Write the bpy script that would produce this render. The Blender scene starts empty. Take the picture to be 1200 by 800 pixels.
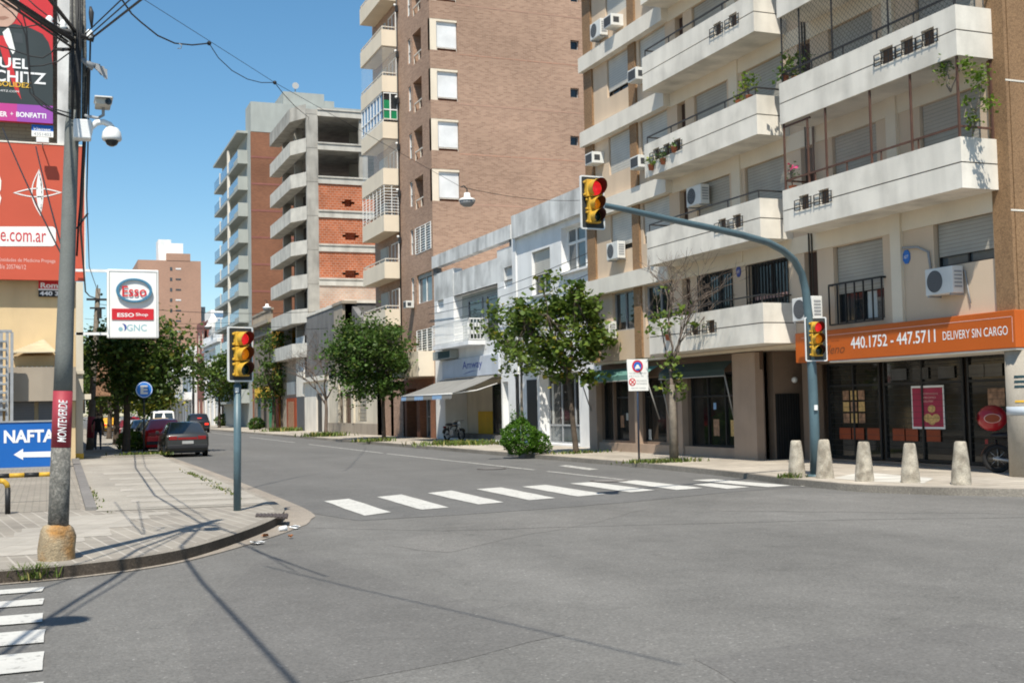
import bpy, bmesh, math, random
from mathutils import Vector, Matrix, noise as mnoise
random.seed(7)
S = bpy.context.scene
COL = S.collection
R = math.radians
# ------------------------------------------------------------ camera
CAMH = 1.75
YAW, PITCH, ROLL = R(21.45), R(3.15), R(-1.15)
FPX = 1390.0
fw = Vector((math.sin(YAW)*math.cos(PITCH), math.cos(YAW)*math.cos(PITCH), math.sin(PITCH)))
_r0 = Vector((math.cos(YAW), -math.sin(YAW), 0)); _u0 = _r0.cross(fw)
rt = _r0*math.cos(ROLL) + _u0*math.sin(ROLL); up = -_r0*math.sin(ROLL) + _u0*math.cos(ROLL)
cd = bpy.data.cameras.new('camera'); cam = bpy.data.objects.new('camera', cd); COL.objects.link(cam)
cam.matrix_world = Matrix(((rt.x, up.x, -fw.x, 0), (rt.y, up.y, -fw.y, 0), (rt.z, up.z, -fw.z, CAMH), (0, 0, 0, 1)))
cd.sensor_width = 36; cd.lens = FPX/1200*36; cd.clip_start = 0.1; cd.clip_end = 4000
S.camera = cam
CPOS = Vector((0, 0, CAMH))
def ray(px, py): return fw*FPX + rt*(px-600) - up*(py-400)
def G(px, py, z=0.0):
    d = ray(px, py); return CPOS + d*((z-CAMH)/d.z)
def onX(px, py, X):
    d = ray(px, py); return CPOS + d*(X/d.x)
def onY(px, py, Y):
    d = ray(px, py); return CPOS + d*(Y/d.y)
# ------------------------------------------------------------ world and sun
SAZ, SEL = R(61.5), R(58.0)          # direction the light travels, measured from +X, and elevation
W = bpy.data.worlds.new('World'); S.world = W; W.use_nodes = True
wn = W.node_tree.nodes; wn.clear()
sky = wn.new('ShaderNodeTexSky'); sky.sky_type = 'NISHITA'; sky.sun_disc = False
sky.sun_elevation = SEL; sky.sun_rotation = math.atan2(-math.cos(SAZ), -math.sin(SAZ)) % (2*math.pi)
sky.air_density = 1.0; sky.dust_density = 0.35; sky.ozone_density = 2.6; sky.altitude = 20
bg = wn.new('ShaderNodeBackground'); bg.inputs[1].default_value = 0.1
wo = wn.new('ShaderNodeOutputWorld')
hs = wn.new('ShaderNodeHueSaturation'); hs.inputs['Saturation'].default_value = 1.2; hs.inputs['Hue'].default_value = 0.49; hs.inputs['Value'].default_value = 1.0
W.node_tree.links.new(sky.outputs[0], hs.inputs['Color']); W.node_tree.links.new(hs.outputs[0], bg.inputs[0]); W.node_tree.links.new(bg.outputs[0], wo.inputs[0])
sl = bpy.data.lights.new('sun', 'SUN'); sl.energy = 4.6; sl.angle = R(0.53); sl.color = (1.0, 0.94, 0.83)
so = bpy.data.objects.new('sun', sl); COL.objects.link(so)
tdir = Vector((math.cos(SAZ)*math.cos(SEL), math.sin(SAZ)*math.cos(SEL), -math.sin(SEL)))
so.rotation_euler = tdir.to_track_quat('-Z', 'Y').to_euler(); so.location = (-20, -30, 60)
S.view_settings.view_transform = 'Standard'; S.view_settings.look = 'None'
S.view_settings.gamma = 1; S.view_settings.exposure = 0.52; S.view_settings.use_curve_mapping = False
S.cycles.filter_width = 1.9; S.cycles.max_bounces = 6; S.cycles.transparent_max_bounces = 8
# ------------------------------------------------------------ materials
MATS = {}
def mat(name, col, rough=0.8, var=0.12, scale=1.5, fine=0.06, fscale=60, bump=0.0, bscale=80, streak=0.0, spec=0.35, metal=0.0,
        tint=None, tscale=0.6, tamt=0.5, emit=0, coat=0.0):
    m = bpy.data.materials.new(name); m.use_nodes = True; MATS[name] = m
    nt = m.node_tree; n = nt.nodes; L = nt.links; b = n['Principled BSDF']
    b.inputs['Roughness'].default_value = rough; b.inputs['Metallic'].default_value = metal
    b.inputs['Specular IOR Level'].default_value = spec
    if coat: b.inputs['Coat Weight'].default_value = coat; b.inputs['Coat Roughness'].default_value = 0.08
    geo = n.new('ShaderNodeNewGeometry'); pos = geo.outputs['Position']
    def noi(sc, det=4, vec=pos):
        t = n.new('ShaderNodeTexNoise'); t.inputs['Scale'].default_value = sc; t.inputs['Detail'].default_value = det
        L.new(vec, t.inputs['Vector']); return t.outputs['Fac']
    def rng(f, lo, hi, a=0.3, z=0.7):
        t = n.new('ShaderNodeMapRange'); t.inputs[1].default_value = a; t.inputs[2].default_value = z
        t.inputs[3].default_value = lo; t.inputs[4].default_value = hi; L.new(f, t.inputs[0]); return t.outputs[0]
    def mul(a, c):
        t = n.new('ShaderNodeMath'); t.operation = 'MULTIPLY'; L.new(a, t.inputs[0]); L.new(c, t.inputs[1]); return t.outputs[0]
    f = rng(noi(scale), 1-var, 1+var)
    if fine: f = mul(f, rng(noi(fscale, 2), 1-fine, 1+fine))
    if streak:
        mp = n.new('ShaderNodeMapping'); mp.inputs['Scale'].default_value = (0.9, 0.9, 0.2); L.new(pos, mp.inputs[0])
        f = mul(f, rng(noi(1.6, 9, mp.outputs[0]), 1-streak, 1.0, 0.32, 0.56))
    rgb = n.new('ShaderNodeRGB'); rgb.outputs[0].default_value = (*col, 1); base = rgb.outputs[0]
    if tint:
        mx = n.new('ShaderNodeMix'); mx.data_type = 'RGBA'; L.new(rng(noi(tscale, 5), 0, tamt, 0.45, 0.65), mx.inputs[0])
        L.new(base, mx.inputs[6]); mx.inputs[7].default_value = (*tint, 1); base = mx.outputs[2]
    vm = n.new('ShaderNodeVectorMath'); vm.operation = 'SCALE'; L.new(base, vm.inputs[0]); L.new(f, vm.inputs['Scale'])
    L.new(vm.outputs[0], b.inputs['Base Color'])
    if bump:
        bp = n.new('ShaderNodeBump'); bp.inputs['Strength'].default_value = bump; bp.inputs['Distance'].default_value = 0.02
        L.new(noi(bscale, 3), bp.inputs['Height']); L.new(bp.outputs[0], b.inputs['Normal'])
    if emit:
        L.new(vm.outputs[0], b.inputs['Emission Color']); b.inputs['Emission Strength'].default_value = emit
    return m
def uvec(m):
    """(u, z) wall coordinates from world position: u = Y on walls facing X, X on walls facing Y"""
    n = m.node_tree.nodes; L = m.node_tree.links
    g = n.new('ShaderNodeNewGeometry'); sp = n.new('ShaderNodeSeparateXYZ'); L.new(g.outputs['Position'], sp.inputs[0])
    sn = n.new('ShaderNodeSeparateXYZ'); L.new(g.outputs['True Normal'], sn.inputs[0])
    ab = n.new('ShaderNodeMath'); ab.operation = 'ABSOLUTE'; L.new(sn.outputs[0], ab.inputs[0])
    gt = n.new('ShaderNodeMath'); gt.operation = 'GREATER_THAN'; gt.inputs[1].default_value = 0.5; L.new(ab.outputs[0], gt.inputs[0])
    mx = n.new('ShaderNodeMix'); L.new(gt.outputs[0], mx.inputs[0]); L.new(sp.outputs[0], mx.inputs[2]); L.new(sp.outputs[1], mx.inputs[3])
    c = n.new('ShaderNodeCombineXYZ'); L.new(mx.outputs[0], c.inputs[0]); L.new(sp.outputs[2], c.inputs[1])
    return c.outputs[0], g
def pattern(name, c1, c2, mortar, bw, bh, ms, rough=0.85, var=0.2, vscale=0.5, flat=False, bump=0.4, offset=0.5, rot=0.0, grime=None):
    """bricks, pavers or tiles"""
    m = bpy.data.materials.new(name); m.use_nodes = True; MATS[name] = m
    nt = m.node_tree; n = nt.nodes; L = nt.links; b = n['Principled BSDF']
    b.inputs['Roughness'].default_value = rough; b.inputs['Specular IOR Level'].default_value = 0.25
    if flat:
        g = n.new('ShaderNodeNewGeometry'); vec = g.outputs['Position']
        if rot:
            mp = n.new('ShaderNodeMapping'); mp.inputs['Rotation'].default_value = (0, 0, rot); L.new(vec, mp.inputs[0]); vec = mp.outputs[0]
        pos = g.outputs['Position']
    else:
        vec, g = uvec(m); pos = g.outputs['Position']
    t = n.new('ShaderNodeTexBrick'); t.offset = offset; L.new(vec, t.inputs['Vector'])
    t.inputs['Color1'].default_value = (*c1, 1); t.inputs['Color2'].default_value = (*c2, 1); t.inputs['Mortar'].default_value = (*mortar, 1)
    t.inputs['Scale'].default_value = 1; t.inputs['Brick Width'].default_value = bw; t.inputs['Row Height'].default_value = bh
    t.inputs['Mortar Size'].default_value = ms; t.inputs['Mortar Smooth'].default_value = 0.2; t.inputs['Bias'].default_value = -0.1
    no = n.new('ShaderNodeTexNoise'); no.inputs['Scale'].default_value = vscale; no.inputs['Detail'].default_value = 6; L.new(pos, no.inputs['Vector'])
    mr = n.new('ShaderNodeMapRange'); mr.inputs[1].default_value = 0.3; mr.inputs[2].default_value = 0.7
    mr.inputs[3].default_value = 1-var; mr.inputs[4].default_value = 1+var; L.new(no.outputs['Fac'], mr.inputs[0])
    n2 = n.new('ShaderNodeTexNoise'); n2.inputs['Scale'].default_value = 7; n2.inputs['Detail'].default_value = 4
    mp2 = n.new('ShaderNodeMapping'); mp2.inputs['Scale'].default_value = (0.5, 0.5, 1.0) if flat else (0.5, 0.5, 15.0); L.new(pos, mp2.inputs[0]); L.new(mp2.outputs[0], n2.inputs['Vector'])
    mr2 = n.new('ShaderNodeMapRange'); mr2.inputs[1].default_value = 0.3; mr2.inputs[2].default_value = 0.7
    mr2.inputs[3].default_value = 1-var*0.6; mr2.inputs[4].default_value = 1+var*0.6; L.new(n2.outputs['Fac'], mr2.inputs[0])
    mm = n.new('ShaderNodeMath'); mm.operation = 'MULTIPLY'; L.new(mr.outputs[0], mm.inputs[0]); L.new(mr2.outputs[0], mm.inputs[1])
    src = t.outputs['Color']
    if grime:
        n3 = n.new('ShaderNodeTexNoise'); n3.inputs['Scale'].default_value = 0.35; n3.inputs['Detail'].default_value = 8; L.new(pos, n3.inputs['Vector'])
        r3 = n.new('ShaderNodeMapRange'); r3.inputs[1].default_value = 0.45; r3.inputs[2].default_value = 0.7; r3.inputs[4].default_value = 0.6; L.new(n3.outputs['Fac'], r3.inputs[0])
        mx = n.new('ShaderNodeMix'); mx.data_type = 'RGBA'; L.new(r3.outputs[0], mx.inputs[0]); L.new(src, mx.inputs[6]); mx.inputs[7].default_value = (*grime, 1); src = mx.outputs[2]
    vm = n.new('ShaderNodeVectorMath'); vm.operation = 'SCALE'; L.new(src, vm.inputs[0]); L.new(mm.outputs[0], vm.inputs['Scale'])
    L.new(vm.outputs[0], b.inputs['Base Color'])
    if bump:
        bp = n.new('ShaderNodeBump'); bp.inputs['Strength'].default_value = bump; bp.inputs['Distance'].default_value = 0.006; bp.invert = True
        L.new(t.outputs['Fac'], bp.inputs['Height']); L.new(bp.outputs[0], b.inputs['Normal'])
    return m
def slats(name, col, pitch=0.055, rough=0.55, depth=0.5):
    """roller shutter: curved slats, dark joints"""
    m = bpy.data.materials.new(name); m.use_nodes = True; MATS[name] = m
    n = m.node_tree.nodes; L = m.node_tree.links; b = n['Principled BSDF']; b.inputs['Roughness'].default_value = rough
    g = n.new('ShaderNodeNewGeometry'); sp = n.new('ShaderNodeSeparateXYZ'); L.new(g.outputs['Position'], sp.inputs[0])
    dv = n.new('ShaderNodeMath'); dv.operation = 'DIVIDE'; dv.inputs[1].default_value = pitch; L.new(sp.outputs[2], dv.inputs[0])
    fr = n.new('ShaderNodeMath'); fr.operation = 'FRACT'; L.new(dv.outputs[0], fr.inputs[0])
    pp = n.new('ShaderNodeMath'); pp.operation = 'PINGPONG'; pp.inputs[1].default_value = 0.5; L.new(fr.outputs[0], pp.inputs[0])
    mr = n.new('ShaderNodeMapRange'); mr.inputs[1].default_value = 0.0; mr.inputs[2].default_value = 0.1; mr.inputs[3].default_value = 0.45; L.new(pp.outputs[0], mr.inputs[0])
    no = n.new('ShaderNodeTexNoise'); no.inputs['Scale'].default_value = 1.2; no.inputs['Detail'].default_value = 5; L.new(g.outputs['Position'], no.inputs['Vector'])
    m2 = n.new('ShaderNodeMapRange'); m2.inputs[1].default_value = 0.3; m2.inputs[2].default_value = 0.7; m2.inputs[3].default_value = 0.86; m2.inputs[4].default_value = 1.08; L.new(no.outputs['Fac'], m2.inputs[0])
    mu = n.new('ShaderNodeMath'); mu.operation = 'MULTIPLY'; L.new(mr.outputs[0], mu.inputs[0]); L.new(m2.outputs[0], mu.inputs[1])
    vm = n.new('ShaderNodeVectorMath'); vm.operation = 'SCALE'; vm.inputs[0].default_value = col; L.new(mu.outputs[0], vm.inputs['Scale']); L.new(vm.outputs[0], b.inputs['Base Color'])
    bp = n.new('ShaderNodeBump'); bp.inputs['Strength'].default_value = depth; bp.inputs['Distance'].default_value = 0.01; L.new(pp.outputs[0], bp.inputs['Height']); L.new(bp.outputs[0], b.inputs['Normal'])
    return m
def leafmat(name, dark, light, extra=None, exf=0.12):
    m = bpy.data.materials.new(name); m.use_nodes = True; MATS[name] = m
    n = m.node_tree.nodes; L = m.node_tree.links; b = n['Principled BSDF']
    b.inputs['Roughness'].default_value = 0.5; b.inputs['Specular IOR Level'].default_value = 0.3
    g = n.new('ShaderNodeNewGeometry'); cr = n.new('ShaderNodeValToRGB'); L.new(g.outputs['Random Per Island'], cr.inputs[0])
    e = cr.color_ramp.elements; e[0].color = (*dark, 1); e[1].color = (*light, 1); e[1].position = 1-exf if extra else 1
    if extra:
        k = e.new(1.0-exf+0.01); k.color = (*extra, 1)
    L.new(cr.outputs[0], b.inputs['Base Color'])
    tr = n.new('ShaderNodeBsdfTranslucent'); L.new(cr.outputs[0], tr.inputs[0]); ms = n.new('ShaderNodeMixShader'); ms.inputs[0].default_value = 0.38
    L.new(b.outputs[0], ms.inputs[1]); L.new(tr.outputs[0], ms.inputs[2]); L.new(ms.outputs[0], n['Material Output'].inputs[0])
    return m
def glassy(name, col, rough=0.08, spec=0.6, var=0.5, vs=0.9):
    m = mat(name, col, rough=rough, var=var, scale=vs, fine=0, spec=spec); return m
def clear(name, tintc, alpha):
    """a clear pane or netting: partly transparent"""
    m = bpy.data.materials.new(name); m.use_nodes = True; MATS[name] = m
    b = m.node_tree.nodes['Principled BSDF']; b.inputs['Base Color'].default_value = (*tintc, 1); b.inputs['Alpha'].default_value = alpha
    b.inputs['Roughness'].default_value = 0.2; return m
# ------------------------------------------------------------ mesh builder
def FX(X): return lambda u, n, z: (X-n, u, z)        # facade facing -X : u runs along Y
def FY(Y): return lambda u, n, z: (u, Y-n, z)        # facade facing -Y : u runs along X
SPLIT_PARTS = {'post', 'column', 'seat_back', 'inside_light', 'pier', 'bracket', 'vent', 'joint', 'drain_pipe', 'pilaster', 'folding_arm', 'sill', 'tread', 'beam_post', 'insulator', 'crossarm', 'conduit', 'loggia_slab', 'edge_beam', 'inner_wall', 'divider', 'cornice', 'ledge', 'green_blind', 'stems', 'roof_tank', 'wheel_arch', 'rim_line', 'border_line', 'shutter', 'fascia', 'lintel', 'menu_board', 'plank', 'tank_house'}
class MB:
    def __init__(s, T=None): s.v = []; s.f = []; s.m = []; s.T = T; s.sm = []
    def pt(s, p):
        s.v.append(s.T(*p) if s.T else tuple(p)); return len(s.v)-1
    def face(s, pts, mi=0, smooth=False):
        s.f.append([s.pt(p) for p in pts]); s.m.append(mi); s.sm.append(smooth)
    def fi(s, idx, mi=0, smooth=False): s.f.append(list(idx)); s.m.append(mi); s.sm.append(smooth)
    def box(s, a0, a1, b0, b1, c0, c1, mi=0):
        i = [s.pt(p) for p in ((a0,b0,c0),(a1,b0,c0),(a1,b1,c0),(a0,b1,c0),(a0,b0,c1),(a1,b0,c1),(a1,b1,c1),(a0,b1,c1))]
        for q in ((3,2,1,0),(4,5,6,7),(0,1,5,4),(1,2,6,5),(2,3,7,6),(3,0,4,7)): s.fi([i[k] for k in q], mi)
        return s
    def prism(s, poly, lo, hi, mi=0, axis=2):
        """polygon (list of 2-tuples) extruded along axis 0, 1 or 2 of the builder's own coordinates"""
        def P(a, h): return (h, a[0], a[1]) if axis == 0 else ((a[0], h, a[1]) if axis == 1 else (a[0], a[1], h))
        A = [s.pt(P(a, lo)) for a in poly]; B = [s.pt(P(a, hi)) for a in poly]; k = len(poly)
        s.fi(A[::-1], mi); s.fi(B, mi)
        for i in range(k): s.fi((A[i], A[(i+1) % k], B[(i+1) % k], B[i]), mi)
        return s
    def tube(s, pts, rad, n=8, mi=0, caps=True, smooth=True):
        pts = [Vector(p) for p in pts]; k = len(pts); rings = []
        if not isinstance(rad, (list, tuple)): rad = [rad]*k
        ref = None
        for i, p in enumerate(pts):
            d = (pts[min(i+1, k-1)]-pts[max(i-1, 0)]).normalized()
            if ref is None: ref = Vector((0, 0, 1)) if abs(d.z) < 0.9 else Vector((1, 0, 0))
            a = d.cross(ref)
            if a.length < 1e-4: a = d.cross(Vector((0.3, 1, 0.2)))
            a.normalize(); b = a.cross(d)
            ref = b
            rings.append([s.pt(p + (a*math.cos(2*math.pi*j/n)+b*math.sin(2*math.pi*j/n))*rad[i]) for j in range(n)])
        for i in range(k-1):
            for j in range(n): s.fi((rings[i][j], rings[i][(j+1) % n], rings[i+1][(j+1) % n], rings[i+1][j]), mi, smooth)
        if caps: s.fi(rings[0][::-1], mi); s.fi(rings[-1], mi)
        return s
    def lathe(s, prof, c=(0, 0, 0), n=20, mi=0, smooth=True, axis=2):
        """profile of (radius, height) turned round an axis through c"""
        rings = []
        for (r, h) in prof:
            q = []
            for j in range(n):
                a = 2*math.pi*j/n; x, y = r*math.cos(a), r*math.sin(a)
                p = (x, y, h) if axis == 2 else ((x, h, y) if axis == 1 else (h, x, y))
                q.append(s.pt((c[0]+p[0], c[1]+p[1], c[2]+p[2])))
            rings.append(q)
        for i in range(len(rings)-1):
            for j in range(n): s.fi((rings[i][j], rings[i][(j+1) % n], rings[i+1][(j+1) % n], rings[i+1][j]), mi, smooth)
        s.fi(rings[0][::-1], mi); s.fi(rings[-1], mi)
        return s
    def ball(s, c, r, n=10, mi=0, sq=(1, 1, 1), jit=0):
        prof = []; rows = max(5, n//2)
        rings = []
        for i in range(1, rows):
            t = math.pi*i/rows; q = []
            for j in range(n):
                a = 2*math.pi*j/n; k = 1+random.uniform(-jit, jit)
                q.append(s.pt((c[0]+r*sq[0]*k*math.sin(t)*math.cos(a), c[1]+r*sq[1]*k*math.sin(t)*math.sin(a), c[2]+r*sq[2]*k*math.cos(t))))
            rings.append(q)
        top = s.pt((c[0], c[1], c[2]+r*sq[2])); bot = s.pt((c[0], c[1], c[2]-r*sq[2]))
        for i in range(len(rings)-1):
            for j in range(n): s.fi((rings[i][j], rings[i][(j+1) % n], rings[i+1][(j+1) % n], rings[i+1][j]), mi, True)
        for j in range(n):
            s.fi((top, rings[0][j], rings[0][(j+1) % n]), mi, True); s.fi((bot, rings[-1][(j+1) % n], rings[-1][j]), mi, True)
        return s
    def wall(s, u0, u1, z0, z1, holes, depth=0.25, mi=0, mir=None, n=0.0):
        """a wall sheet at offset n with recessed openings (u0,u1,z0,z1[,depth]): front, reveals, backs and rim"""
        mir = mi if mir is None else mir
        us = sorted({u0, u1, *[h[0] for h in holes], *[h[1] for h in holes]}); zs = sorted({z0, z1, *[h[2] for h in holes], *[h[3] for h in holes]})
        us = [u for u in us if u0 <= u <= u1]; zs = [z for z in zs if z0 <= z <= z1]
        for i in range(len(us)-1):
            for j in range(len(zs)-1):
                cu, cz = (us[i]+us[i+1])/2, (zs[j]+zs[j+1])/2
                if any(h[0] < cu < h[1] and h[2] < cz < h[3] for h in holes): continue
                s.face(((us[i], n, zs[j]), (us[i+1], n, zs[j]), (us[i+1], n, zs[j+1]), (us[i], n, zs[j+1])), mi)
        for h in holes:
            a, b, c, d = h[:4]; e = n-(h[4] if len(h) > 4 else depth)
            s.face(((a, n, c), (a, n, d), (a, e, d), (a, e, c)), mir); s.face(((b, n, c), (b, n, d), (b, e, d), (b, e, c)), mir)
            s.face(((a, n, d), (b, n, d), (b, e, d), (a, e, d)), mir); s.face(((a, n, c), (b, n, c), (b, e, c), (a, e, c)), mir)
            s.face(((a, e, c), (b, e, c), (b, e, d), (a, e, d)), mir)
        return s
    def islands(s):
        par = list(range(len(s.v)))
        def find(a):
            while par[a] != a: par[a] = par[par[a]]; a = par[a]
            return a
        for f in s.f:
            for k in f[1:]: par[find(k)] = find(f[0])
        g = {}
        for i, f in enumerate(s.f): g.setdefault(find(f[0]), []).append(i)
        return list(g.values())
    def build(s, name, mats, parent=None, bevel=0.0, recalc=True):
        if name in SPLIT_PARTS and parent is not None:
            isl = s.islands()
            if 1 < len(isl) <= 100:
                first = None
                for fs in isl:
                    q = MB(); mp = {}
                    for i in fs:
                        for k in s.f[i]:
                            if k not in mp: mp[k] = len(q.v); q.v.append(s.v[k])
                        q.f.append([mp[k] for k in s.f[i]]); q.m.append(s.m[i]); q.sm.append(s.sm[i])
                    o = q.build_one(name, mats, parent, bevel, recalc); first = first or o
                return first
        return s.build_one(name, mats, parent, bevel, recalc)
    def build_one(s, name, mats, parent=None, bevel=0.0, recalc=True):
        me = bpy.data.meshes.new(name)
        off = parent_loc(parent)
        me.from_pydata([(x-off[0], y-off[1], z-off[2]) for x, y, z in s.v], [], s.f)
        if not isinstance(mats, (list, tuple)): mats = [mats]
        for m in mats: me.materials.append(MATS[m] if isinstance(m, str) else m)
        me.polygons.foreach_set('material_index', s.m); me.polygons.foreach_set('use_smooth', s.sm)
        me.update()
        if recalc:
            bm = bmesh.new(); bm.from_mesh(me); bmesh.ops.recalc_face_normals(bm, faces=bm.faces); bm.to_mesh(me); bm.free()
        o = bpy.data.objects.new(name, me); COL.objects.link(o)
        if parent is not None: o.parent = parent
        if bevel:
            md = o.modifiers.new('bevel', 'BEVEL'); md.width = bevel; md.segments = 2; md.limit_method = 'ANGLE'
        return o
LOC = {}
def parent_loc(p):
    x = y = z = 0.0
    while p is not None:
        x += p.location.x; y += p.location.y; z += p.location.z; p = p.parent
    return (x, y, z)
def tag(o, label, cat, group=None):
    o['label'] = label; o['category'] = cat
    if group: o['group'] = group
    return o
def thing(name, label, cat, loc=(0, 0, 0), group=None, rz=0.0):
    o = bpy.data.objects.new(name, None); COL.objects.link(o); o.location = loc; o.rotation_euler = (0, 0, rz); o.empty_display_size = 0.2
    return tag(o, label, cat, group)
def struct(mb, name, mats, label=None):
    o = mb.build(name, mats); o['kind'] = 'structure'
    if label: o['label'] = label
    return o
def dup(root, loc, rz=0.0, label=None, group=None):
    c = root.copy(); COL.objects.link(c); c.location = loc; c.rotation_euler = (0, 0, rz)
    if label: c['label'] = label
    if group: c['group'] = group
    def rec(a, b):
        for ch in a.children:
            d = ch.copy(); COL.objects.link(d); d.parent = b; rec(ch, d)
    rec(root, c); return c
FONT_CACHE = {}
def text(s, origin, u, v, w=None, h=None, mats='white_letter', parent=None, name='lettering', bold=0.0, shear=0.0, depth=0.004, align='L', mb=None, mi=0, lift=0.004, stretch=None, spacing=1.0):
    """lettering as flat raised mesh; origin is the lower left corner, u the reading direction, v up"""
    cu = bpy.data.curves.new('t', 'FONT'); cu.body = s; cu.size = 1; cu.offset = bold; cu.shear = shear; cu.resolution_u = 3; cu.space_character = spacing
    o = bpy.data.objects.new('t', cu); COL.objects.link(o)
    dg = bpy.context.evaluated_depsgraph_get(); dg.update()
    me = bpy.data.meshes.new_from_object(o.evaluated_get(dg))
    vs = [tuple(q.co) for q in me.vertices]; fs = [list(p.vertices) for p in me.polygons]
    bpy.data.objects.remove(o); bpy.data.curves.remove(cu); bpy.data.meshes.remove(me)
    x0 = min(a[0] for a in vs); x1 = max(a[0] for a in vs); y0 = min(a[1] for a in vs); y1 = max(a[1] for a in vs)
    sy = h/(y1-y0) if h else w/(x1-x0)
    sx = w/(x1-x0) if w else sy
    u = Vector(u).normalized(); v = Vector(v).normalized(); n = u.cross(v); O = Vector(origin)
    tx = -((x1-x0)*sx)/2 if align == 'C' else 0
    own = mb is None
    if own: mb = MB()
    idx = [mb.pt(tuple(O + u*((a[0]-x0)*sx+tx) + v*((a[1]-y0)*sy) + n*lift)) for a in vs]
    for f in fs: mb.fi([idx[k] for k in f], mi)
    if own: return mb.build(name, mats, parent)
def disc(mb, c, u, v, rx, ry, mi=0, n=28, lift=0.0, r0=0.0):
    u = Vector(u).normalized(); v = Vector(v).normalized(); nn = u.cross(v); c = Vector(c)+nn*lift
    out = [mb.pt(tuple(c+u*rx*math.cos(2*math.pi*k/n)+v*ry*math.sin(2*math.pi*k/n))) for k in range(n)]
    if r0:
        inn = [mb.pt(tuple(c+u*rx*r0*math.cos(2*math.pi*k/n)+v*ry*r0*math.sin(2*math.pi*k/n))) for k in range(n)]
        for k in range(n): mb.fi((out[k], out[(k+1) % n], inn[(k+1) % n], inn[k]), mi)
    else: mb.fi(out, mi)
def flat(mb, c, u, v, pts, mi=0, lift=0.0):
    u = Vector(u).normalized(); v = Vector(v).normalized(); nn = u.cross(v); c = Vector(c)+nn*lift
    mb.fi([mb.pt(tuple(c+u*a+v*b)) for a, b in pts], mi)
# ------------------------------------------------------------ palette
mat('concrete', (0.36, 0.34, 0.30), 0.9, 0.15, 1.2, 0.1, 50, 0.25, 60, streak=0.25)
mat('concrete_light', (0.52, 0.50, 0.45), 0.9, 0.12, 1.2, 0.08, 50, 0.2, 60, streak=0.2)
mat('concrete_raw', (0.37, 0.355, 0.32), 0.9, 0.2, 0.9, 0.08, 30, 0.2, 30, streak=0.3)
mat('bollard_concrete', (0.43, 0.385, 0.31), 0.95, 0.25, 6, 0.25, 60, 0.9, 70, tint=(0.20, 0.17, 0.13), tscale=5, tamt=0.75)
mat('pole_concrete', (0.155, 0.165, 0.155), 0.85, 0.15, 3, 0.1, 60, 0.25, 60, streak=0.2)
mat('pole_foot', (0.30, 0.235, 0.15), 0.95, 0.25, 6, 0.2, 50, 0.8, 40, tint=(0.33, 0.15, 0.03), tscale=4, tamt=0.8)
mat('pole_peel', (0.115, 0.112, 0.10), 0.8, 0.3, 14, 0.2, 60, 0.3, 60, tint=(0.40, 0.37, 0.32), tscale=30, tamt=0.28)
mat('red_band', (0.30, 0.035, 0.05), 0.6, 0.12, 5, 0.05)
mat('cream_wall', (0.61, 0.475, 0.345), 0.9, 0.05, 0.8, 0.03, 40, 0.1, 120, streak=0.08)
mat('cream_paint', (0.70, 0.61, 0.48), 0.85, 0.05, 0.8, 0.03, 40, 0.1, 120, streak=0.06)
mat('offwhite', (0.74, 0.69, 0.60), 0.85, 0.06, 0.9, 0.03, 40, 0.12, 100, streak=0.14)
mat('balcony_white', (0.76, 0.715, 0.63), 0.85, 0.06, 0.9, 0.03, 40, 0.15, 100, streak=0.20, tint=(0.48, 0.45, 0.39), tscale=1.3, tamt=0.4)
mat('white_wall', (0.80, 0.80, 0.79), 0.85, 0.05, 0.7, 0.03, 40, 0.15, 80, streak=0.10, tint=(0.5, 0.5, 0.48), tscale=0.8, tamt=0.25)
mat('stained_white', (0.70, 0.70, 0.68), 0.9, 0.1, 0.8, 0.05, 40, 0.2, 80, streak=0.35, tint=(0.3, 0.3, 0.29), tscale=0.9, tamt=0.5)
mat('granite', (0.265, 0.16, 0.082), 0.75, 0.10, 1.5, 0.42, 55, 0.2, 60, tint=(0.16, 0.09, 0.045), tscale=18, tamt=0.6)
mat('granite_dark', (0.21, 0.15, 0.11), 0.5, 0.10, 1.5, 0.2, 80)
mat('granite_pale', (0.37, 0.27, 0.20), 0.5, 0.08, 1.5, 0.15, 90, streak=0.1)
mat('brown_fascia', (0.12, 0.075, 0.05), 0.7, 0.1)
mat('brown_door', (0.055, 0.028, 0.02), 0.6, 0.1)
mat('groove', (0.10, 0.095, 0.09), 0.9, 0.1)
mat('yellow_wall', (0.62, 0.47, 0.27), 0.9, 0.07, 0.4, 0.04, 40, 0.15, 60, streak=0.14, tint=(0.50, 0.38, 0.24), tscale=0.5, tamt=0.4)
mat('ochre_wall', (0.60, 0.31, 0.03), 0.9, 0.2, 0.5, 0.05, 30, streak=0.25)
mat('beige_wall', (0.60, 0.54, 0.43), 0.9, 0.1, 0.6, 0.05, 40, 0.15, 60, streak=0.12)
mat('grey_wall', (0.17, 0.165, 0.16), 0.9, 0.15, 0.6, 0.08, 40, streak=0.3)
mat('taupe_wall', (0.34, 0.29, 0.23), 0.9, 0.1, 0.6, 0.05, 40, streak=0.15)
mat('greygreen', (0.36, 0.38, 0.355), 0.8, 0.06, 0.7, 0.03, 40, streak=0.1)
mat('old_dark', (0.20, 0.17, 0.14), 0.9, 0.25, 1.0, 0.1, 40, streak=0.4)
mat('wine_wall', (0.25, 0.10, 0.08), 0.9, 0.1)
mat('pale_brown', (0.44, 0.33, 0.27), 0.9, 0.1, 0.6)
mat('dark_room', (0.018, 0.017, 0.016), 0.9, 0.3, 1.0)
mat('dim_room', (0.075, 0.068, 0.06), 0.9, 0.3, 1.0)
mat('black_metal', (0.018, 0.018, 0.018), 0.5, 0.1)
mat('dark_frame', (0.035, 0.033, 0.032), 0.5, 0.1)
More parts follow.
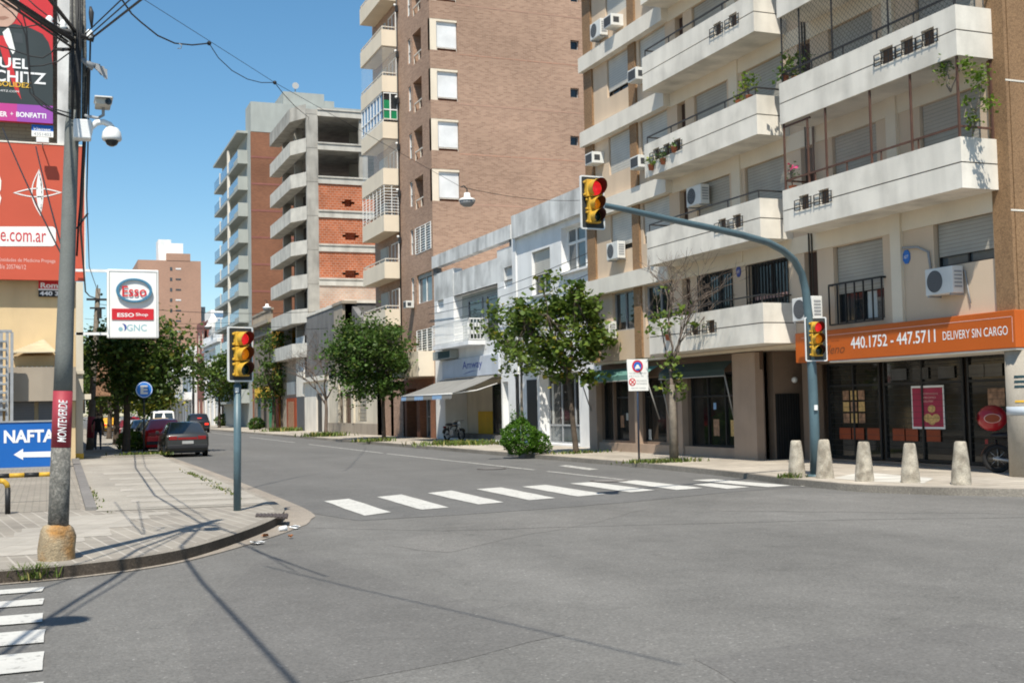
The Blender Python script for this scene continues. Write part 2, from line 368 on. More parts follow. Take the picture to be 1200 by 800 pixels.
mat('rust_rail', (0.10, 0.05, 0.035), 0.7, 0.2, 5)
mat('white_metal', (0.72, 0.72, 0.70), 0.5, 0.06, 3)
mat('cream_rail', (0.62, 0.57, 0.49), 0.6, 0.06, 3)
mat('grey_metal', (0.30, 0.31, 0.32), 0.5, 0.1, 3)
mat('steel', (0.45, 0.45, 0.45), 0.35, 0.1, 3, metal=0.8)
mat('signal_pole', (0.075, 0.125, 0.145), 0.45, 0.12, 3, 0.06, 30, spec=0.5)
mat('signal_yellow', (0.56, 0.33, 0.035), 0.5, 0.15, 9, 0.08, 60)
mat('visor_inside', (0.07, 0.02, 0.015), 0.6, 0.1)
mat('backplate', (0.03, 0.034, 0.034), 0.6, 0.12, 4)
mat('plate_rim', (0.60, 0.62, 0.62), 0.5, 0.06, 6)
mat('red_lamp', (0.75, 0.02, 0.025), 0.25, 0.25, 30, emit=0.55)
mat('amber_lamp', (0.85, 0.25, 0.01), 0.25, 0.25, 30, emit=0.22)
mat('green_lamp', (0.008, 0.03, 0.02), 0.2, 0.1, 20, spec=0.6)
mat('white_letter', (0.80, 0.80, 0.79), 0.6, 0.04)
mat('paper_white', (0.78, 0.78, 0.75), 0.7, 0.05)
mat('black_letter', (0.02, 0.02, 0.02), 0.6, 0.04)
mat('brown_letter', (0.16, 0.05, 0.015), 0.6, 0.04)
mat('blue_letter', (0.05, 0.08, 0.30), 0.6, 0.04)
mat('teal_letter', (0.25, 0.45, 0.50), 0.6, 0.04)
mat('yellow_letter', (0.75, 0.45, 0.05), 0.6, 0.04)
mat('sign_blue', (0.012, 0.13, 0.50), 0.45, 0.06, 2)
mat('nafta_blue', (0.01, 0.11, 0.40), 0.4, 0.05, 1)
mat('sign_red', (0.55, 0.02, 0.03), 0.5, 0.06, 2)
mat('poster_red', (0.55, 0.028, 0.035), 0.6, 0.05, 1)
mat('poster_dark', (0.045, 0.055, 0.06), 0.6, 0.08, 1)
mat('poster_suit', (0.030, 0.042, 0.045), 0.6, 0.08, 1)
mat('skin_print', (0.52, 0.33, 0.25), 0.6, 0.05, 3)
mat('skin_shade', (0.33, 0.17, 0.12), 0.6, 0.05, 3)
mat('grey_print', (0.35, 0.34, 0.34), 0.6, 0.08, 8)
mat('poster_violet', (0.30, 0.07, 0.38), 0.6, 0.05, 1)
mat('poster_pink', (0.50, 0.05, 0.25), 0.6, 0.05, 1)
mat('ad_red', (0.50, 0.085, 0.045), 0.6, 0.05, 0.7)
mat('ad_pink', (0.72, 0.45, 0.40), 0.6, 0.04, 1)
mat('orange_sign', (0.48, 0.10, 0.010), 0.5, 0.05, 1.0)
mat('hedge_yellow', (0.65, 0.40, 0.02), 0.6, 0.1)
mat('amway_face', (0.55, 0.58, 0.63), 0.6, 0.06, 1, streak=0.1)
mat('awning_grey', (0.22, 0.215, 0.20), 0.9, 0.08, 1, streak=0.1)
mat('awning_blue', (0.25, 0.40, 0.60), 0.9, 0.08, 1)
mat('awning_green', (0.10, 0.22, 0.19), 0.9, 0.08, 1)
mat('awning_dark', (0.035, 0.055, 0.05), 0.9, 0.08, 1)
mat('ac_white', (0.66, 0.66, 0.63), 0.55, 0.05, 3, streak=0.06)
mat('ac_dark', (0.05, 0.052, 0.055), 0.6, 0.1)
mat('cable_black', (0.02, 0.02, 0.021), 0.6, 0.1)
mat('bark', (0.085, 0.065, 0.048), 0.95, 0.25, 6, 0.15, 40, 0.6, 30)
mat('bark_pale', (0.17, 0.145, 0.115), 0.95, 0.25, 6, 0.15, 40, 0.6, 30)
mat('twig', (0.13, 0.10, 0.08), 0.95, 0.2, 6)
mat('terracotta', (0.36, 0.12, 0.06), 0.8, 0.1)
mat('flower_pink', (0.75, 0.06, 0.22), 0.6, 0.15, 8)
mat('soil', (0.06, 0.045, 0.03), 0.95, 0.2)
mat('tyre', (0.016, 0.016, 0.017), 0.85, 0.1)
mat('rim_metal', (0.38, 0.38, 0.38), 0.35, 0.1, metal=0.6)
mat('plastic_black', (0.02, 0.02, 0.022), 0.5, 0.1)
mat('poster_magenta', (0.36, 0.03, 0.07), 0.6, 0.1, 2)
mat('food_print', (0.55, 0.36, 0.14), 0.6, 0.3, 18)
mat('teal_dark', (0.02, 0.06, 0.075), 0.5, 0.2)
mat('curtain', (0.46, 0.46, 0.43), 0.9, 0.15, 3)
mat('green_pane', (0.01, 0.20, 0.08), 0.4, 0.1)
mat('orange_seat', (0.26, 0.05, 0.015), 0.6, 0.15, 2)
mat('poster_misc', (0.30, 0.17, 0.10), 0.6, 0.5, 9)
mat('bike_red', (0.34, 0.012, 0.02), 0.35, 0.05, coat=0.4)
mat('cloth_dark', (0.02, 0.02, 0.022), 0.9, 0.1)
mat('denim', (0.05, 0.075, 0.12), 0.9, 0.15, 8)
mat('skin', (0.40, 0.25, 0.18), 0.6, 0.05)
mat('hair', (0.02, 0.016, 0.014), 0.7, 0.1)
mat('litter_white', (0.75, 0.75, 0.74), 0.7, 0.05)
mat('litter_brown', (0.35, 0.14, 0.05), 0.7, 0.2)
mat('grate_iron', (0.075, 0.06, 0.055), 0.7, 0.2, 9)
mat('shade_white', (0.78, 0.78, 0.76), 0.4, 0.04)
mat('shade_under', (0.25, 0.25, 0.25), 0.5, 0.05)
mat('ad_plate', (0.45, 0.50, 0.55), 0.5, 0.1)
mat('adt_blue', (0.03, 0.16, 0.50), 0.5, 0.05)
mat('tile_roof', (0.62, 0.53, 0.37), 0.9, 0.1, 2)
mat('stucco_pale', (0.50, 0.47, 0.41), 0.9, 0.1, 1, streak=0.3)
glassy('glass_dark', (0.022, 0.026, 0.028), 0.06, 0.55)
glassy('glass_shop', (0.016, 0.016, 0.014), 0.05, 0.5, 0.6, 1.5)
glassy('glass_grey', (0.10, 0.115, 0.12), 0.08, 0.5)
glassy('glass_blue', (0.13, 0.22, 0.34), 0.15, 0.5, 0.2)
glassy('glass_far', (0.055, 0.06, 0.065), 0.12, 0.5)
glassy('glass_car', (0.035, 0.045, 0.045), 0.04, 0.6, 0.4, 2)
clear('net_clear', (0.72, 0.72, 0.68), 0.22)
clear('net_dark', (0.16, 0.14, 0.12), 0.22)
clear('sheet_clear', (0.75, 0.80, 0.85), 0.25)
for nm, c in (('paint_grey', (0.026, 0.027, 0.026)), ('paint_red', (0.60, 0.012, 0.02)), ('paint_black', (0.012, 0.013, 0.016)), ('paint_navy', (0.02, 0.03, 0.055)),
              ('paint_white', (0.72, 0.72, 0.70)), ('paint_yellow', (0.68, 0.36, 0.01)), ('paint_maroon', (0.16, 0.015, 0.02)), ('paint_silver', (0.36, 0.37, 0.38))):
    mat(nm, c, 0.35, 0.05, 2, 0, coat=0.7)
mat('tail_red', (0.20, 0.012, 0.012), 0.25, 0.1)
mat('tail_lit', (0.85, 0.03, 0.015), 0.3, 0.05, emit=1.2)
mat('head_glass', (0.6, 0.62, 0.62), 0.15, 0.1)
slats('shutter_grey', (0.36, 0.335, 0.285), 0.085); slats('shutter_white', (0.74, 0.74, 0.73), 0.06); slats('shutter_pale', (0.50, 0.475, 0.42), 0.085); slats('shutter_dark', (0.10, 0.10, 0.105), 0.09)
slats('shutter_brown', (0.25, 0.22, 0.18))
pattern('brick_tower', (0.40, 0.252, 0.175), (0.265, 0.155, 0.105), (0.36, 0.275, 0.21), 0.27, 0.075, 0.010, var=0.12, vscale=0.25, bump=0.15)
pattern('brick_hollow', (0.44, 0.125, 0.05), (0.33, 0.09, 0.035), (0.42, 0.26, 0.19), 0.36, 0.20, 0.022, var=0.24, vscale=0.6, bump=0.3)
pattern('brick_pale', (0.46, 0.25, 0.17), (0.38, 0.20, 0.13), (0.38, 0.33, 0.28), 0.36, 0.20, 0.03, var=0.22, vscale=0.8, bump=0.3, grime=(0.50, 0.45, 0.38))
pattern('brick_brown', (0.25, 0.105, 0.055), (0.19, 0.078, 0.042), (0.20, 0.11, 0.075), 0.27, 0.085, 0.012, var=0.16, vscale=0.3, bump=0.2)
pattern('brick_far', (0.40, 0.23, 0.16), (0.34, 0.20, 0.14), (0.38, 0.26, 0.20), 0.4, 0.15, 0.015, var=0.10, vscale=0.1, bump=0)
pattern('brick_dirty', (0.42, 0.38, 0.29), (0.36, 0.32, 0.24), (0.25, 0.22, 0.18), 0.5, 0.14, 0.012, var=0.14, vscale=0.5, bump=0.2)
pattern('stone_block', (0.36, 0.30, 0.23), (0.26, 0.21, 0.16), (0.16, 0.13, 0.11), 0.35, 0.16, 0.02, var=0.2, vscale=2, bump=0.5)
pattern('paver', (0.285, 0.258, 0.218), (0.215, 0.195, 0.168), (0.37, 0.34, 0.295), 0.62, 0.20, 0.014, flat=True, var=0.12, vscale=0.45, bump=0.25, rot=1.45, grime=(0.27, 0.24, 0.20))
pattern('paver_pale', (0.375, 0.345, 0.30), (0.33, 0.305, 0.262), (0.30, 0.27, 0.23), 0.40, 0.40, 0.012, flat=True, var=0.12, vscale=0.8, bump=0.25, rot=0.35, offset=0.0, grime=(0.33, 0.30, 0.26))
pattern('tile_walk', (0.43, 0.385, 0.32), (0.35, 0.31, 0.26), (0.26, 0.23, 0.19), 0.40, 0.40, 0.012, flat=True, var=0.22, vscale=0.5, bump=0.2, offset=0.0, grime=(0.27, 0.235, 0.19))
pattern('forecourt_paver', (0.29, 0.26, 0.215), (0.24, 0.215, 0.18), (0.17, 0.155, 0.13), 0.24, 0.12, 0.012, flat=True, var=0.14, vscale=0.5, bump=0.3)
# asphalt
def asphalt(name, col, rough=0.9, speck=0.35, blotch=0.16, crack=True):
    m = bpy.data.materials.new(name); m.use_nodes = True; MATS[name] = m
    n = m.node_tree.nodes; L = m.node_tree.links; b = n['Principled BSDF']; b.inputs['Roughness'].default_value = rough; b.inputs['Specular IOR Level'].default_value = 0.3
    g = n.new('ShaderNodeNewGeometry'); pos = g.outputs['Position']
    def noi(sc, det, rgh=0.5, mp=None):
        t = n.new('ShaderNodeTexNoise'); t.inputs['Scale'].default_value = sc; t.inputs['Detail'].default_value = det; t.inputs['Roughness'].default_value = rgh
        if mp:
            q = n.new('ShaderNodeMapping'); q.inputs['Scale'].default_value = mp; q.inputs['Rotation'].default_value = (0, 0, 0.25); L.new(pos, q.inputs[0]); L.new(q.outputs[0], t.inputs[0])
        else: L.new(pos, t.inputs['Vector'])
        return t.outputs['Fac']
    def rng(f, a, z, lo, hi):
        t = n.new('ShaderNodeMapRange'); t.inputs[1].default_value = a; t.inputs[2].default_value = z; t.inputs[3].default_value = lo; t.inputs[4].default_value = hi; L.new(f, t.inputs[0]); return t.outputs[0]
    def mul(a, c):
        t = n.new('ShaderNodeMath'); t.operation = 'MULTIPLY'; L.new(a, t.inputs[0]); L.new(c, t.inputs[1]); return t.outputs[0]
    f = rng(noi(0.30, 6, 0.6), 0.3, 0.7, 1-blotch, 1+blotch)
    f = mul(f, rng(noi(0.55, 5, 0.55, (1.0, 0.12, 1)), 0.3, 0.7, 1-blotch*0.8, 1+blotch*0.8))
    f = mul(f, rng(noi(2.5, 5, 0.6), 0.3, 0.7, 0.93, 1.07))
    f = mul(f, rng(noi(28, 3, 0.7), 0.3, 0.7, 1-speck*0.6, 1+speck*0.6))
    v = n.new('ShaderNodeTexVoronoi'); v.inputs['Scale'].default_value = 55; L.new(pos, v.inputs['Vector'])
    sp = n.new('ShaderNodeSeparateColor'); L.new(v.outputs['Color'], sp.inputs[0])
    f = mul(f, rng(sp.outputs[0], 0.0, 1.0, 1-speck, 1+speck))
    f = mul(f, rng(sp.outputs[1], 0.965, 1.0, 1.0, 1.6))
    f = mul(f, rng(noi(0.9, 2, 0.4), 0.66, 0.74, 1.0, 0.86)); f = mul(f, rng(noi(3.1, 3, 0.5), 0.68, 0.76, 1.0, 0.80)); f = mul(f, rng(noi(1.7, 8, 0.7), 0.64, 0.75, 1.0, 1.14))
    if crack:
        v2 = n.new('ShaderNodeTexVoronoi'); v2.feature = 'DISTANCE_TO_EDGE'; v2.inputs['Scale'].default_value = 0.16
        nn = n.new('ShaderNodeTexNoise'); nn.inputs['Scale'].default_value = 0.9; nn.inputs['Detail'].default_value = 5; L.new(pos, nn.inputs['Vector'])
        ad = n.new('ShaderNodeVectorMath'); ad.operation = 'ADD'; L.new(pos, ad.inputs[0])
        sc = n.new('ShaderNodeVectorMath'); sc.operation = 'SCALE'; sc.inputs['Scale'].default_value = 1.6; L.new(nn.outputs['Color'], sc.inputs[0]); L.new(sc.outputs[0], ad.inputs[1]); L.new(ad.outputs[0], v2.inputs['Vector'])
        f = mul(f, rng(v2.outputs['Distance'], 0.0, 0.003, 0.84, 1.0))
    vm = n.new('ShaderNodeVectorMath'); vm.operation = 'SCALE'; vm.inputs[0].default_value = col; L.new(f, vm.inputs['Scale']); L.new(vm.outputs[0], b.inputs['Base Color'])
    bp = n.new('ShaderNodeBump'); bp.inputs['Strength'].default_value = 0.5; bp.inputs['Distance'].default_value = 0.01; L.new(noi(70, 2), bp.inputs['Height']); L.new(bp.outputs[0], b.inputs['Normal'])
    return m
asphalt('asphalt_cross', (0.143, 0.138, 0.128), speck=0.17, blotch=0.15)
asphalt('asphalt_avenue', (0.128, 0.125, 0.119), speck=0.16, blotch=0.10)
asphalt('asphalt_patch', (0.131, 0.126, 0.118), speck=0.15, blotch=0.12)
asphalt('asphalt_pale', (0.151, 0.145, 0.134), speck=0.18, blotch=0.15)
asphalt('dust_stain', (0.22, 0.20, 0.17), speck=0.24, blotch=0.15, crack=False)
asphalt('gutter_concrete', (0.27, 0.235, 0.195), speck=0.15, blotch=0.15, crack=False)
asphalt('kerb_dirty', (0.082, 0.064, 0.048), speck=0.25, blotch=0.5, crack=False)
asphalt('kerb_grey', (0.24, 0.215, 0.18), speck=0.2, blotch=0.3, crack=False)
asphalt('path_concrete', (0.30, 0.275, 0.235), speck=0.12, blotch=0.2, crack=False)
asphalt('slab_grey', (0.17, 0.16, 0.15), speck=0.12, blotch=0.2, crack=False)
# worn road paint: paint with asphalt showing through
def worn(name, col, under, amt):
    m = mat(name, col, 0.8, 0.06, 2, 0.05, 40); n = m.node_tree.nodes; L = m.node_tree.links; b = n['Principled BSDF']
    src = b.inputs['Base Color'].links[0].from_socket
    g = n.new('ShaderNodeNewGeometry'); t = n.new('ShaderNodeTexNoise'); t.inputs['Scale'].default_value = 9; t.inputs['Detail'].default_value = 9; t.inputs['Roughness'].default_value = 0.75; L.new(g.outputs['Position'], t.inputs['Vector'])
    r = n.new('ShaderNodeMapRange'); r.inputs[1].default_value = 0.62-amt*0.3; r.inputs[2].default_value = 0.70-amt*0.2; L.new(t.outputs['Fac'], r.inputs[0])
    mx = n.new('ShaderNodeMix'); mx.data_type = 'RGBA'; L.new(r.outputs[0], mx.inputs[0]); L.new(src, mx.inputs[6]); mx.inputs[7].default_value = (*under, 1); L.new(mx.outputs[2], b.inputs['Base Color']); return m
worn('road_paint', (0.50, 0.49, 0.455), (0.15, 0.145, 0.135), 0.22)
worn('road_paint_old', (0.44, 0.43, 0.40), (0.16, 0.155, 0.145), 0.45)
leafmat('leaf_mid', (0.045, 0.085, 0.014), (0.14, 0.21, 0.035), (0.20, 0.19, 0.03), 0.08)
leafmat('leaf_yellow', (0.045, 0.085, 0.012), (0.16, 0.225, 0.032), (0.32, 0.28, 0.035), 0.07)
leafmat('leaf_fresh', (0.035, 0.08, 0.015), (0.11, 0.20, 0.035), (0.16, 0.20, 0.04), 0.08)
leafmat('leaf_dark', (0.03, 0.06, 0.012), (0.09, 0.15, 0.028), (0.11, 0.15, 0.03), 0.06)
leafmat('leaf_bush', (0.035, 0.095, 0.008), (0.10, 0.22, 0.018), (0.16, 0.28, 0.03), 0.08)
leafmat('leaf_lime', (0.08, 0.14, 0.015), (0.18, 0.28, 0.03), (0.30, 0.34, 0.05), 0.12)
leafmat('leaf_gold', (0.14, 0.15, 0.012), (0.27, 0.25, 0.02), (0.36, 0.32, 0.04), 0.12)
leafmat('leaf_brown', (0.10, 0.07, 0.02), (0.19, 0.17, 0.05), (0.26, 0.12, 0.03), 0.2)
leafmat('grass_blade', (0.06, 0.10, 0.015), (0.15, 0.20, 0.035), (0.30, 0.26, 0.08), 0.15)
mat('oval_blue', (0.06, 0.19, 0.30), 0.5, 0.08)
mat('plate_grey', (0.35, 0.35, 0.34), 0.5, 0.1, 9)
mat('sign_bright_blue', (0.03, 0.22, 0.72), 0.45, 0.06, 2)
mat('column_concrete', (0.40, 0.36, 0.30), 0.95, 0.15, 2, 0.12, 50, 0.4, 50, streak=0.25, tint=(0.25, 0.22, 0.18), tscale=2, tamt=0.5)
mat('dish_grey', (0.42, 0.42, 0.41), 0.5, 0.06)
mat('arm_grey', (0.30, 0.29, 0.27), 0.6, 0.1)
asphalt('asphalt_patch_dark', (0.088, 0.085, 0.080), speck=0.2, blotch=0.12, crack=False)
# ------------------------------------------------------------ ground, road, pavements
def offset(line, d):
    """polyline offset to its left by d"""
    out = []
    for i, p in enumerate(line):
        a = Vector(line[max(i-1, 0)]); b = Vector(line[min(i+1, len(line)-1)]); t = (b-a).normalized()
        out.append((p[0]-t.y*d, p[1]+t.x*d))
    return out
def smooth(line, it=2):
    for _ in range(it):
        o = [line[0]]
        for a, b in zip(line[:-1], line[1:]):
            o += [(a[0]*.75+b[0]*.25, a[1]*.75+b[1]*.25), (a[0]*.25+b[0]*.75, a[1]*.25+b[1]*.75)]
        o.append(line[-1]); line = o
    return line
def sheet(name, poly, z, m, mb=None):
    mb = MB(); mb.face([(x, y, z) for x, y in poly]); return struct(mb, name, m)
g2 = lambda px, py, z=0.0: tuple(G(px, py, z)[:2])
sheet('road', [(-900, -900), (900, -900), (900, 1500), (-900, 1500)], 0.0, 'asphalt_cross')
KR = smooth([(15.3, 600), (15.3, 60), (15.3, 34), (15.28, 28)] + [tuple(G(px, py, .13)[:2]) for px, py in ((870, 553.8), (915, 560), (953, 563.5), (1000, 567.8), (1045, 569.5), (1090, 571.2), (1135, 572), (1190, 573), (1290, 574.5))] + [(26, 15.2), (36, 14.8), (120, 14)])
KL = smooth([(4.2, 600), (4.18, 60), (4.15, 45), (4.05, 32), (3.9, 24), (3.8, 20.6), (3.55, 19.1), (2.9, 17.3), (1.75, 15.0), (1.15, 14.3), (0.4, 13.85), (-0.5, 13.65), (-5, 13.4), (-120, 12)])
# avenue surface (a newer, darker asphalt) up to its ragged seam with the crossing
seam = [(4.35, 19.7), g2(420, 610), g2(470, 607), g2(540, 603), g2(640, 596), g2(740, 588), g2(850, 577), g2(930, 571), (15.0, 19.9)]
ave = [(4.2, 600)] + [(4.2, 24.0), (4.2, 20.5)] + seam + [(15.28, 24), (15.3, 600)]
sheet('avenue_surface', ave, 0.004, 'asphalt_avenue')
def ragged(poly, amp=0.05, step=0.35):
    out = []
    for a, b in zip(poly, poly[1:]+poly[:1]):
        a = Vector(a); b = Vector(b); k = max(1, int((b-a).length/step))
        for i in range(k):
            p = a.lerp(b, i/k); nz = mnoise.noise_vector(Vector((p.x*1.7, p.y*1.7, 3.1))); out.append((p.x+nz.x*amp, p.y+nz.y*amp))
    return out
sheet('asphalt_patch', ragged([g2(300, 659), g2(350, 643), g2(410, 664), g2(660, 743), g2(545, 772), g2(400, 800), g2(240, 860), g2(215, 740)]), 0.0025, 'asphalt_patch')
sheet('asphalt_patch', ragged([g2(815, 772), g2(950, 752), g2(1140, 729), g2(1215, 742), g2(1300, 800), g2(1250, 860), g2(960, 860)]), 0.0025, 'asphalt_patch')
sheet('asphalt_patch', ragged([g2(455, 640), g2(540, 612), g2(640, 600), g2(760, 594), g2(700, 612), g2(610, 628), g2(520, 648)], .12, .2), 0.0025, 'asphalt_pale')
sheet('asphalt_patch', ragged([g2(840, 584), g2(1010, 578), g2(1230, 583), g2(1230, 602), g2(1000, 600), g2(830, 598)], .12, .3), 0.0025, 'asphalt_pale')
for pts in (((300, 617), (520, 622), (760, 615), (1000, 609), (1230, 606)),):
    a = [G(*p) for p in pts]; mb = MB()
    for p, q in zip(a[:-1], a[1:]):
        k = 14
        for i in range(k):
            u, v = p.lerp(q, i/k), p.lerp(q, (i+1)/k); o0, o1 = .05*mnoise.noise(u*1.3), .05*mnoise.noise(v*1.3)
            mb.face([(u.x, u.y+o0, .0058), (v.x, v.y+o1, .0058), (v.x, v.y+o1+.022, .0058), (u.x, u.y+o0+.022, .0058)])
    struct(mb, 'road_crack', 'asphalt_patch_dark')
# kerbs and gutters
def strip(name, line, d0, d1, z0, z1, m):
    a = offset(line, d0); b = offset(line, d1); mb = MB()
    for i in range(len(line)-1):
        q = (a[i], a[i+1], b[i+1], b[i])
        mb.face([(x, y, z1) for x, y in q])
        if z1-z0 > 0.02:
            mb.face([(a[i][0], a[i][1], z0), (a[i+1][0], a[i+1][1], z0), (a[i+1][0], a[i+1][1], z1), (a[i][0], a[i][1], z1)], 1)
            mb.face([(b[i][0], b[i][1], z0), (b[i+1][0], b[i+1][1], z0), (b[i+1][0], b[i+1][1], z1), (b[i][0], b[i][1], z1)], 1)
    return struct(mb, name, m)
# walking down the right kerb line the pavement is on the left hand, down the left kerb line on the right hand
strip('kerb', KR, 0.0, 0.16, -0.05, 0.134, ['kerb_grey', 'kerb_grey'])
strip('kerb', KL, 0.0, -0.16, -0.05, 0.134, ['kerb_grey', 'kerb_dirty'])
mbg = MB(); ga = offset(KL, -0.02)
gb = [(x, y) for x, y in offset(KL, 0.5)]
for i in range(len(KL)-1):
    def wdt(p): return 0.50 if p[1] > 19.5 else (0.44 if p[1] > 18.2 else max(0.10, 0.40-(18.2-p[1])*0.09))
    w0, w1 = wdt(KL[i]), wdt(KL[i+1])
    b0 = offset(KL, w0)[i]; b1 = offset(KL, w1)[i+1]
    mbg.face([(*ga[i], 0.009), (*ga[i+1], 0.009), (*b1, 0.009), (*b0, 0.009)])
struct(mbg, 'gutter', 'gutter_concrete')
inr = offset(KR, 0.16)
mb = MB(); mb.face([(x, y, 0.13) for x, y in inr] + [(120, 20.5, 0.13), (23, 20.5, 0.13), (23, 600, 0.13)]); struct(mb, 'pavement', 'tile_walk')
inl = offset(KL, -0.16)
mb = MB(); mb.face([(x, y, 0.13) for x, y in inl] + [(-120, 600, 0.13)]); struct(mb, 'pavement', 'paver')
sheet('pavement_slab', ragged([g2(975, 560, .13), g2(1010, 553, .13), g2(1095, 560, .13), g2(1083, 566, .13), g2(1015, 564, .13)], .03), 0.134, 'concrete_light')
# gas station forecourt, driveway across the pavement, path under the trees
sheet('forecourt', [(0.55, 22.0), (0.95, 47.5), (-60, 47.5), (-60, 21.2), (-6, 21.2)], 0.134, 'forecourt_paver')
sheet('driveway', [(0.78, 21.3), (3.72, 20.9), (3.88, 32), (3.97, 44.5), (1.05, 45.5)], 0.138, 'path_concrete')
for Y, w in ((21.35, .55), (22.75, .5), (24.3, .55), (26.1, .6), (28.2, .65), (30.8, .7), (33.8, .8)):
    sheet('driveway_stripe', ragged([(1.45, Y+.25), (3.68, Y), (3.70, Y+w*1.5), (1.5, Y+w*1.5+.25)], .03), 0.142, 'paver_pale')
pa_, pb_ = G(0, 652, .13), G(160, 601, .13)
for k in range(9):
    c0 = pa_.lerp(pb_, k/9); c1 = pa_.lerp(pb_, (k+1)/9); wd_ = (.62, .45, .55, .7, .5)[k % 5]
    sheet('paver_strip', [(c0.x-wd_-.25, c0.y+.006), (c0.x+wd_, c0.y+.006), (c0.x+wd_, c1.y-.006), (c0.x-wd_-.25, c1.y-.006)], 0.134, 'paver_pale')
mb = MB(); mb.prism([(0.62, 21.6), (0.80, 21.6), (1.12, 47.4), (0.86, 47.4)], 0.10, 0.19); struct(mb, 'planter_kerb', 'slab_grey')
mb = MB(); mb.box(1.15, 4.05, 47.6, 47.85, 0.1, 0.20); struct(mb, 'pavement_step', 'kerb_grey')
sheet('path', [(1.15, 47.85), (4.0, 47.85), (4.0, 300), (1.15, 300)], 0.136, 'path_concrete')
# painted markings
def mark(q, m='road_paint'):
    return sheet('road_marking', ragged(q, .02, .25), 0.012, m)
ST = [((380, 587.5), (409, 584.6), (458, 600.4), (427, 604.6)), ((441.7, 582.5), (470.8, 579.6), (526, 595), (493.8, 597.5)), ((500.8, 578), (529, 575), (590.4, 588.8), (560.4, 591.3)),
      ((558, 573.3), (587.5, 571.3), (650.8, 583.8), (620, 586.3)), ((611.7, 570.4), (639.6, 568.3), (709.6, 579.2), (677, 582)), ((668, 566.7), (693.8, 565), (767.5, 574.6), (738.3, 577)),
      ((722, 564.6), (746, 563), (823.8, 572), (793.8, 574.4)), ((811, 567.8), (832, 566.5), (878, 571), (852, 573)), ((811, 562.8), (835, 561.5), (927, 569.2), (900, 571)), ((926, 566.2), (945, 565.6), (962, 569.2), (940, 570.3))]
for q in ST: mark([g2(*p) for p in q])
for ya, yb, xe in ((688.5, 693.5, 51), (702, 709, 51), (719, 729.5, 50), (738, 753.5, 53), (764, 786, 52), (800, 832, 50)):
    a = G(xe, ya); b = G(xe-1, yb); mark([(a.x, a.y), (b.x, b.y), (b.x-4.5, b.y-0.12), (a.x-4.5, a.y-0.12)])
for y0, y1 in ((24.6, 29.4), (30.3, 45.5), (46.2, 62), (66, 84), (92, 112), (124, 150)):
    dx = lambda y: 12.42 + max(0, y-45)*0.018
    sheet('road_marking', ragged([(dx(y0), y0), (dx(y0)+.13, y0), (dx(y1)+.13, y1), (dx(y1), y1)], .012, .5), 0.012, 'road_paint_old')
mark([g2(655, 546), g2(664, 545), g2(702, 550), g2(690, 551)], 'road_paint_old')
for px, py, r in ((576, 549.5, .42), (714, 563.6, .45)):
    mb = MB(); c = G(px, py); disc(mb, (c.x, c.y, 0.014), (1, 0, 0), (0, 1, 0), r, r); disc(mb, (c.x, c.y, 0.018), (1, 0, 0), (0, 1, 0), r*.82, r*.82, 1); struct(mb, 'manhole_cover', ['grate_iron', 'slab_grey'])
# ground beyond, so that nothing floats
def facemap(parent, T): return T
# ------------------------------------------------------------ facade parts
def window(par, T, u0, u1, z0, z1, n=-0.16, shut=None, down=0.0, fr='dark_frame', pane='glass_dark', mull=1, trans=None, w=0.05, label=None, panes=None):
    b = MB(T)
    b.box(u0, u0+w, n-.05, n, z0, z1); b.box(u1-w, u1, n-.05, n, z0, z1); b.box(u0+w, u1-w, n-.05, n, z1-w, z1); b.box(u0+w, u1-w, n-.05, n, z0, z0+w)
    for k in range(mull):
        c = u0+(u1-u0)*(k+1)/(mull+1); b.box(c-w*.5, c+w*.5, n-.05, n-.004, z0+w, z1-w)
    if trans: b.box(u0+w, u1-w, n-.05, n-.008, trans-w*.5, trans+w*.5)
    o = b.build('window', fr, par)
    if label: o['label'] = label
    p = MB(T); p.box(u0+w*.5, u1-w*.5, n-.065, n-.052, z0+w*.5, z1-w*.5); p.build('pane', pane, o)
    if shut and down > 0:
        s = MB(T); zz = z1-(z1-z0)*down; s.box(u0+w*.9, u1-w*.9, n+.006, n+.03, zz, z1-.01); s.build('shutter', shut, o)
    return o
def grille(par, T, u0, u1, z0, z1, n, m='black_metal', nu=10, nz=0, r=.012, name='grille'):
    b = MB(T)
    for k in range(nu+1):
        c = u0+(u1-u0)*k/nu; b.box(c-r, c+r, n, n+2*r, z0, z1)
    for z in [z0, z1] + [z0+(z1-z0)*(k+1)/(nz+1) for k in range(nz)]: b.box(u0, u1, n-r*1.2, n-.002, z-r, z+r)
    return b.build(name, m, par)
def rail(par, T, u0, u1, n, z, zb, m='dark_frame', r=.02, every=1.0, name='railing', ends=None):
    b = MB(T); b.box(u0, u1, n-r, n+r, z-r, z+r); k = max(1, int(abs(u1-u0)/every))
    for i in range(k+1):
        c = u0+(u1-u0)*i/k; b.box(c-r*.7, c+r*.7, n-r*.7, n+r*.7, zb, z-r)
    if ends:
        b.box(u0-r, u0+r, n-ends, n-r, z-r, z+r); b.box(u1-r, u1+r, n-ends, n-r, z-r, z+r)
    return b.build(name, m, par)
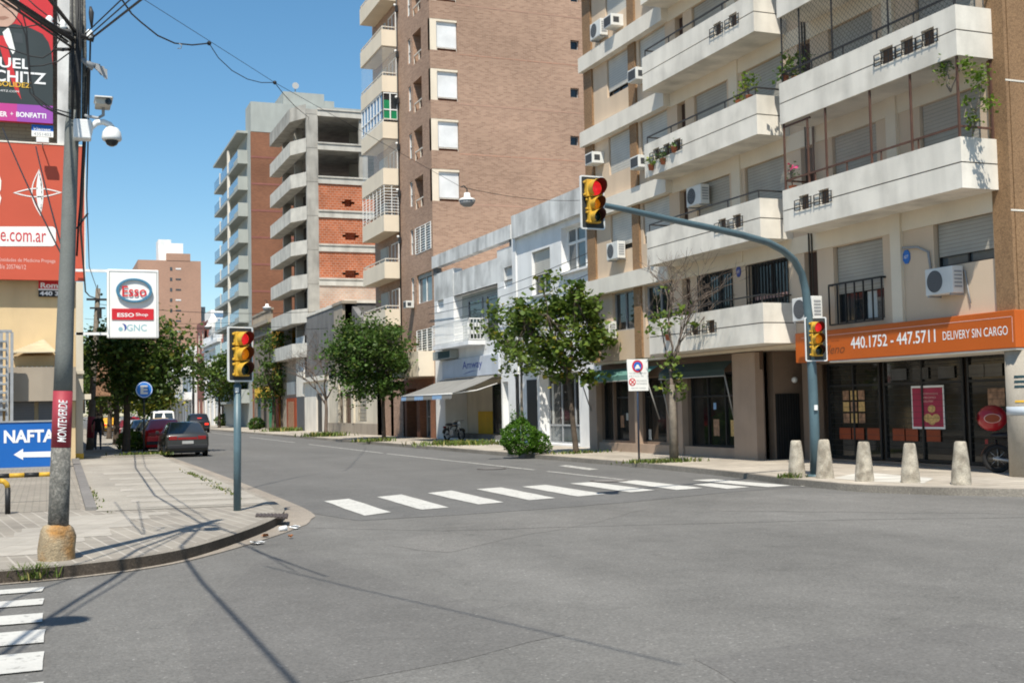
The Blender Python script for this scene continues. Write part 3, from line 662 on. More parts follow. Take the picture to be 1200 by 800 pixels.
def slabbox(T, mb, u0, u1, n0, n1, z0, z1, holes=(), mi=0):
    """a panel of thickness n0..n1 with through openings, cut into boxes"""
    mb.T = T
    us = sorted({u0, u1, *[h[0] for h in holes], *[h[1] for h in holes]}); zs = sorted({z0, z1, *[h[2] for h in holes], *[h[3] for h in holes]})
    us = [u for u in us if u0 <= u <= u1]; zs = [z for z in zs if z0 <= z <= z1]
    for i in range(len(us)-1):
        for j in range(len(zs)-1):
            cu, cz = (us[i]+us[i+1])/2, (zs[j]+zs[j+1])/2
            if any(h[0] < cu < h[1] and h[2] < cz < h[3] for h in holes): continue
            mb.box(us[i], us[i+1], n0, n1, zs[j], zs[j+1], mi)
# ------------------------------------------------------------ air conditioners (fronts face -Y before they are turned)
def ac_split():
    t = thing('air_conditioner', 'x', 'air conditioner', (0, 0, 0), 'air conditioners hung on the facades')
    b = MB(); b.box(-.42, .42, -.30, 0.0, 0, .58); b.build('casing', 'ac_white', t, bevel=.015)
    f = MB(); disc(f, (-.12, -.304, .29), (1, 0, 0), (0, 0, 1), .24, .24); g = f.build('fan_grille', 'ac_dark', t)
    r = MB()
    for k in range(6): disc(r, (-.12, -.309, .29), (1, 0, 0), (0, 0, 1), .24-.04*k, .24-.04*k, r0=(.24-.04*k-.008)/(.24-.04*k))
    r.build('ring', 'grey_metal', g)
    s = MB()
    for k in range(5): s.box(.425, .43, -.25, -.05, .12+.08*k, .16+.08*k)
    s.build('vent', 'grey_metal', t)
    h = MB(); h.box(-.36, -.32, -.30, .12, -.04, -.002); h.box(.32, .36, -.30, .12, -.04, -.002); h.build('bracket', 'grey_metal', t)
    return t
def ac_box():
    t = thing('air_conditioner', 'x', 'air conditioner', (0, 0, 0), 'air conditioners hung on the facades')
    b = MB(); b.box(-.30, .30, -.42, .05, 0, .40); b.build('casing', 'ac_white', t, bevel=.012)
    f = MB(); f.box(-.25, .25, -.428, -.421, .05, .35); f.build('front_grille', 'ac_dark', t)
    s = MB()
    for x in (-.303, .301): s.box(x, x+.002, -.34, -.12, .10, .30)
    s.build('vent', 'ac_dark', t)
    return t
ACS, ACB = ac_split(), ac_box()
_acn = {0: 0, 1: 0}
def place_ac(kind, x, y, z, label, rz=-math.pi/2):
    src = (ACS, ACB)[kind]
    if _acn[kind] == 0:
        _acn[kind] = 1; src.location = (x, y, z); src.rotation_euler = (0, 0, rz); src['label'] = label; return src
    return dup(src, (x, y, z), rz, label)
# ============================================================ right apartment block
XF, XB, XG = 18.3, 17.3, 19.6
FL = 2.735; ZB = lambda k: 3.27+FL*(k-1)     # underside of the balcony of storey k
TF = FX(XF)
apt = thing('apartment_block', 'cream corner apartment block with deep white balconies over the orange shop front', 'building', (XF, 28, 0.13))
holes = []; wins = []
NK = 6; ZTOP = ZB(NK+1)+0.2
for k in range(1, NK+1):
    z = ZB(k)
    for (a, b) in ((29.2, 31.06), (26.45, 28.39)): holes.append((a, b, z+.28, z+2.31)); wins.append(('L', k, a, b, z+.28, z+2.31))
    if k == 1:
        holes += [(22.62, 24.51, 3.66, 5.56), (19.12, 20.9, 4.62, 5.6)]; wins += [('D', k, 22.62, 24.51, 3.66, 5.56), ('C', k, 19.12, 20.9, 4.62, 5.6)]
    else:
        for (a, b) in ((22.7, 24.4), (19.35, 21.2)): holes.append((a, b, z+.28, z+2.31)); wins.append(('R', k, a, b, z+.28, z+2.31))
    for (a, b) in ((35.35, 36.95), (32.75, 34.55)): holes.append((a, b, z+1.0, z+2.33)); wins.append(('S', k, a, b, z+1.0, z+2.33))
    for (a, b) in ((31.6, 32.1), (25.17, 25.72)): holes.append((a, b, z+.28, z+2.31)); wins.append(('P', k, a, b, z+.28, z+2.31))
w = MB(TF); w.wall(18.56, 38.75, 3.27, ZTOP, holes, 0.26, 0)
w.face(((18.56, 0, 3.27), (38.75, 0, 3.27), (38.75, -3.5, 3.27), (18.56, -3.5, 3.27)))
w.face(((18.56, 0, ZTOP), (38.75, 0, ZTOP), (38.75, -16, ZTOP), (18.56, -16, ZTOP)))
w.face(((38.75, 0, 3.27), (38.75, 0, ZTOP), (38.75, -16, ZTOP), (38.75, -16, 3.27)))
w.box(18.6, 38.7, -16, -3.4, 0.0, 3.26)
w.build('wall', 'cream_wall', apt)
# side on the cross street
TS = FY(18.56); sh = []
for k in range(1, NK+1):
    for a in (20.6, 23.4, 26.2, 29.0): sh.append((a, a+1.5, ZB(k)+1.2, ZB(k)+2.3))
w = MB(TS); w.wall(19.1, 34.3, 3.27, ZTOP, sh, 0.2); w.build('side_wall', 'cream_wall', apt)
w = MB(TS); w.box(XF+.05, 19.1, -.02, .012, 2.72, ZTOP); w.box(20.6, 34.3, -.3, .0, 0.1, 2.7); w.build('side_cladding', 'granite', apt)
for (a, b, c, d) in sh: window(apt, TS, a, b, c, d, -.12, 'shutter_grey', .7)
# granite pilasters
p = MB(TF); p.box(18.545, 19.05, -.02, .06, 2.72, ZTOP); p.build('pillar', 'granite', apt)
for (a, b) in ((34.72, 35.22), (38.08, 38.76)):
    p = MB(TF); p.box(a, b, .0, .07, 3.28, ZTOP-.1); p.build('pillar', 'granite', apt)
p = MB(TF); p.box(21.9, 22.25, 0.0, .09, 3.28, ZTOP-.1); p.box(28.55, 29.0, 0, .07, 5.7, ZTOP-.1); p.build('pilaster', 'cream_paint', apt)
j = MB()
for z in (5.52, 8.2, 10.9): j.box(XF-.066, XF+.6, 18.54, 18.546, z, z+.035)
j.build('joint', 'offwhite', apt)
for k in range(1, NK+1):
    z = ZB(k+1)
    b = MB(TF); b.box(32.5, 38.78, -.02, .26, z-.38, z+.16); b.build('beam', 'offwhite', apt)
    b = MB(TF); b.box(19.06, 32.5, -.02, .035, z-.42, z+.02); b.build('lintel', 'cream_paint', apt)
# windows
rs = random.Random(5)
for (t, k, a, b, c, d) in wins:
    if t == 'L':
        if k == 1:
            o = window(apt, TF, a, b, c, d, -.14, None, 0, 'dark_frame', 'glass_dark', 1)
            grille(o, TF, a-.03, b+.03, c-.05, d-.03, .02, 'black_metal', 13, 1)
            if a < 27:
                q = MB(TF)
                for i in range(11): q.box(a+.15+i*.15, a+.26+i*.15, -.12, -.10, c+1.02, c+1.12)
                q.build('ornament', 'ad_pink', o)
        else: window(apt, TF, a, b, c, d, -.10, 'shutter_grey', (1.0, .86, .97, 0.9)[(k+int(a)) % 4])
    elif t == 'R': window(apt, TF, a, b, c, d, -.10, 'shutter_grey', .82 if a > 22 else .9)
    elif t == 'D':
        o = window(apt, TF, a, b, c, d, -.14, 'shutter_grey', .62, 'dark_frame', 'glass_dark', 1)
        q = MB(TF); q.box(a+.5, a+.85, -.20, -.19, c+.05, c+.7); q.build('curtain', 'curtain', o)
        rail(o, TF, a-.06, b+.06, .12, c+.95, c-.05, 'black_metal', .022, .32, 'railing', .12)
        q = MB(TF); q.box(a-.06, b+.06, .10, .14, c-.06, c-.02); q.build('rail_foot', 'black_metal', o)
    elif t == 'C': window(apt, TF, a, b, c, d, -.14, 'shutter_grey', .76, 'black_metal', 'glass_grey', 1, w=.045)
    elif t == 'S':
        if k == 1: window(apt, TF, a, b, c, d, -.10, None, 0, 'grey_metal', 'glass_dark', 1)
        else: window(apt, TF, a, b, c, d, -.08, 'shutter_pale', (0.78, 1.0, .74, .86)[(k*2+int(a)) % 4] if a > 34 else .8)
    else:
        q = MB(TF); q.box(a, b, -.20, -.17, c, d); q.build('door', 'brown_door', apt)
# balconies
def balcony(k, y0, y1, slots, lab=None, h=1.05):
    z = ZB(k); o = MB(); zt = z+h; zm = z+.53
    hl = [(a, b, zt-.62, zt-.26) for a, b in slots]
    TB = FX(XB)
    slabbox(TB, o, y0, y1, -.11, 0, z, zm-.014, [(a, b, c, d) for a, b, c, d in hl if c < zm])
    slabbox(TB, o, y0, y1, -.11, 0, zm+.014, zt, hl)
    o.T = None
    for (ya, yb) in ((y0, y0+.11), (y1-.11, y1)):
        o.box(XB+.11, XF, ya, yb, z, zm-.014); o.box(XB+.11, XF, ya, yb, zm+.014, zt)
    o.box(XB+.11, XF-.002, y0+.11, y1-.11, z+.004, z+.19)
    bal = o.build('balcony', 'balcony_white', apt)
    if lab: bal['label'] = lab
    gmb = MB()
    us = sorted([y0+.02]+[v for s_ in slots for v in s_]+[y1-.02])
    for i in range(0, len(us), 2): gmb.box(XB+.02, XB+.09, us[i], us[i+1], zm-.014, zm+.014)
    gmb.box(XB+.09, XF-.01, y0+.02, y0+.08, zm-.014, zm+.014); gmb.box(XB+.09, XF-.01, y1-.08, y1-.02, zm-.014, zm+.014)
    gmb.build('groove', 'groove', bal)
    for a, b, c, d in hl: grille(bal, TB, a-.14, b+.14, c+.02, c+.27, .03, 'black_metal', 3, 1, .009)
    if slots:
        q = MB(TB); q.box(min(s_[0] for s_ in slots)-.1, max(s_[1] for s_ in slots)+.1, -.3, -.115, z+.2, zt-.2); q.build('planter', 'brown_fascia', bal)
    return bal
BR = {}
for k in range(2, NK+1):
    BR[k] = balcony(k, 18.86, 25.14, {2: [(24.05, 24.45), (23.25, 23.65)], 3: [(19.5, 19.9), (20.15, 20.55), (20.8, 21.25)]}.get(k, []), {2: 'balcony with rusty posts and climbing plants', 3: 'balcony with netting and three planter openings'}.get(k))
BL = {}
for k in range(1, NK+1):
    BL[k] = balcony(k, 26.18, 32.45, {1: [(29.5, 29.95), (28.6, 29.05)], 2: [(27.1, 27.5), (27.85, 28.25)], 3: [(31.5, 31.9), (30.85, 31.25), (30.2, 30.6)], 4: [(27.0, 27.4), (27.8, 28.2)]}.get(k, []))
    rail(BL[k], FX(XB), 26.3, 32.35, -.06, ZB(k)+1.05+.22, ZB(k)+1.05, 'dark_frame', .018, 1.5, 'railing', .9)
for k in (2, 3, 4):
    rail(BR[k], FX(XB), 18.95, 25.05, -.06, ZB(k)+1.05+.24, ZB(k)+1.05, 'rust_rail' if k == 2 else 'dark_frame', .02, 1.2, 'railing', .9)
# rusty posts that close the lower right balcony and the netting of the one above
pm = MB()
for y in (18.93, 20.35, 21.7, 23.35, 25.06): pm.box(XB+.03, XB+.07, y-.022, y+.022, ZB(2)+1.05, ZB(3)+.0)
for y in (18.93, 25.06): pm.box(XF-.10, XF-.06, y-.022, y+.022, ZB(2)+1.05, ZB(3))
pm.box(XB+.03, XB+.07, 23.95, 25.06, ZB(3)-.10, ZB(3)-.06); pm.box(XB+.03, XB+.07, 24.05, 24.09, ZB(2)+1.05, ZB(3)-.1)
pm.build('post', 'rust_rail', BR[2])
nt = MB(); nt.face(((XB+.05, 18.95, ZB(2)+1.3), (XB+.05, 25.05, ZB(2)+1.3), (XB+.05, 25.05, ZB(3)), (XB+.05, 18.95, ZB(3)))); nt.build('net', 'net_dark', BR[2])
def diamond_net(par, X, y0, y1, z0, z1, s, m):
    b = MB(); r = .006
    n = int((y1-y0+z1-z0)/s)
    for i in range(n+1):
        c = i*s
        for sg in (0, 1):
            a0 = max(0, c-(z1-z0)); a1 = min(y1-y0, c)
            if a1 <= a0: continue
            q0, q1 = (a0, c-a0), (a1, c-a1)
            ya, yb = (y0+q0[0], y0+q1[0]) if sg == 0 else (y1-q0[0], y1-q1[0])
            za, zb = z0+q0[1], z0+q1[1]
            b.face(((X, ya, za-r), (X, yb, zb-r), (X, yb, zb+r), (X, ya, za+r)))
    return b.build('net', m, par)
diamond_net(BR[3], XB+.04, 18.95, 25.05, ZB(3)+1.05, ZB(4), .14, 'dark_frame')
pm = MB()
for y in (18.93, 21.0, 23.0, 24.3, 25.06): pm.box(XB+.05, XB+.08, y-.016, y+.016, ZB(3)+1.05, ZB(4))
pm.build('post', 'dark_frame', BR[3])
# drain pipes in the gap between the balcony stacks
pp = MB()
for y in (25.3, 25.42): pp.tube([(XF-.06, y, ZB(1)+1.1), (XF-.06, y, ZTOP)], .02, 8)
pp.build('drain_pipe', 'dark_frame', apt)
# ------------------------------------------------------------ ground floor, set back under the upper storeys
XG1 = 18.74
yg = lambda px, py=500: onX(px, py, XG1).y
TG, TG1 = FX(XG), FX(XG1)
y705, y737, y752, y781, y806, y869, y872, y897, y938, y958, y1180 = [yg(p) for p in (706, 737, 753, 781, 807, 868, 869, 897, 938, 958, 1192)]
yR0, yR1 = onX(942, 500, XG).y, onX(958, 500, XG).y
gf = MB(TG1)
gf.wall(y897, 38.74, 0.13, 3.27, [(y705-.9, y705+.02, .5, 2.62), (y737+.0, y705-.95, .5, 2.62), (y781, y752, .5, 2.62), (y869, y806, .42, 2.66)], 0.3)
gf.box(y897, y897+.3, -2.4, -.31, .13, 3.17); gf.box(38.45, 38.74, -1.5, -.31, .13, 3.2)
gf.T = TG; gf.wall(18.57, yR0, .13, 3.27, [(18.95, yR1, .2, 2.74, .3)], .3); gf.box(yR0-.2, yR0, -2.4, -.31, .13, 3.17)
gf.box(yR0, y897, -2.4, -2.3, .13, 3.17)
gf.build('shop_wall', 'granite_dark', apt)
s_ = MB(); s_.box(XF+.05, 22.2, 18.6, 38.7, 3.18, 3.262); s_.build('soffit', 'cream_paint', apt)
f_ = MB(TG1); f_.box(y897, 38.7, .02, .10, 2.66, 3.17); f_.build('fascia', 'brown_fascia', apt)
c_ = MB()
for (a, b, m_) in ((y737+.12, y705+.5, 0),):
    pass
for px0, px1 in ((697, 706), (751, 754), (802, 807)):
    a, b = yg(px1), yg(px0); q = MB(TG1); q.box(a, b, .005, .22, .13, 2.66); q.build('column', 'granite_pale', apt)
q = MB(TG1); q.box(yg(896), yg(869), .005, .26, .13, 3.15); q.build('column', 'granite_pale', apt)
q = MB(TG); q.box(onX(966, 500, XG).y, onX(957, 500, XG).y, .005, .25, .13, 2.74); q.build('column', 'granite_dark', apt)
q = MB(TG1); q.box(y869-.0, y705+.0, .0, .16, .13, .42); q.build('plinth', 'granite_pale', apt)
def shopwin(u0, u1, z0, z1, mull, tz=None, n=-.12, pane='glass_shop', posters=(), T=None):
    T = T or TG1
    o = window(apt, T, u0, u1, z0, z1, n, None, 0, 'black_metal', pane, mull, tz, .06)
    for (pu, pz, pw, ph, m_) in posters:
        q = MB(T); q.box(pu, pu+pw, n-.05, n-.044, pz, pz+ph); q.build('poster', m_, o)
    return o
shopwin(y705-.9, y705+.02, .5, 2.62, 0)
shopwin(y737, y705-.95, .5, 2.62, 0, 2.0, posters=((y737+.7, .95, .25, .42, 'poster_misc'), (y737+.35, 1.2, .15, .25, 'curtain')))
shopwin(y781, y752, .5, 2.62, 0, 2.0, posters=((y752-.3, .55, .18, .35, 'curtain'), (y781+.12, .55, .15, .3, 'awning_blue')))
shopwin(y869, y806, .42, 2.66, 2, 1.95, posters=((y869+1.45, .75, .33, .5, 'poster_misc'), (y869+.55, .75, .25, .48, 'food_print'), (y869+1.6, 1.55, .15, .2, 'awning_blue')))
# awnings of that shop, rolled half in, with their folding arms
def awn(u0, u1, m, z=2.98, out=.75):
    XG = XG1; t = thing('shop_awning', '', 'awning', (XG, (u0+u1)/2, 2.7), 'awnings over the dark shop windows')
    b = MB()
    for (n0, z0, n1, z1) in ((.12, z, out, z-.26),):
        X0, X1 = XG-n0, XG-n1
        b.fi([b.pt(p) for p in ((X0, u0, z0), (X0, u1, z0), (X1, u1, z1), (X1, u0, z1))])
        b.fi([b.pt(p) for p in ((X1, u0, z1), (X1, u1, z1), (X1, u1, z1-.18), (X1, u0, z1-.18))])
    b.build('canopy', m, t)
    a = MB()
    for u in (u0+.05, u1-.05):
        a.tube([(XG-.12, u, 1.25), (XG-out+.02, u+.02, z-.30)], .022, 6)
    a.tube([(XG-out, u0, z-.45), (XG-out, u1, z-.45)], .02, 6)
    a.build('folding_arm', 'arm_grey', t)
    return t
t = awn(yg(776, 425), yg(697, 425), 'awning_green', 3.0, .62); t['label'] = 'pale green awning over the dark shop windows behind the no parking sign'
t = awn(yg(864, 425), yg(786, 425), 'awning_dark', 2.98, .45); t['label'] = 'dark rolled awning over the widest shop window beside the granite column'
# entrance recess
ygt = y897-.03; xg1 = onY(938, 500, ygt).x; zg1 = onY(915, 461, ygt).z
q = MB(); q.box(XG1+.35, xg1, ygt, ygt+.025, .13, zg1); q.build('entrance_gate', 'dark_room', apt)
q = MB()
for i in range(9): q.box(XG1+.38+i*(xg1-XG1-.45)/8-.01, XG1+.38+i*(xg1-XG1-.45)/8+.01, ygt-.02, ygt-.004, .15, zg1)
q.build('gate_bars', 'black_metal', apt)
q = MB(); q.ball((xg1-.2, ygt-.08, 2.35), .09, 8); q.build('porch_lamp', 'shade_white', apt)
# orange sign over the corner shop: a thing of its own
sg = thing('shop_sign', 'long orange shop sign with white phone numbers above the corner shop', 'sign', (XF, 22.3, 2.72))
XS = 18.12; z0s, z1s = 2.735, 3.50; ys0, ys1 = 18.45, 25.98
b = MB(); b.box(XS, XF-.01, ys0, ys1, z0s, z1s); b.box(XF-.01, 21.0, ys0, 18.53, z0s, z1s); b.box(XS+.02, 19.55, ys0+.02, 24.6, z0s-.045, z0s-.003, 1); b.build('panel', ['orange_sign', 'offwhite'], sg, bevel=.012)
UL, VL = (0, -1, 0), (0, 0, 1)
def on_sign(px, z): return (XS, onX(px, 400, XS).y, z)
y_ = onX(997, 400, XS).y; y2 = onX(1096, 385, XS).y
text('440.1752 - 447.5711', (XS, y_, 2.98), UL, VL, y_-y2, .285, 'white_letter', sg, bold=.012)
y_ = onX(1105, 395, XS).y; y2 = onX(1181, 385, XS).y
text('DELIVERY SIN CARGO', (XS, y_, 3.005), UL, VL, y_-y2, .185, 'white_letter', sg, bold=.004)
y_ = onX(956, 405, XS).y; y2 = onX(990, 405, XS).y
text('Belleno', (XS, y_, 2.90), UL, VL, y_-y2, .22, 'brown_letter', sg, shear=.35)
text('empanadas desde', (XS, y_+.1, 3.19), UL, VL, y_-y2-.1, .045, 'brown_letter', sg)
mb = MB()
for (a, b_, c, d) in ((18.52, 18.53, 2.85, 3.36), (18.54, 25.7, 3.36, 3.372)): mb.box(XS-.004, XS-.0005, a, b_, c, d)
mb.build('border_line', 'ad_pink', sg)
# corner shop front: grilled glazing
ys = lambda px, py=500: onX(px, py, XG).y
shop = []
for (a, b, mull) in ((ys(1029), ys(966), 1), (ys(1127), ys(1031), 1), (18.95, ys(1129), 0)):
    o = shopwin(a+.03, b-.03, .22, 2.73, mull, 2.13, T=TG)
    gq = MB(TG)
    for i in range(17): gq.box(a+.05, b-.05, -.06, -.052, .28+i*.143, .287+i*.143)
    gq.build('grille', 'black_metal', o); shop.append((a, b, o))
a, b, o = shop[1]
q = MB(TG); pu = ys(1101, 487); q.box(pu, ys(1063, 487), -.16, -.15, 1.02, 2.06); q.box(pu+.04, ys(1063, 487)-.04, -.149, -.145, 1.07, 2.01, 1); q.build('poster', ['paper_white', 'poster_magenta'], o)
mb = MB()
for (dy, z, rr) in ((.28, 1.28, .14), (.55, 1.28, .15), (.42, 1.5, .13), (.42, 1.2, .12)): disc(mb, (XG+.138, pu+dy, z), UL, VL, rr, rr*.7, lift=random.uniform(.001, .006))
mb.build('food_picture', 'food_print', o)
for i in range(3): text(('EMPANADAS', 'PROMO', 'DELIVERY')[i], (XG+.14, pu+.68, 1.84-.09*i), UL, VL, .5-.08*i, .045, 'ad_pink', o)
a, b, o = shop[0]
mb = MB()
for i in range(3):
    for jx in range(3): mb.box(XG+.150, XG+.156, ys(1010)+.05+jx*.32, ys(1010)+.30+jx*.32, 1.15+i*.3, 1.40+i*.3, (i+jx) % 2)
mb.build('menu_board', ['poster_misc', 'food_print'], o)
mb = MB(TG)
for px in (985, 1000, 1018, 1048, 1062, 1088): mb.box(ys(px)-.24, ys(px)+.24, -.146, -.14, .72, 1.02)
mb.build('seat_back', 'orange_seat', o)
a, b, o = shop[2]
mb = MB(TG); mb.box(ys(1172, 480), ys(1152, 480), -.155, -.149, 1.55, 1.95); mb.build('notice', 'poster_misc', o)
mb = MB(TG); mb.box(18.99, 19.25, -.04, -.034, 1.5, 1.9); mb.box(19.06, 19.18, -.033, -.030, 1.6, 1.78, 1); mb.build('notice', ['paper_white', 'sign_blue'], o)
mb = MB(TG)
for px in (1050, 1075, 1105, 1140, 1160): mb.box(ys(px)-.3, ys(px)+.25, -.135, -.13, 2.22, 2.5)
mb.build('inside_light', 'glass_far', o)
# round corner column
cc = thing('corner_column', 'thick bare concrete column with paint scribbles under the end of the orange sign', 'column', (18.62, 18.72, .13))
b = MB(); b.lathe([(.40, 0), (.40, 2.56)], (18.62, 18.72, .13), 28); b.build('shaft', 'column_concrete', cc)
b = MB(); b.lathe([(.405, 1.25), (.405, 1.42)], (18.62, 18.72, .13), 28); b.build('paint_band', 'ad_plate', cc)
mb = MB()
for (z, w_, m_) in ((2.0, .22, 0), (1.9, .26, 0), (1.8, .2, 0), (1.5, .2, 1)):
    for k in range(6):
        a0 = math.pi*1.06+k*.09; mb.fi([mb.pt((18.62+.407*math.cos(a), 18.72+.407*math.sin(a), z+.13+dz)) for a, dz in ((a0, 0), (a0+.09, .01), (a0+.09, .05), (a0, .045))], m_)
mb.build('scribble', ['teal_dark', 'yellow_letter'], cc)
# little shields on the facade
def shield(px, py, m, lab):
    c = onX(px, py, XF); t = thing('alarm_sign', lab, 'sign', (XF, c.y, c.z), 'alarm company shields')
    mb = MB(FX(XF)); pts = [(math.cos(a)*.15*.82+c.y, math.sin(a)*.17+c.z) for a in [math.pi*2*(i+.5)/8 for i in range(8)]]
    A = [mb.pt((u, .005, v)) for u, v in pts]; B = [mb.pt((u, .025, v)) for u, v in pts]; mb.fi(B)
    for i in range(8): mb.fi((A[i], A[(i+1) % 8], B[(i+1) % 8], B[i]))
    mb.build('shield', m, t); text('ADT', (XF-.026, c.y+.075, c.z-.035), UL, VL, .15, .07, 'white_letter', t, shear=.2)
shield(1063, 301, 'adt_blue', 'blue octagonal alarm shield with white letters near the corner window')
shield(866, 318, 'blue_letter', 'dark blue alarm shield between the two grilled windows')
# air conditioners of the block
def acx(kind, px, py, lab, X=XF, dx=0.05):
    c = onX(px, py, X-.2); place_ac(kind, X-dx, c.y, c.z, lab)
acx(0, 1107, 345, 'white air conditioner with black fan on the wall under the corner shuttered window')
acx(0, 968, 376, 'air conditioner beside the mast, at the right end of the lowest balcony', XF, .6)
acx(0, 722, 304, 'white air conditioner with fan, on the wall left of the mast arm')
acx(0, 712, 397, 'old white air conditioner low on the wall beside the leafy tree')
acx(0, 818, 241, 'air conditioner in the shade of the balcony over the mast arm')
acx(0, 702, 45, 'white air conditioner with dark fan, highest one by the brick tower')
acx(1, 720, 33, 'small boxy air conditioner set in the wall under the top left shutter')
acx(1, 698, 193, 'small boxy air conditioner against the granite strip above the arm signal')
acx(1, 752, 198, 'small boxy air conditioner tucked behind the left end of a flowered balcony')
acx(1, 749, 96, 'boxy air conditioner half hidden by the left end of the second highest balcony')
# cables and conduit on the wall by the corner window
q = MB(); yb = onX(1128, 330, XF).y
q.tube([(XF-.03, yb, 4.5), (XF-.03, yb-.12, 4.45), (XF-.03, yb-.2, 4.0), (XF-.03, yb-.25, 3.75)], .014, 6)
q.tube([(XF-.03, onX(1092, 318, XF).y, 4.6), (XF-.05, onX(1090, 300, XF).y, 5.0), (XF-.06, onX(1078, 288, XF).y, 5.15), (XF-.08, onX(1061, 286, XF).y, 5.2)], .03, 6)
q.build('conduit', 'grey_metal', apt)
# ============================================================ white two-storey houses beside the block
XW = 19.5; TW = FX(XW)
yw = lambda px, py=350: onX(px, py, XW).y
zw = lambda px, py: onX(px, py, XW).z
wr = thing('white_house', 'white two storey house with a big recessed window, next to the corner block', 'building', (XW, 44, 0.13))
Y0, Y1, Y2 = 38.78, yw(604.5, 262), 61.0
W1 = (yw(645.5), yw(624), 6.5, 8.38); W2 = (yw(690, 265), yw(659), 7.12, 8.95)
D1 = (yw(679, 480), yw(633, 480), .2, 3.1)
w = MB(TW); w.wall(Y0, Y1, .13, 9.2, [W1+(.22,), W2+(.35,), D1+(.5,)], .25); w.box(Y0, Y1, -9, -.55, .1, 9.15); w.build('wall', 'white_wall', wr)
w = MB(TW); w.box(Y0, Y1-.02, -.3, .22, 9.2, 10.22); w.build('fascia', 'stained_white', wr)
w = MB(TW); w.box(Y1-.02, Y1+.42, -.25, .06, 3.2, 10.30); w.build('pilaster', 'white_wall', wr)
window(wr, TW, *W1, -.16, 'shutter_pale', .55, 'grey_metal', 'glass_dark', 1)
w = MB(TW); w.box(W1[0]-.08, W1[1]+.08, 0, .08, 6.42, 6.49); w.box(W2[0]-.08, W2[1]+.1, 0, .14, 7.03, 7.11); w.build('sill', 'white_wall', wr)
window(wr, TW, *W2, -.28, None, 0, 'white_metal', 'glass_grey', 2, 8.3, w=.11)
o = window(wr, TW, *D1, -.42, None, 0, 'grey_metal', 'glass_shop', 2, .95, w=.07)
q = MB(TW); q.box(D1[0]+.1, D1[1]-.1, -.47, -.462, .3, .95); q.build('kick_panel', 'glass_grey', o)
q = MB(TW); q.box(D1[1]-.42, D1[1]-.2, -.47, -.463, 1.0, 2.7); q.build('curtain', 'curtain', o)
q = MB(TW); q.box(Y0+.9, D1[0]-.3, .0, .12, .13, 2.75); q.build('pilaster', 'white_wall', wr)
q = MB(TW); q.box(Y0+.05, Y0+1.5, .122, .16, .13, .8); q.build('stone_base', 'stone_block', wr)
q = MB(TW); q.box(D1[1]+.3, D1[1]+1.4, .0, .03, .6, 2.9); q.build('iron_gate', 'black_metal', wr)
# left one: open parapet beam, recessed balcony, shop
wl = thing('white_house', 'stained white house with an open roof beam, ornate balcony and grey shop awning', 'building', (XW, 55, 0.13))
yl1, yr0 = yw(531, 330), yw(583, 330)
R1 = (yr0, yl1, 4.95, 7.5)
N1 = (yw(519.5, 340), yw(512, 340), 6.9, 7.72); N2 = (yw(601.5, 315), yw(590.5, 315), 7.15, 8.1)
SH = (yw(588, 480), yw(522, 480), .2, 3.2)
LD = (yw(596, 480), yw(589.5, 480), .13, 2.9)
w = MB(TW); w.wall(Y1+.44, Y2, .13, 7.5, [(R1[0], R1[1], R1[2], 7.5, .5), N1+(.12,), (N2[0], N2[1], N2[2], 7.5, .12), SH+(1.3,), LD+(.3,)], .25)
w.box(Y1+.45, Y2-.01, -9, -1.55, .1, 7.5); w.build('wall', 'white_wall', wl)
w = MB(TW); w.box(yr0, yl1, -.25, -.02, 7.5, 8.68); w.build('parapet', 'stained_white', wl)
w = MB(TW); w.wall(Y1+.44, yr0, 7.5, 9.0, [(N2[0], N2[1], 7.5, N2[3], .12)], .12); w.box(Y1+.44, yr0, -.5, -.13, 7.5, 9.0); w.box(yl1, Y2, -.5, 0, 7.5, 8.95); w.box(yl1-1.0, yl1-.01, -.9, -.30, 7.52, 8.75); w.build('pier', 'stained_white', wl)
w = MB(TW); w.box(Y1+.44, Y2+.04, -.28, .10, 9.28, 9.93); w.build('roof_beam', 'stained_white', wl)
w = MB(TW); w.box(Y2-.5, Y2, -.25, .02, 8.95, 9.28); w.box(Y1+.44, Y1+.8, -.25, .02, 9.0, 9.28); w.build('beam_post', 'grey_wall', wl)
q = MB(TW); q.box(R1[0]+.05, R1[1]-.05, -.49, -.46, 4.98, 7.45); q.build('recess_wall', 'greygreen', wl)
for (a, b) in ((.18, .50), (.60, .86)):
    u = lambda t: R1[1]-(R1[1]-R1[0])*t
    window(wl, TW, u(b), u(a), 5.0, 7.15, -.38, None, 0, 'grey_metal', 'glass_dark', 0)
# ornate balcony
bw = (yw(568, 375), yw(524.5, 376)); b = MB(TW); b.box(bw[0], bw[1], 0.0, .85, 4.75, 4.95); bal = b.build('balcony', 'white_wall', wl)
g = MB(TW); zt = 6.02
g.box(bw[0], bw[1], .80, .84, zt-.06, zt); g.box(bw[0], bw[1], .80, .84, 4.98, 5.03); g.box(bw[0], bw[0]+.04, .02, .84, zt-.06, zt); g.box(bw[0], bw[0]+.04, .02, .84, 4.98, 5.03)
k = int((bw[1]-bw[0])/.2)
for i in range(k+1):
    u = bw[0]+(bw[1]-bw[0])*i/k; g.box(u-.012, u+.012, .81, .83, 5.0, zt-.05)
    for z in (5.2, 5.5, 5.8):
        for s_ in range(8):
            a0, a1 = math.pi*2*s_/8, math.pi*2*(s_+1)/8
            g.face(((u+.1+.075*math.cos(a0), .82, z+.12*math.sin(a0)), (u+.1+.075*math.cos(a1), .82, z+.12*math.sin(a1)), (u+.1+.045*math.cos(a1), .82, z+.085*math.sin(a1)), (u+.1+.045*math.cos(a0), .82, z+.085*math.sin(a0))))
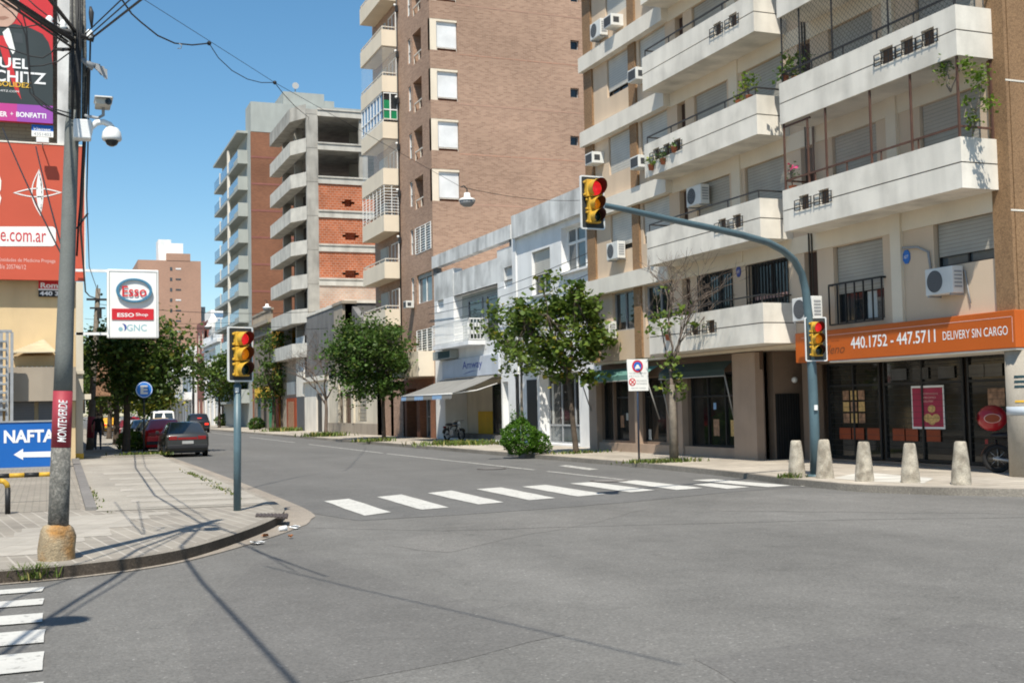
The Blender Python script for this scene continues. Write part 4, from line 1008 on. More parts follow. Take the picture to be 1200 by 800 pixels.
for i in range(5):
    n_ = .05+.17*i; g.box(bw[0], bw[0]+.03, n_, n_+.025, 5.0, zt-.05)
    for z in (5.25, 5.6): g.box(bw[0]+.01, bw[0]+.02, n_+.05, n_+.13, z, z+.2)
g.build('scroll_railing', 'white_metal', bal)
# shop: sign board, door, steps
q = MB(TW); q.box(SH[0]+.02, SH[1]-.02, -1.28, -1.2, .2, 3.15); q.build('shop_back', 'beige_wall', wl)
sgn = thing('shop_sign', 'pale shop sign with dark blue lettering above the grey awning', 'sign', (XW, (SH[0]+SH[1])/2, 3.3))
q = MB(TW); q.box(SH[0]-.1, SH[1]-.05, .02, .16, 3.27, 4.22); q.build('panel', 'amway_face', sgn, bevel=.015)
ya, yb = onX(542, 432, XW-.16).y, onX(565, 432, XW-.16).y
text('Amway', (XW-.16, ya, 3.55), UL, VL, ya-yb, .5, 'blue_letter', sgn, bold=.012)
mb = MB()
for i in range(10):
    t0, t1 = i/10, (i+1)/10
    f = lambda t: (XW-.166, ya-.1-t*(ya-yb)*.75, 3.40+.13*math.sin(t*1.6)); h = lambda t: .035*math.sin(math.pi*min(1, t+.05))+.004
    a_, b_ = f(t0), f(t1); mb.fi([mb.pt(p) for p in (a_, b_, (b_[0], b_[1], b_[2]+h(t1)), (a_[0], a_[1], a_[2]+h(t0)))])
mb.build('underline', 'blue_letter', sgn)
o = window(wl, TW, yw(577, 490), yw(553, 490), .45, 2.9, -1.1, None, 0, 'dark_frame', 'glass_dark', 1)
q = MB(TW); q.box(yw(552, 490), yw(536, 490), -1.19, -1.12, .3, 1.55); q.build('yellow_panel', 'hedge_yellow', wl)
q = MB(TW); q.box(SH[0], SH[1], -1.2, -.25, .12, .42); q.build('step', 'grey_wall', wl)
q = MB(TW); q.box(yw(537, 405), yw(516.5, 405), .02, .45, 4.28, 4.72); q.build('shutter_box', 'greygreen', wl)
q = MB(TW); q.box(yw(536.5, 405), yw(522.5, 405), .451, .457, 4.33, 4.66); q.build('green_glass', 'teal_dark', wl)
aw = thing('shop_awning', 'wide grey fabric awning with a pale blue valance in front of the white shop', 'awning', (XW, (SH[0]+SH[1])/2, 3.0), None)
au0, au1, ao, azt, azf = SH[0]+.15, SH[1]+.1, 2.35, 3.22, 2.42
b = MB(TW); nn = 6
for i in range(nn):
    t0, t1 = i/nn, (i+1)/nn; sag = lambda t: azt+(azf-azt)*t-.05*math.sin(math.pi*t)
    b.face(((au0, .17+(ao-.17)*t0, sag(t0)), (au1, .17+(ao-.17)*t0, sag(t0)), (au1, .17+(ao-.17)*t1, sag(t1)), (au0, .17+(ao-.17)*t1, sag(t1))), 0, True)
cn = b.build('canopy', 'awning_grey', aw)
b = MB(TW); kk = 28
for i in range(kk):
    a, c = au0+(au1-au0)*i/kk, au0+(au1-au0)*(i+1)/kk; m_ = (a+c)/2
    b.face(((a, ao+.005, azf), (c, ao+.005, azf), (c, ao+.02, azf-.22), (m_, ao+.02, azf-.27), (a, ao+.02, azf-.22)), 0 if (i//5) % 2 else 1)
b.build('valance', ['awning_blue', 'awning_grey'], aw)
b = MB(TW)
for u in (au0+.1, au1-.1): b.tube([(u, .1, 2.85), (u, 1.1, 2.55), (u, ao, azf-.02)], .025, 6)
b.tube([(au0, ao, azf-.02), (au1, ao, azf-.02)], .03, 6); b.build('folding_arm', 'white_metal', aw)
# ============================================================ brick tower with corner loggias
XT = 19.5; YT = 61.06; TT, TTY = FX(XT), FY(YT)
tw = thing('brick_tower', 'tall brown brick apartment tower with cream balconies behind the white houses', 'building', (XT, 66, 0.13))
fl = 2.78; zb = lambda k: 9.45+fl*(k-2)          # underside of the balcony of storey k
yt = lambda px, py=200: onX(px, py, XT).y
xt = lambda px, py=100: onY(px, py, YT).x
ya, yb = yt(503.5, 60), yt(483.5, 60)
xa, xb_ = xt(512, 60), xt(536, 60)
op = [];
zo = lambda y: onY(503, y, YT).z
lv0 = zo(58); lvh = zo(21)-zo(58)
loggia = [lv0+fl*i for i in (1, 0, -1, -2, -3)]
ZTT = 34
hy, hx = [], []
for z in loggia:
    hx.append((XT, xb_, z, z+lvh, 1.6))
front_holes = []
for z in loggia: front_holes.append((YT+.30, yb, z, z+lvh, 1.5))
lowwins = []
for y1, y0 in ((262, 297), (318, 357), (384, 418)):
    a = onX(495, y0, XT).z+.1; c = onX(495, y1, XT).z-.12; lowwins.append((ya+.25, yb-.1, a, c)); front_holes.append((ya+.25, yb-.1, a, c, .2))
slits = []
for k in range(1, 9):
    z = zb(k)+1.1; slits.append((yt(481.5, 100), yt(478.2, 100), z, z+1.45)); front_holes.append(slits[-1]+(.15,))
xs0, xs1 = yt(472.5, 200), yt(471, 200)
w = MB(TT); w.wall(YT, xs1+.2, 3.4, ZTT, front_holes, .2)
w.wall(xs1+.2, 73.2, .13, ZTT, [], .2)
w.build('front_wall', 'brick_tower', tw)
sq = []
for py in (-3, 53, 109, 165): sq.append((xt(668.5, py), xt(678.5, py), onY(674, py+5.5, YT).z, onY(674, py-5.5, YT).z))
sq = [(a, b, c, d, .25) for a, b, c, d in sq]
w = MB(TTY); w.wall(XT, XT+18, 3.4, ZTT, hx+sq, .2); w.build('side_wall', 'brick_tower', tw)
w = MB(); w.box(XT+1.7, XT+18, YT+1.7, 73.2, .1, ZTT-.05); w.box(XT+.3, XT+1.7, yb+.2, 73.1, 3.3, ZTT-.05); w.box(xb_+.05, XT+18, YT+.3, YT+1.7, 3.3, ZTT-.05); w.build('core', 'brick_tower', tw)
jl = MB(TTY)
for z in loggia: jl.box(xb_+.02, XT+17.9, 0.0, .007, z-.16, z-.085)
jl.build('joint', 'brick_far', tw)
for z in loggia:
    s_ = MB(); s_.box(XT+.02, xb_, YT+.02, yb, z-.20, z-.01); s_.box(XT+.02, xb_, YT+.02, yb, z+lvh+.01, z+lvh+.2); s_.build('loggia_slab', 'offwhite', tw)
    s_ = MB(); s_.box(XT+.012, xt(511.4, 40), YT+.012, YT+.3, z, z+lvh); s_.build('corner_post', 'cream_paint', tw)
    s_ = MB(TTY); s_.box(xt(512, 40), xb_-.02, -.16, -.12, z+.22, z+lvh-.12); s_.build('shutter', 'shutter_white', tw)
    s_ = MB(TTY); s_.box(xt(511.4, 40), xb_-.01, -.11, -.01, z+lvh-.13, z+lvh); s_.build('lintel', 'cream_paint', tw)
    rail(tw, TTY, xt(512, 40), xb_-.03, -.07, z+.16, z, 'cream_rail', .02, .8)
    rail(tw, TT, YT+.32, yb-.05, -.08, z+.52, z, 'cream_rail', .035, .9)
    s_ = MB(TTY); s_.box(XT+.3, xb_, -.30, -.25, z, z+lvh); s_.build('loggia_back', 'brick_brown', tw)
for i, (a, b, c, d) in enumerate(lowwins):
    o = window(tw, TT, a, b, c, d, -.12, 'shutter_grey' if i else None, .15, 'white_metal', 'glass_dark' if i != 1 else 'glass_grey', 1)
    if i != 1: grille(o, TT, a, b, c, d, .02, 'white_metal', 3, 9, .02)
for (a, b, c, d) in slits: window(tw, TT, a, b, c, d, -.06, None, 0, 'white_metal', 'glass_grey', 0, c+.7)
for (a, b, c, d, e) in sq: window(tw, TTY, a, b, c, d, -.18, None, 0, 'grey_metal', 'glass_dark', 0, w=.04)
# balconies of the tower
XTB = 18.5; yb0, yb1 = 67.35, 72.45; TB = FX(XTB)
for k in range(1, 9):
    z = zb(k); b = MB(); h = .98
    b.box(XTB, XTB+.12, yb0, yb1, z, z+h); b.box(XTB+.12, XT-.01, yb0, yb0+.12, z, z+h); b.box(XTB+.12, XT-.01, yb1-.12, yb1, z, z+h); b.box(XTB+.12, XT-.01, yb0+.12, yb1-.12, z+.003, z+.16)
    bal = b.build('balcony', 'cream_paint', tw)
    if k != 4: rail(bal, TB, yb0+.03, yb1-.03, -.06, z+h+.18, z+h, 'cream_rail', .028, 1.2, 'railing', .85)
    d_ = window(tw, TT, yb0+.3, yb0+1.9, z+.17, z+2.25, .05, None, 0, 'white_metal', 'glass_far', 1)
    window(tw, TT, yb0+2.6, yb0+4.3, z+.17, z+2.25, .05, 'shutter_grey', .5, 'white_metal', 'glass_far', 1)
    if k == 5:   # glazed in
        o = window(bal, TB, yb0+.02, yb1-.02, z+h+.02, zb(k+1)-.02, -.02, None, 0, 'white_metal', 'glass_blue', 6, z+h+.75, w=.07)
        o = window(bal, FY(yb0), XTB+.02, XT-.03, z+h+.12, zb(k+1)-.02, -.02, None, 0, 'white_metal', 'glass_dark', 1, z+h+.75, w=.07)
        for (c, zz) in ((0, z+h+.80), (0, z+h+.2), (1, z+h+.2)):
            q = MB(FY(yb0)); x0 = XTB+.10+c*.46; q.box(x0, x0+.36, -.066, -.060, zz+(.0 if c or zz > z+h+.5 else .0), zz+.52); q.build('green_blind', 'green_pane', o)
    if k == 3: # caged
        grille(bal, TB, yb0+.03, yb1-.03, z+h, zb(k+1)-.03, -.06, 'white_metal', 6, 9, .018, 'cage')
        grille(bal, FY(yb0), XTB+.05, XT-.03, z+h, zb(k+1)-.03, -.06, 'white_metal', 2, 9, .018, 'cage')
    if k in (6, 4):
        q = MB(TB); zz = zb(k+1); q.face(((yb0+.05, -.05, z+h), (yb1-.05, -.05, z+h), (yb1-.05, -.05, zz), (yb0+.05, -.05, zz))); q.T = FY(yb0); q.face(((XTB+.05, -.05, z+h), (XT-.05, -.05, z+h), (XT-.05, -.05, zz), (XTB+.05, -.05, zz))); q.build('net', 'net_clear', bal)
    if k >= 2:
        q = MB(); q.box(XT-.16, XT-.04, yb0-.34, yb0-.1, z+2.05, z+2.4); q.ball((XT-.2, yb0-.2, z+2.45), .08, 6, 1); q.build('wall_lamp', ['plastic_black', 'shade_white'], tw)
q = MB(); q.tube([(XT-.06, yb0-.08, 4), (XT-.06, yb0-.08, ZTT-1)], .04, 6); q.build('drain_pipe', 'dark_frame', tw)
# lowest big balcony and ground floor of the tower
q = MB(TT); q.box(YT+.1, 66.4, .0, .9, 3.5, 4.85); q.build('balcony', 'cream_paint', tw)
rail(tw, TT, YT+.15, 66.3, .86, 5.05, 4.85, 'cream_rail', .02, .9)
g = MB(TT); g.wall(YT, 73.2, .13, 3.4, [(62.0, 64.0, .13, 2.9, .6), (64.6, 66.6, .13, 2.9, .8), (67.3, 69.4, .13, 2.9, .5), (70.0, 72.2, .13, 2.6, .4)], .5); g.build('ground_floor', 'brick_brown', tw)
o = window(tw, TT, 62.0, 64.0, .15, 2.88, -.4, None, 0, 'grey_metal', 'glass_grey', 2, 1.3)
window(tw, TT, 64.6, 66.6, .15, 2.88, -.6, None, 0, 'dark_frame', 'glass_dark', 1)
window(tw, TT, 67.3, 69.4, .15, 2.88, -.3, None, 0, 'dark_frame', 'glass_dark', 1)
acx(1, 481, 361, 'small air conditioner under a window of the brick tower', XT, .12)
# ============================================================ low grey and beige houses
lh = thing('low_house', 'low beige house with tall narrow doors and a window, left of the brick tower', 'building', (XT, 78, .13))
yq = lambda px, py=490, X=19.6: onX(px, py, X).y
TL = FX(19.6)
hs = [(yq(417), yq(407), .13, 2.75, .35), (yq(429.5), yq(421), .13, 2.75, .35) if False else (yq(403.5), yq(398.5), .13, 2.6, .4), (yq(430), yq(419.5), .95, 3.0, .2)]
hs = [(yq(429.6), yq(419.6), 1.0, 3.05, .15), (yq(411.5), yq(405), .13, 3.0, .16), (yq(403), yq(398.5), .13, 3.0, .16)]
w = MB(TL); w.wall(73.3, 87.4, .13, 4.2, hs, .3); w.box(73.3, 87.4, -7, -.45, .1, 4.15); w.build('wall', 'beige_wall', lh)
window(lh, TL, *hs[0][:4], -.15, None, 0, 'dark_frame', 'glass_dark', 1, 2.0); grille(lh, TL, *hs[0][:4], -.06, 'dark_frame', 6, 3, .012)
for h_ in hs[1:]:
    q = MB(TL); q.box(h_[0], h_[1], -.15, -.11, .13, 3.0); q.build('door', 'brown_fascia', lh)
w = MB(TL); w.box(73.3, 87.4, 0, .10, .13, .85); w.build('plinth', 'taupe_wall', lh)
w = MB(TL)
for a in (yq(415), yq(404.3), yq(397.5)): w.box(a-.35, a+.05, 0.0, .14, .86, 3.6)
w.build('pilaster', 'beige_wall', lh)
gh = thing('grey_house', 'narrow two storey house with a dark grey blind side wall and a pale doorway front', 'building', (19.6, 92, .13))
zt_ = onX(372, 367, 19.9).z; ye_ = yq(401)
w = MB(); w.box(19.9, 27, ye_, 97.6, 4.42, zt_); w.build('upper_wall', 'grey_wall', gh)
w = MB(); w.box(19.85, 27, ye_-.1, 97.7, zt_, zt_+.22); w.build('coping', 'offwhite', gh)
w = MB(); w.box(19.7, 20.6, yq(401), yq(391), 4.42, onX(395, 358, 19.7).z); w.box(19.6, 20.7, yq(402), yq(390.3), onX(395, 358, 19.7).z, onX(395, 358, 19.7).z+.2); w.build('chimney', 'taupe_wall', gh)
w = MB(); w.prism([(ye_, 4.42), (ye_, zt_-.2), (ye_-2.2, zt_-1.2), (ye_-2.2, 4.42)], 20.4, 20.8, axis=0); w.build('sloping_wall', 'grey_wall', gh)
hs = [(yq(391.5), yq(385.5), .13, 3.1, .14), (yq(377.5), yq(371), .13, 3.1, .14)]
w = MB(TL); w.wall(87.5, 99.5, .13, 4.4, hs, .3); w.box(87.5, 96.3, -8, -.42, .1, 4.3); w.box(87.55, 96.3, .0, .35, 4.05, 4.4); w.build('front_wall', 'offwhite', gh)
for h_ in hs:
    q = MB(TL); q.box(h_[0], h_[1], -.13, -.10, .13, 3.1); q.build('door', 'dark_frame', gh)
w = MB(); w.box(19.85, 27, 97.72, 99.4, 4.4, 7.2); w.build('white_wall', 'white_wall', gh)
w = MB(TL); w.box(96.4, 99.4, .0, .06, .13, 2.9); w.build('garage_door', 'shutter_dark', gh)
w = MB(TL); w.box(96.4, 99.4, .0, .08, 2.95, 5.0); w.build('painted_wall', 'offwhite', gh)
# ============================================================ unfinished concrete building
XC = 20.0; YC = 96.5; TC, TCY = FX(XC), FY(YC)
cb = thing('unfinished_building', 'unfinished concrete building with bare balconies and orange hollow brick infill', 'building', (XC, 102, .13))
cfl = 2.83; cz = lambda k: 5.98+cfl*k         # soffit of balcony k
base = onX(318.6, 168.7, 19.0).z
ctop = [base-cfl*i for i in range(8)]          # 0 = roof
x2 = 34.0
for i, z in enumerate(ctop):
    s_ = MB(); s_.box(XC-.02, x2, YC-.02, 108.5, z+.35, z+.75); s_.build('floor_slab', 'concrete_raw', cb)
    s_ = MB(TCY); s_.box(XC+.9, x2, -.03, .10, z+.22, z+.80); s_.box(XC+.9, x2, .10, .18, z+.72, z+.84); s_.build('edge_beam', 'concrete_light', cb)
    b = MB(); xf = 19.0; h = 1.15
    b.box(xf, xf+.12, 98.4, 108.2, z, z+h); b.box(xf+.12, XC-.03, 98.4, 98.52, z, z+h); b.box(xf+.12, XC-.03, 108.08, 108.2, z, z+h); b.box(xf+.12, XC-.03, 98.52, 108.08, z+.003, z+.18)
    # the balcony turns the corner to the column
    b.prism([(xf+.02, 98.4), (XC-.03, YC+.05), (XC-.03, 98.39)], z+.0, z+h)
    b.build('balcony', 'concrete_light' if 0 < i else 'concrete_raw', cb)
    zl = z+.75-cfl
    if i < 7:
        c_ = MB()
        for (x0, y0) in ((XC, YC), (XC+4.5, YC+.1), (XC+9, YC+.1), (XC+.1, 102), (XC+.1, 107.6), (XC+5, 102), (XC+9.5, 102)): c_.box(x0, x0+(.95 if x0 == XC else .7), y0, y0+.4, ctop[i+1]+.75, z+.35)
        c_.build('column', 'concrete_raw', cb)
        if i >= 2:
            hp = onY(*{2: (408, 238), 3: (411, 277), 4: (411, 321)}.get(i, (414, 363)), YC); hw_ = .30 if i == 2 else .46
            hole = (hp.x-hw_, hp.x+hw_)
            za = ctop[i+1]+.75; zc = hp.z-.2
            m_ = 'brick_hollow' if i < 5 else 'brick_pale'
            f_ = MB(TCY); f_.wall(XC+.95, x2, za, z+.24, [(hole[0], hole[1], zc-.1, zc+.5, .5), (hole[0]-.25, hole[0], zc+.12, zc+.32, .5), (hole[1], hole[1]+.25, zc+.12, zc+.32, .5)], .25); f_.build('brick_infill', m_, cb)
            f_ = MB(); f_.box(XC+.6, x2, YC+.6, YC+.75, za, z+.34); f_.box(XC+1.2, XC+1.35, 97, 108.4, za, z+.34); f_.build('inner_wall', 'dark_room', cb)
        else:
            f_ = MB(); f_.box(XC+2.2, x2, 104.5, 104.7, ctop[i+1]+.75, z-.3); f_.build('inner_wall', 'grey_wall', cb)
            f_ = MB(TCY); f_.box(XC+1, x2, -3.0, -2.8, ctop[i+1]+.76, ctop[i+1]+1.05); f_.build('low_wall', 'brick_hollow', cb)
s_ = MB(); s_.box(XC, x2, YC, 108.4, .1, ctop[7]+.36); s_.build('lower_storeys', 'taupe_wall', cb)
ycx = lambda px: onX(px, 490, 19.9).y
for px0, px1, z0_, z1_, m_, nm in ((336, 346.5, .13, 2.9, 'orange_seat', 'shop_shutter'), (336.5, 346, 3.2, 4.3, 'offwhite', 'sign_board'), (347.5, 360, 5.0, 8.0, 'stained_white', 'painted_panel')):
    q = MB(FX(XC)); q.box(ycx(px1), ycx(px0), .003, .10, z0_, z1_); q.build(nm, m_, cb)
q = MB(FX(XC)); q.box(ycx(344.5), ycx(338), .101, .13, .3, 2.6); q.build('poster', 'poster_misc', cb)
# ============================================================ brick apartment house with blue balcony glass, further on
XL = 20.0; YL = 125.0; TLX, TLY = FX(XL), FY(YL)
la = thing('apartment_house', 'grey balconied apartment house with blue glass rails and a brick side wall', 'building', (XL, 135, .13))
ztop = onX(279.7, 151, XL-1).z
w = MB(TLY); w.box(XL, 40, -22, 0, .1, ztop-.6); w.build('brick_wall', 'brick_brown', la)
w = MB(TLY); w.box(XL, 40, -3.5, .03, ztop-.6, ztop+2.6); w.box(XL, 40, -22, -3.6, ztop-.6, ztop-.02); w.build('roof_parapet', 'greygreen', la)
x0, x1 = onY(333, 120, YL).x, onY(393, 120, YL).x
w = MB(); w.box(x0, onY(381, 120, YL).x, YL+.5, YL+8, ztop+2, onY(350, 107, YL).z); w.box(onY(381, 120, YL).x-.2, x1, YL+.6, YL+8, ztop+2, onY(385, 117, YL).z); w.build('tank_house', 'greygreen', la)
j = MB(TLY)
for i in range(9): j.box(XL, 40, 0, .02, ztop-3.4-2.84*i, ztop-3.2-2.84*i)
j.build('joint', 'wine_wall', la)
XB2 = XL-1.05
ye = 146.5
s_ = MB(); s_.box(XB2-.1, XL, YL+2.0, ye, ztop-.35, ztop-.1); s_.box(XL-.02, XL+.5, YL+.3, ye+.2, .13, ztop-.36); s_.build('canopy', 'greygreen', la)
for i in range(10):
    z = ztop-3.6-2.84*i
    if z < 2.5: break
    b = MB(); yy = YL+2.2
    b.box(XB2, XL, yy, ye, z, z+.30); b.box(XB2, XL-.03, yy, yy+.12, z+.30, z+1.45); b.box(XB2, XB2+.10, yy+.12, yy+3.0, z+.31, z+.62)
    bal = b.build('balcony', 'greygreen', la)
    g = MB(FX(XB2)); g.box(yy+.2, ye-.1, -.06, -.02, z+.62 if False else z+.36, z+1.4); g.build('glass_rail', 'glass_blue', bal)
    q = MB(FX(XB2)); q.box(yy+7.2, yy+7.7, -.2, .06, z+.302, z+2.83); q.box(yy+14, yy+14.2, -.06, .04, z+.302, z+1.6); q.build('divider', 'offwhite', bal)
    for a in (yy+.8, yy+4, yy+9, yy+13, yy+17): window(la, TLX, a, a+2.2, z+.32, z+2.4, .03, None, 0, 'grey_metal', 'glass_far', 1)
dsh = thing('satellite_dish', 'white satellite dish on the grey roof block', 'dish', tuple(onY(346, 108, YL+1)))
c = onY(346, 101, YL+1); mb = MB(); mb.lathe([(.05, 0), (.2, -.05), (.36, -.15)], (c.x, c.y, c.z), 18, axis=1); mb.build('reflector', 'dish_grey', dsh)
mb = MB(); mb.tube([(c.x, c.y, c.z-1.2), (c.x, c.y+.1, c.z)], .06, 6); mb.build('mast', 'grey_metal', dsh)
# ============================================================ old ornate house and ochre wall between them
oh = thing('old_house', 'dark weathered old house with a balustrade, below the brick apartment house', 'building', (20, 116, .13))
T0 = FX(19.9); zt = onX(318, 378, 19.9).z
w = MB(T0); w.wall(112.5, 123.5, .13, zt, [(113.1, 115.2, .2, 3, .12), (116.3, 118.3, .2, 3, .12), (119.6, 121.9, .2, 3, .12), (113.6, 114.9, 4.6, 7, .3), (116.6, 117.9, 4.6, 7, .3), (119.7, 121, 4.6, 7, .3)], .3); w.box(112.5, 123.5, -8, -.4, .1, zt); w.build('wall', 'old_dark', oh)
for a_, b_2, m_ in ((113.1, 115.2, 'green_pane'), (116.3, 118.3, 'dark_room'), (119.6, 121.9, 'teal_dark')):
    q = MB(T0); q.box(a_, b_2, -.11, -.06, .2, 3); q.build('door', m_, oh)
q = MB(T0); q.box(112.8, 122.5, .02, .12, 3.2, 4.2); q.build('shop_fascia', 'yellow_letter', oh)
w = MB(T0); w.box(112.4, 123.6, 0, .45, zt, zt+.35); w.box(112.4, 123.6, 0, .15, zt-1, zt-.8); w.build('cornice', 'taupe_wall', oh)
w = MB(T0)
for i in range(22): w.box(112.6+i*.5, 112.8+i*.5, -.05, .15, zt+.36, zt+1.2)
w.box(112.4, 123.6, -.1, .2, zt+1.2, zt+1.4); w.build('balustrade', 'taupe_wall', oh)
oc = thing('ochre_house', 'ochre yellow house wall beside the unfinished building', 'building', (20, 110.5, .13))
z1 = onX(336, 368, 19.8).z
w = MB(FX(19.8)); w.wall(108.6, 112.4, .13, z1, [(109.2, 110.4, .13, 2.7, .4), (110.9, 112, .13, 2.7, .4)], .3); w.box(108.6, 112.4, -9, -.42, .1, z1-.01); w.build('wall', 'ochre_wall', oc)
q = MB(FX(19.8)); q.box(109.2, 110.4, -.35, -.3, .13, 2.7); q.build('door', 'teal_dark', oc)
q = MB(FX(19.8)); q.box(108.7, 110.2, .02, .1, .13, 3.0); q.build('orange_shutter', 'orange_seat', oc)
q = MB(FX(19.8)); q.box(110.8, 112.2, .02, .07, .13, 3.1); q.build('green_door', 'green_pane', oc)
q = MB(FX(19.8)); q.box(108.8, 112.2, .05, .15, 3.3, 4.0); q.build('sign_board', 'offwhite', oc)
# ============================================================ farther along the right side
def farhouse(label, name, X, y0, y1, z, m, wm='glass_far', floors=2, cols=3, cornice=None, side=None, bal=False):
    t = thing(name, label, 'building', (X, (y0+y1)/2, .13), None); T = FX(X)
    fh = (z-.4)/floors; hs = []
    for f in range(floors):
        for c in range(cols):
            cw = (y1-y0)/cols; a = y0+cw*c+cw*.28; hs.append((a, a+cw*.44, .13+fh*f+(.0 if f == 0 else .5), .13+fh*f+fh*.78, .25))
    w = MB(T); w.wall(y0, y1, .13, z, hs, .3); w.box(y0, y1, -9, -.4, .1, z-.02); w.build('wall', m, t)
    for h in hs: window(t, T, *h[:4], -.1, None, 0, 'offwhite', wm, 1, w=.09)
    if cornice:
        q = MB(T); q.box(y0-.1, y1+.1, 0, .5, z, z+.4); q.box(y0, y1, 0, .3, z-.6, z-.4); q.box(y0+.2, y1-.2, -.2, .1, z+.4, z+1.3); q.build('cornice', cornice, t)
    if bal:
        for f in range(1, floors):
            q = MB(T); q.box(y0+.5, y1-.5, .0, 1.1, .13+fh*f-.1, .13+fh*f+1.0); q.build('balcony', 'white_wall', t)
    return t
nb = farhouse('white neoclassical house with a decorated cornice, before the grey balconied apartment house', 'white_mansion', 20.0, 149, 166, 10.5, 'white_wall', floors=2, cols=4, cornice='white_wall')
q = MB(FX(20.0)); q.lathe([(.7, 11.7), (.5, 12.6), (.9, 13.2), (.4, 14.0), (.1, 14.4)], (156, 0, 0), 10); q.build('roof_ornament', 'white_wall', nb)
farhouse('dark red house wall standing behind the white mansion', 'red_house', 20.2, 167, 176, 14.5, 'wine_wall', floors=3, cols=2)
farhouse('white balconied house far down the right side', 'white_flats', 19.6, 177, 190, 11.5, 'white_wall', floors=3, cols=3, bal=True)
farhouse('pale stucco house far down the street with shop fronts', 'stucco_house', 20.0, 191, 214, 8.5, 'stucco_pale', floors=2, cols=4, bal=True)
farhouse('white house at the far end of the row', 'white_house', 19.8, 215, 240, 10.0, 'white_wall', floors=2, cols=5, bal=True)
farhouse('beige house at the very end of the row', 'beige_house', 20.0, 241, 330, 8.0, 'beige_wall', floors=2, cols=8)
ft = thing('distant_tower', 'distant brown brick tower with white roof tanks behind the street', 'building', (onY(205, 480, 330).x, 335, 0))
Yd = 330; xa, xb_ = onY(180, 340, Yd).x, onY(235.5, 340, Yd).x; zt1, zt2 = onY(190, 305, Yd).z, onY(205, 297, Yd).z
w = MB(); w.box(xa-4, xb_, Yd, Yd+25, 0, zt1); w.box(onY(195, 300, Yd).x, onY(223, 300, Yd).x, Yd-.1, Yd+20, zt1, zt2); w.build('wall', 'brick_far', ft)
w = MB(); w.box(onY(186, 290, Yd).x, onY(201, 290, Yd).x, Yd+1, Yd+8, zt1, onY(190, 280, Yd).z); w.box(onY(201, 290, Yd).x, onY(215, 290, Yd).x, Yd+1, Yd+8, zt2, onY(205, 284.5, Yd).z); w.build('roof_tank', 'white_wall', ft)
for i in range(9):
    for px, m_ in ((200.5, 'glass_far'), (209, 'shutter_white')):
        c = onY(px, 315+i*12.2, Yd); q = MB(FY(Yd)); q.box(c.x-.3 if px < 205 else c.x-.7, c.x+.3 if px < 205 else c.x+.7, 0.0, .08, c.z-.45 if px < 205 else c.z-.2, c.z+.45 if px < 205 else c.z+.2); q.build('window', 'glass_far' if (px < 205 or i % 3) else 'shutter_white', ft)
w = MB(); w.box(xb_, xb_+1.6, Yd+4, Yd+18, 0, onY(238, 358, Yd).z); w.build('balcony_side', 'greygreen', ft)
wt = thing('white_tower', 'pale distant high rise glimpsed left of the grey balconied apartment house', 'building', (onY(263, 480, 300).x, 305, 0))
w = MB(FY(300)); xa, xb_ = onY(247, 370, 300).x, onY(275, 370, 300).x
w.box(xa, xb_, -12, 0, 0, onY(258, 363, 300).z); w.build('wall', 'white_wall', wt)
for i in range(5):
    c = onY(260, 369+i*6.5, 300); q = MB(FY(300)); q.box(xa+.8, xb_-.5, 0, .1, c.z-.5, c.z+.4); q.build('window', 'glass_blue', wt)
# ============================================================ left side: yellow building, billboards, gas station signs
YB = 48.0
def onp(mb, pts, Y, mi=0):
    mb.fi([mb.pt(tuple(onY(px, py, Y))) for px, py in pts], mi)
UX, VX = (1, 0, 0), (0, 0, 1)
def textY(s, x0, yb, x1, yt_, Y, m, par, lift=.004, **k):
    a = onY(x0, yb, Y); b = onY(x1, yb, Y); c = onY(x0, yt_, Y)
    return text(s, (a.x, Y, a.z), UX, VX, b.x-a.x, c.z-a.z, m, par, lift=lift, **k)
yb_ = thing('yellow_building', 'plain yellow building behind the red billboard, with a taupe annex and grey shutters', 'building', (-5, YB, .13))
TY = FY(YB)
w = MB(TY); w.box(-16, 1.04, -14, 0, .1, 6.85); w.build('wall', 'yellow_wall', yb_)
w = MB(TY); w.box(-16, .36, -1.6, -.35, 6.85, 18.4); w.build('upper_wall', 'brick_dirty', yb_)
w = MB(TY); w.box(.36, .90, -1.6, .34, 11.7, 18.4); w.build('white_pier', 'stained_white', yb_)
w = MB(TY); w.box(.36, 1.0, -1.5, -.36, 6.85, 11.7); w.build('dark_side', 'grey_wall', yb_)
TA = FY(45.9); zA0, zA1 = onY(30, 470, 45.9).z, onY(30, 430, 45.9).z; xA0, xA1 = onY(7, 450, 45.9).x, onY(89, 450, 45.9).x
w = MB(TA); w.box(xA0, xA1, -2.05, 0, zA0, zA1); w.box(xA0-7, xA0-.02, -2.05, -.6, zA0-.3, zA0+.2); w.build('annex_parapet', 'taupe_wall', yb_)
w = MB(TA); w.box(xA0+.2, onY(40, 480, 45.9).x, -.5, -.4, .13, zA0-.01); w.box(onY(45, 480, 45.9).x, onY(63, 480, 45.9).x, -.5, -.4, .13, zA0-.01); w.build('shutter', 'shutter_dark', yb_)
w = MB(TA); w.box(xA0, xA1, -1.9, -.55, .12, zA0-.02); w.build('annex_wall', 'yellow_wall', yb_)
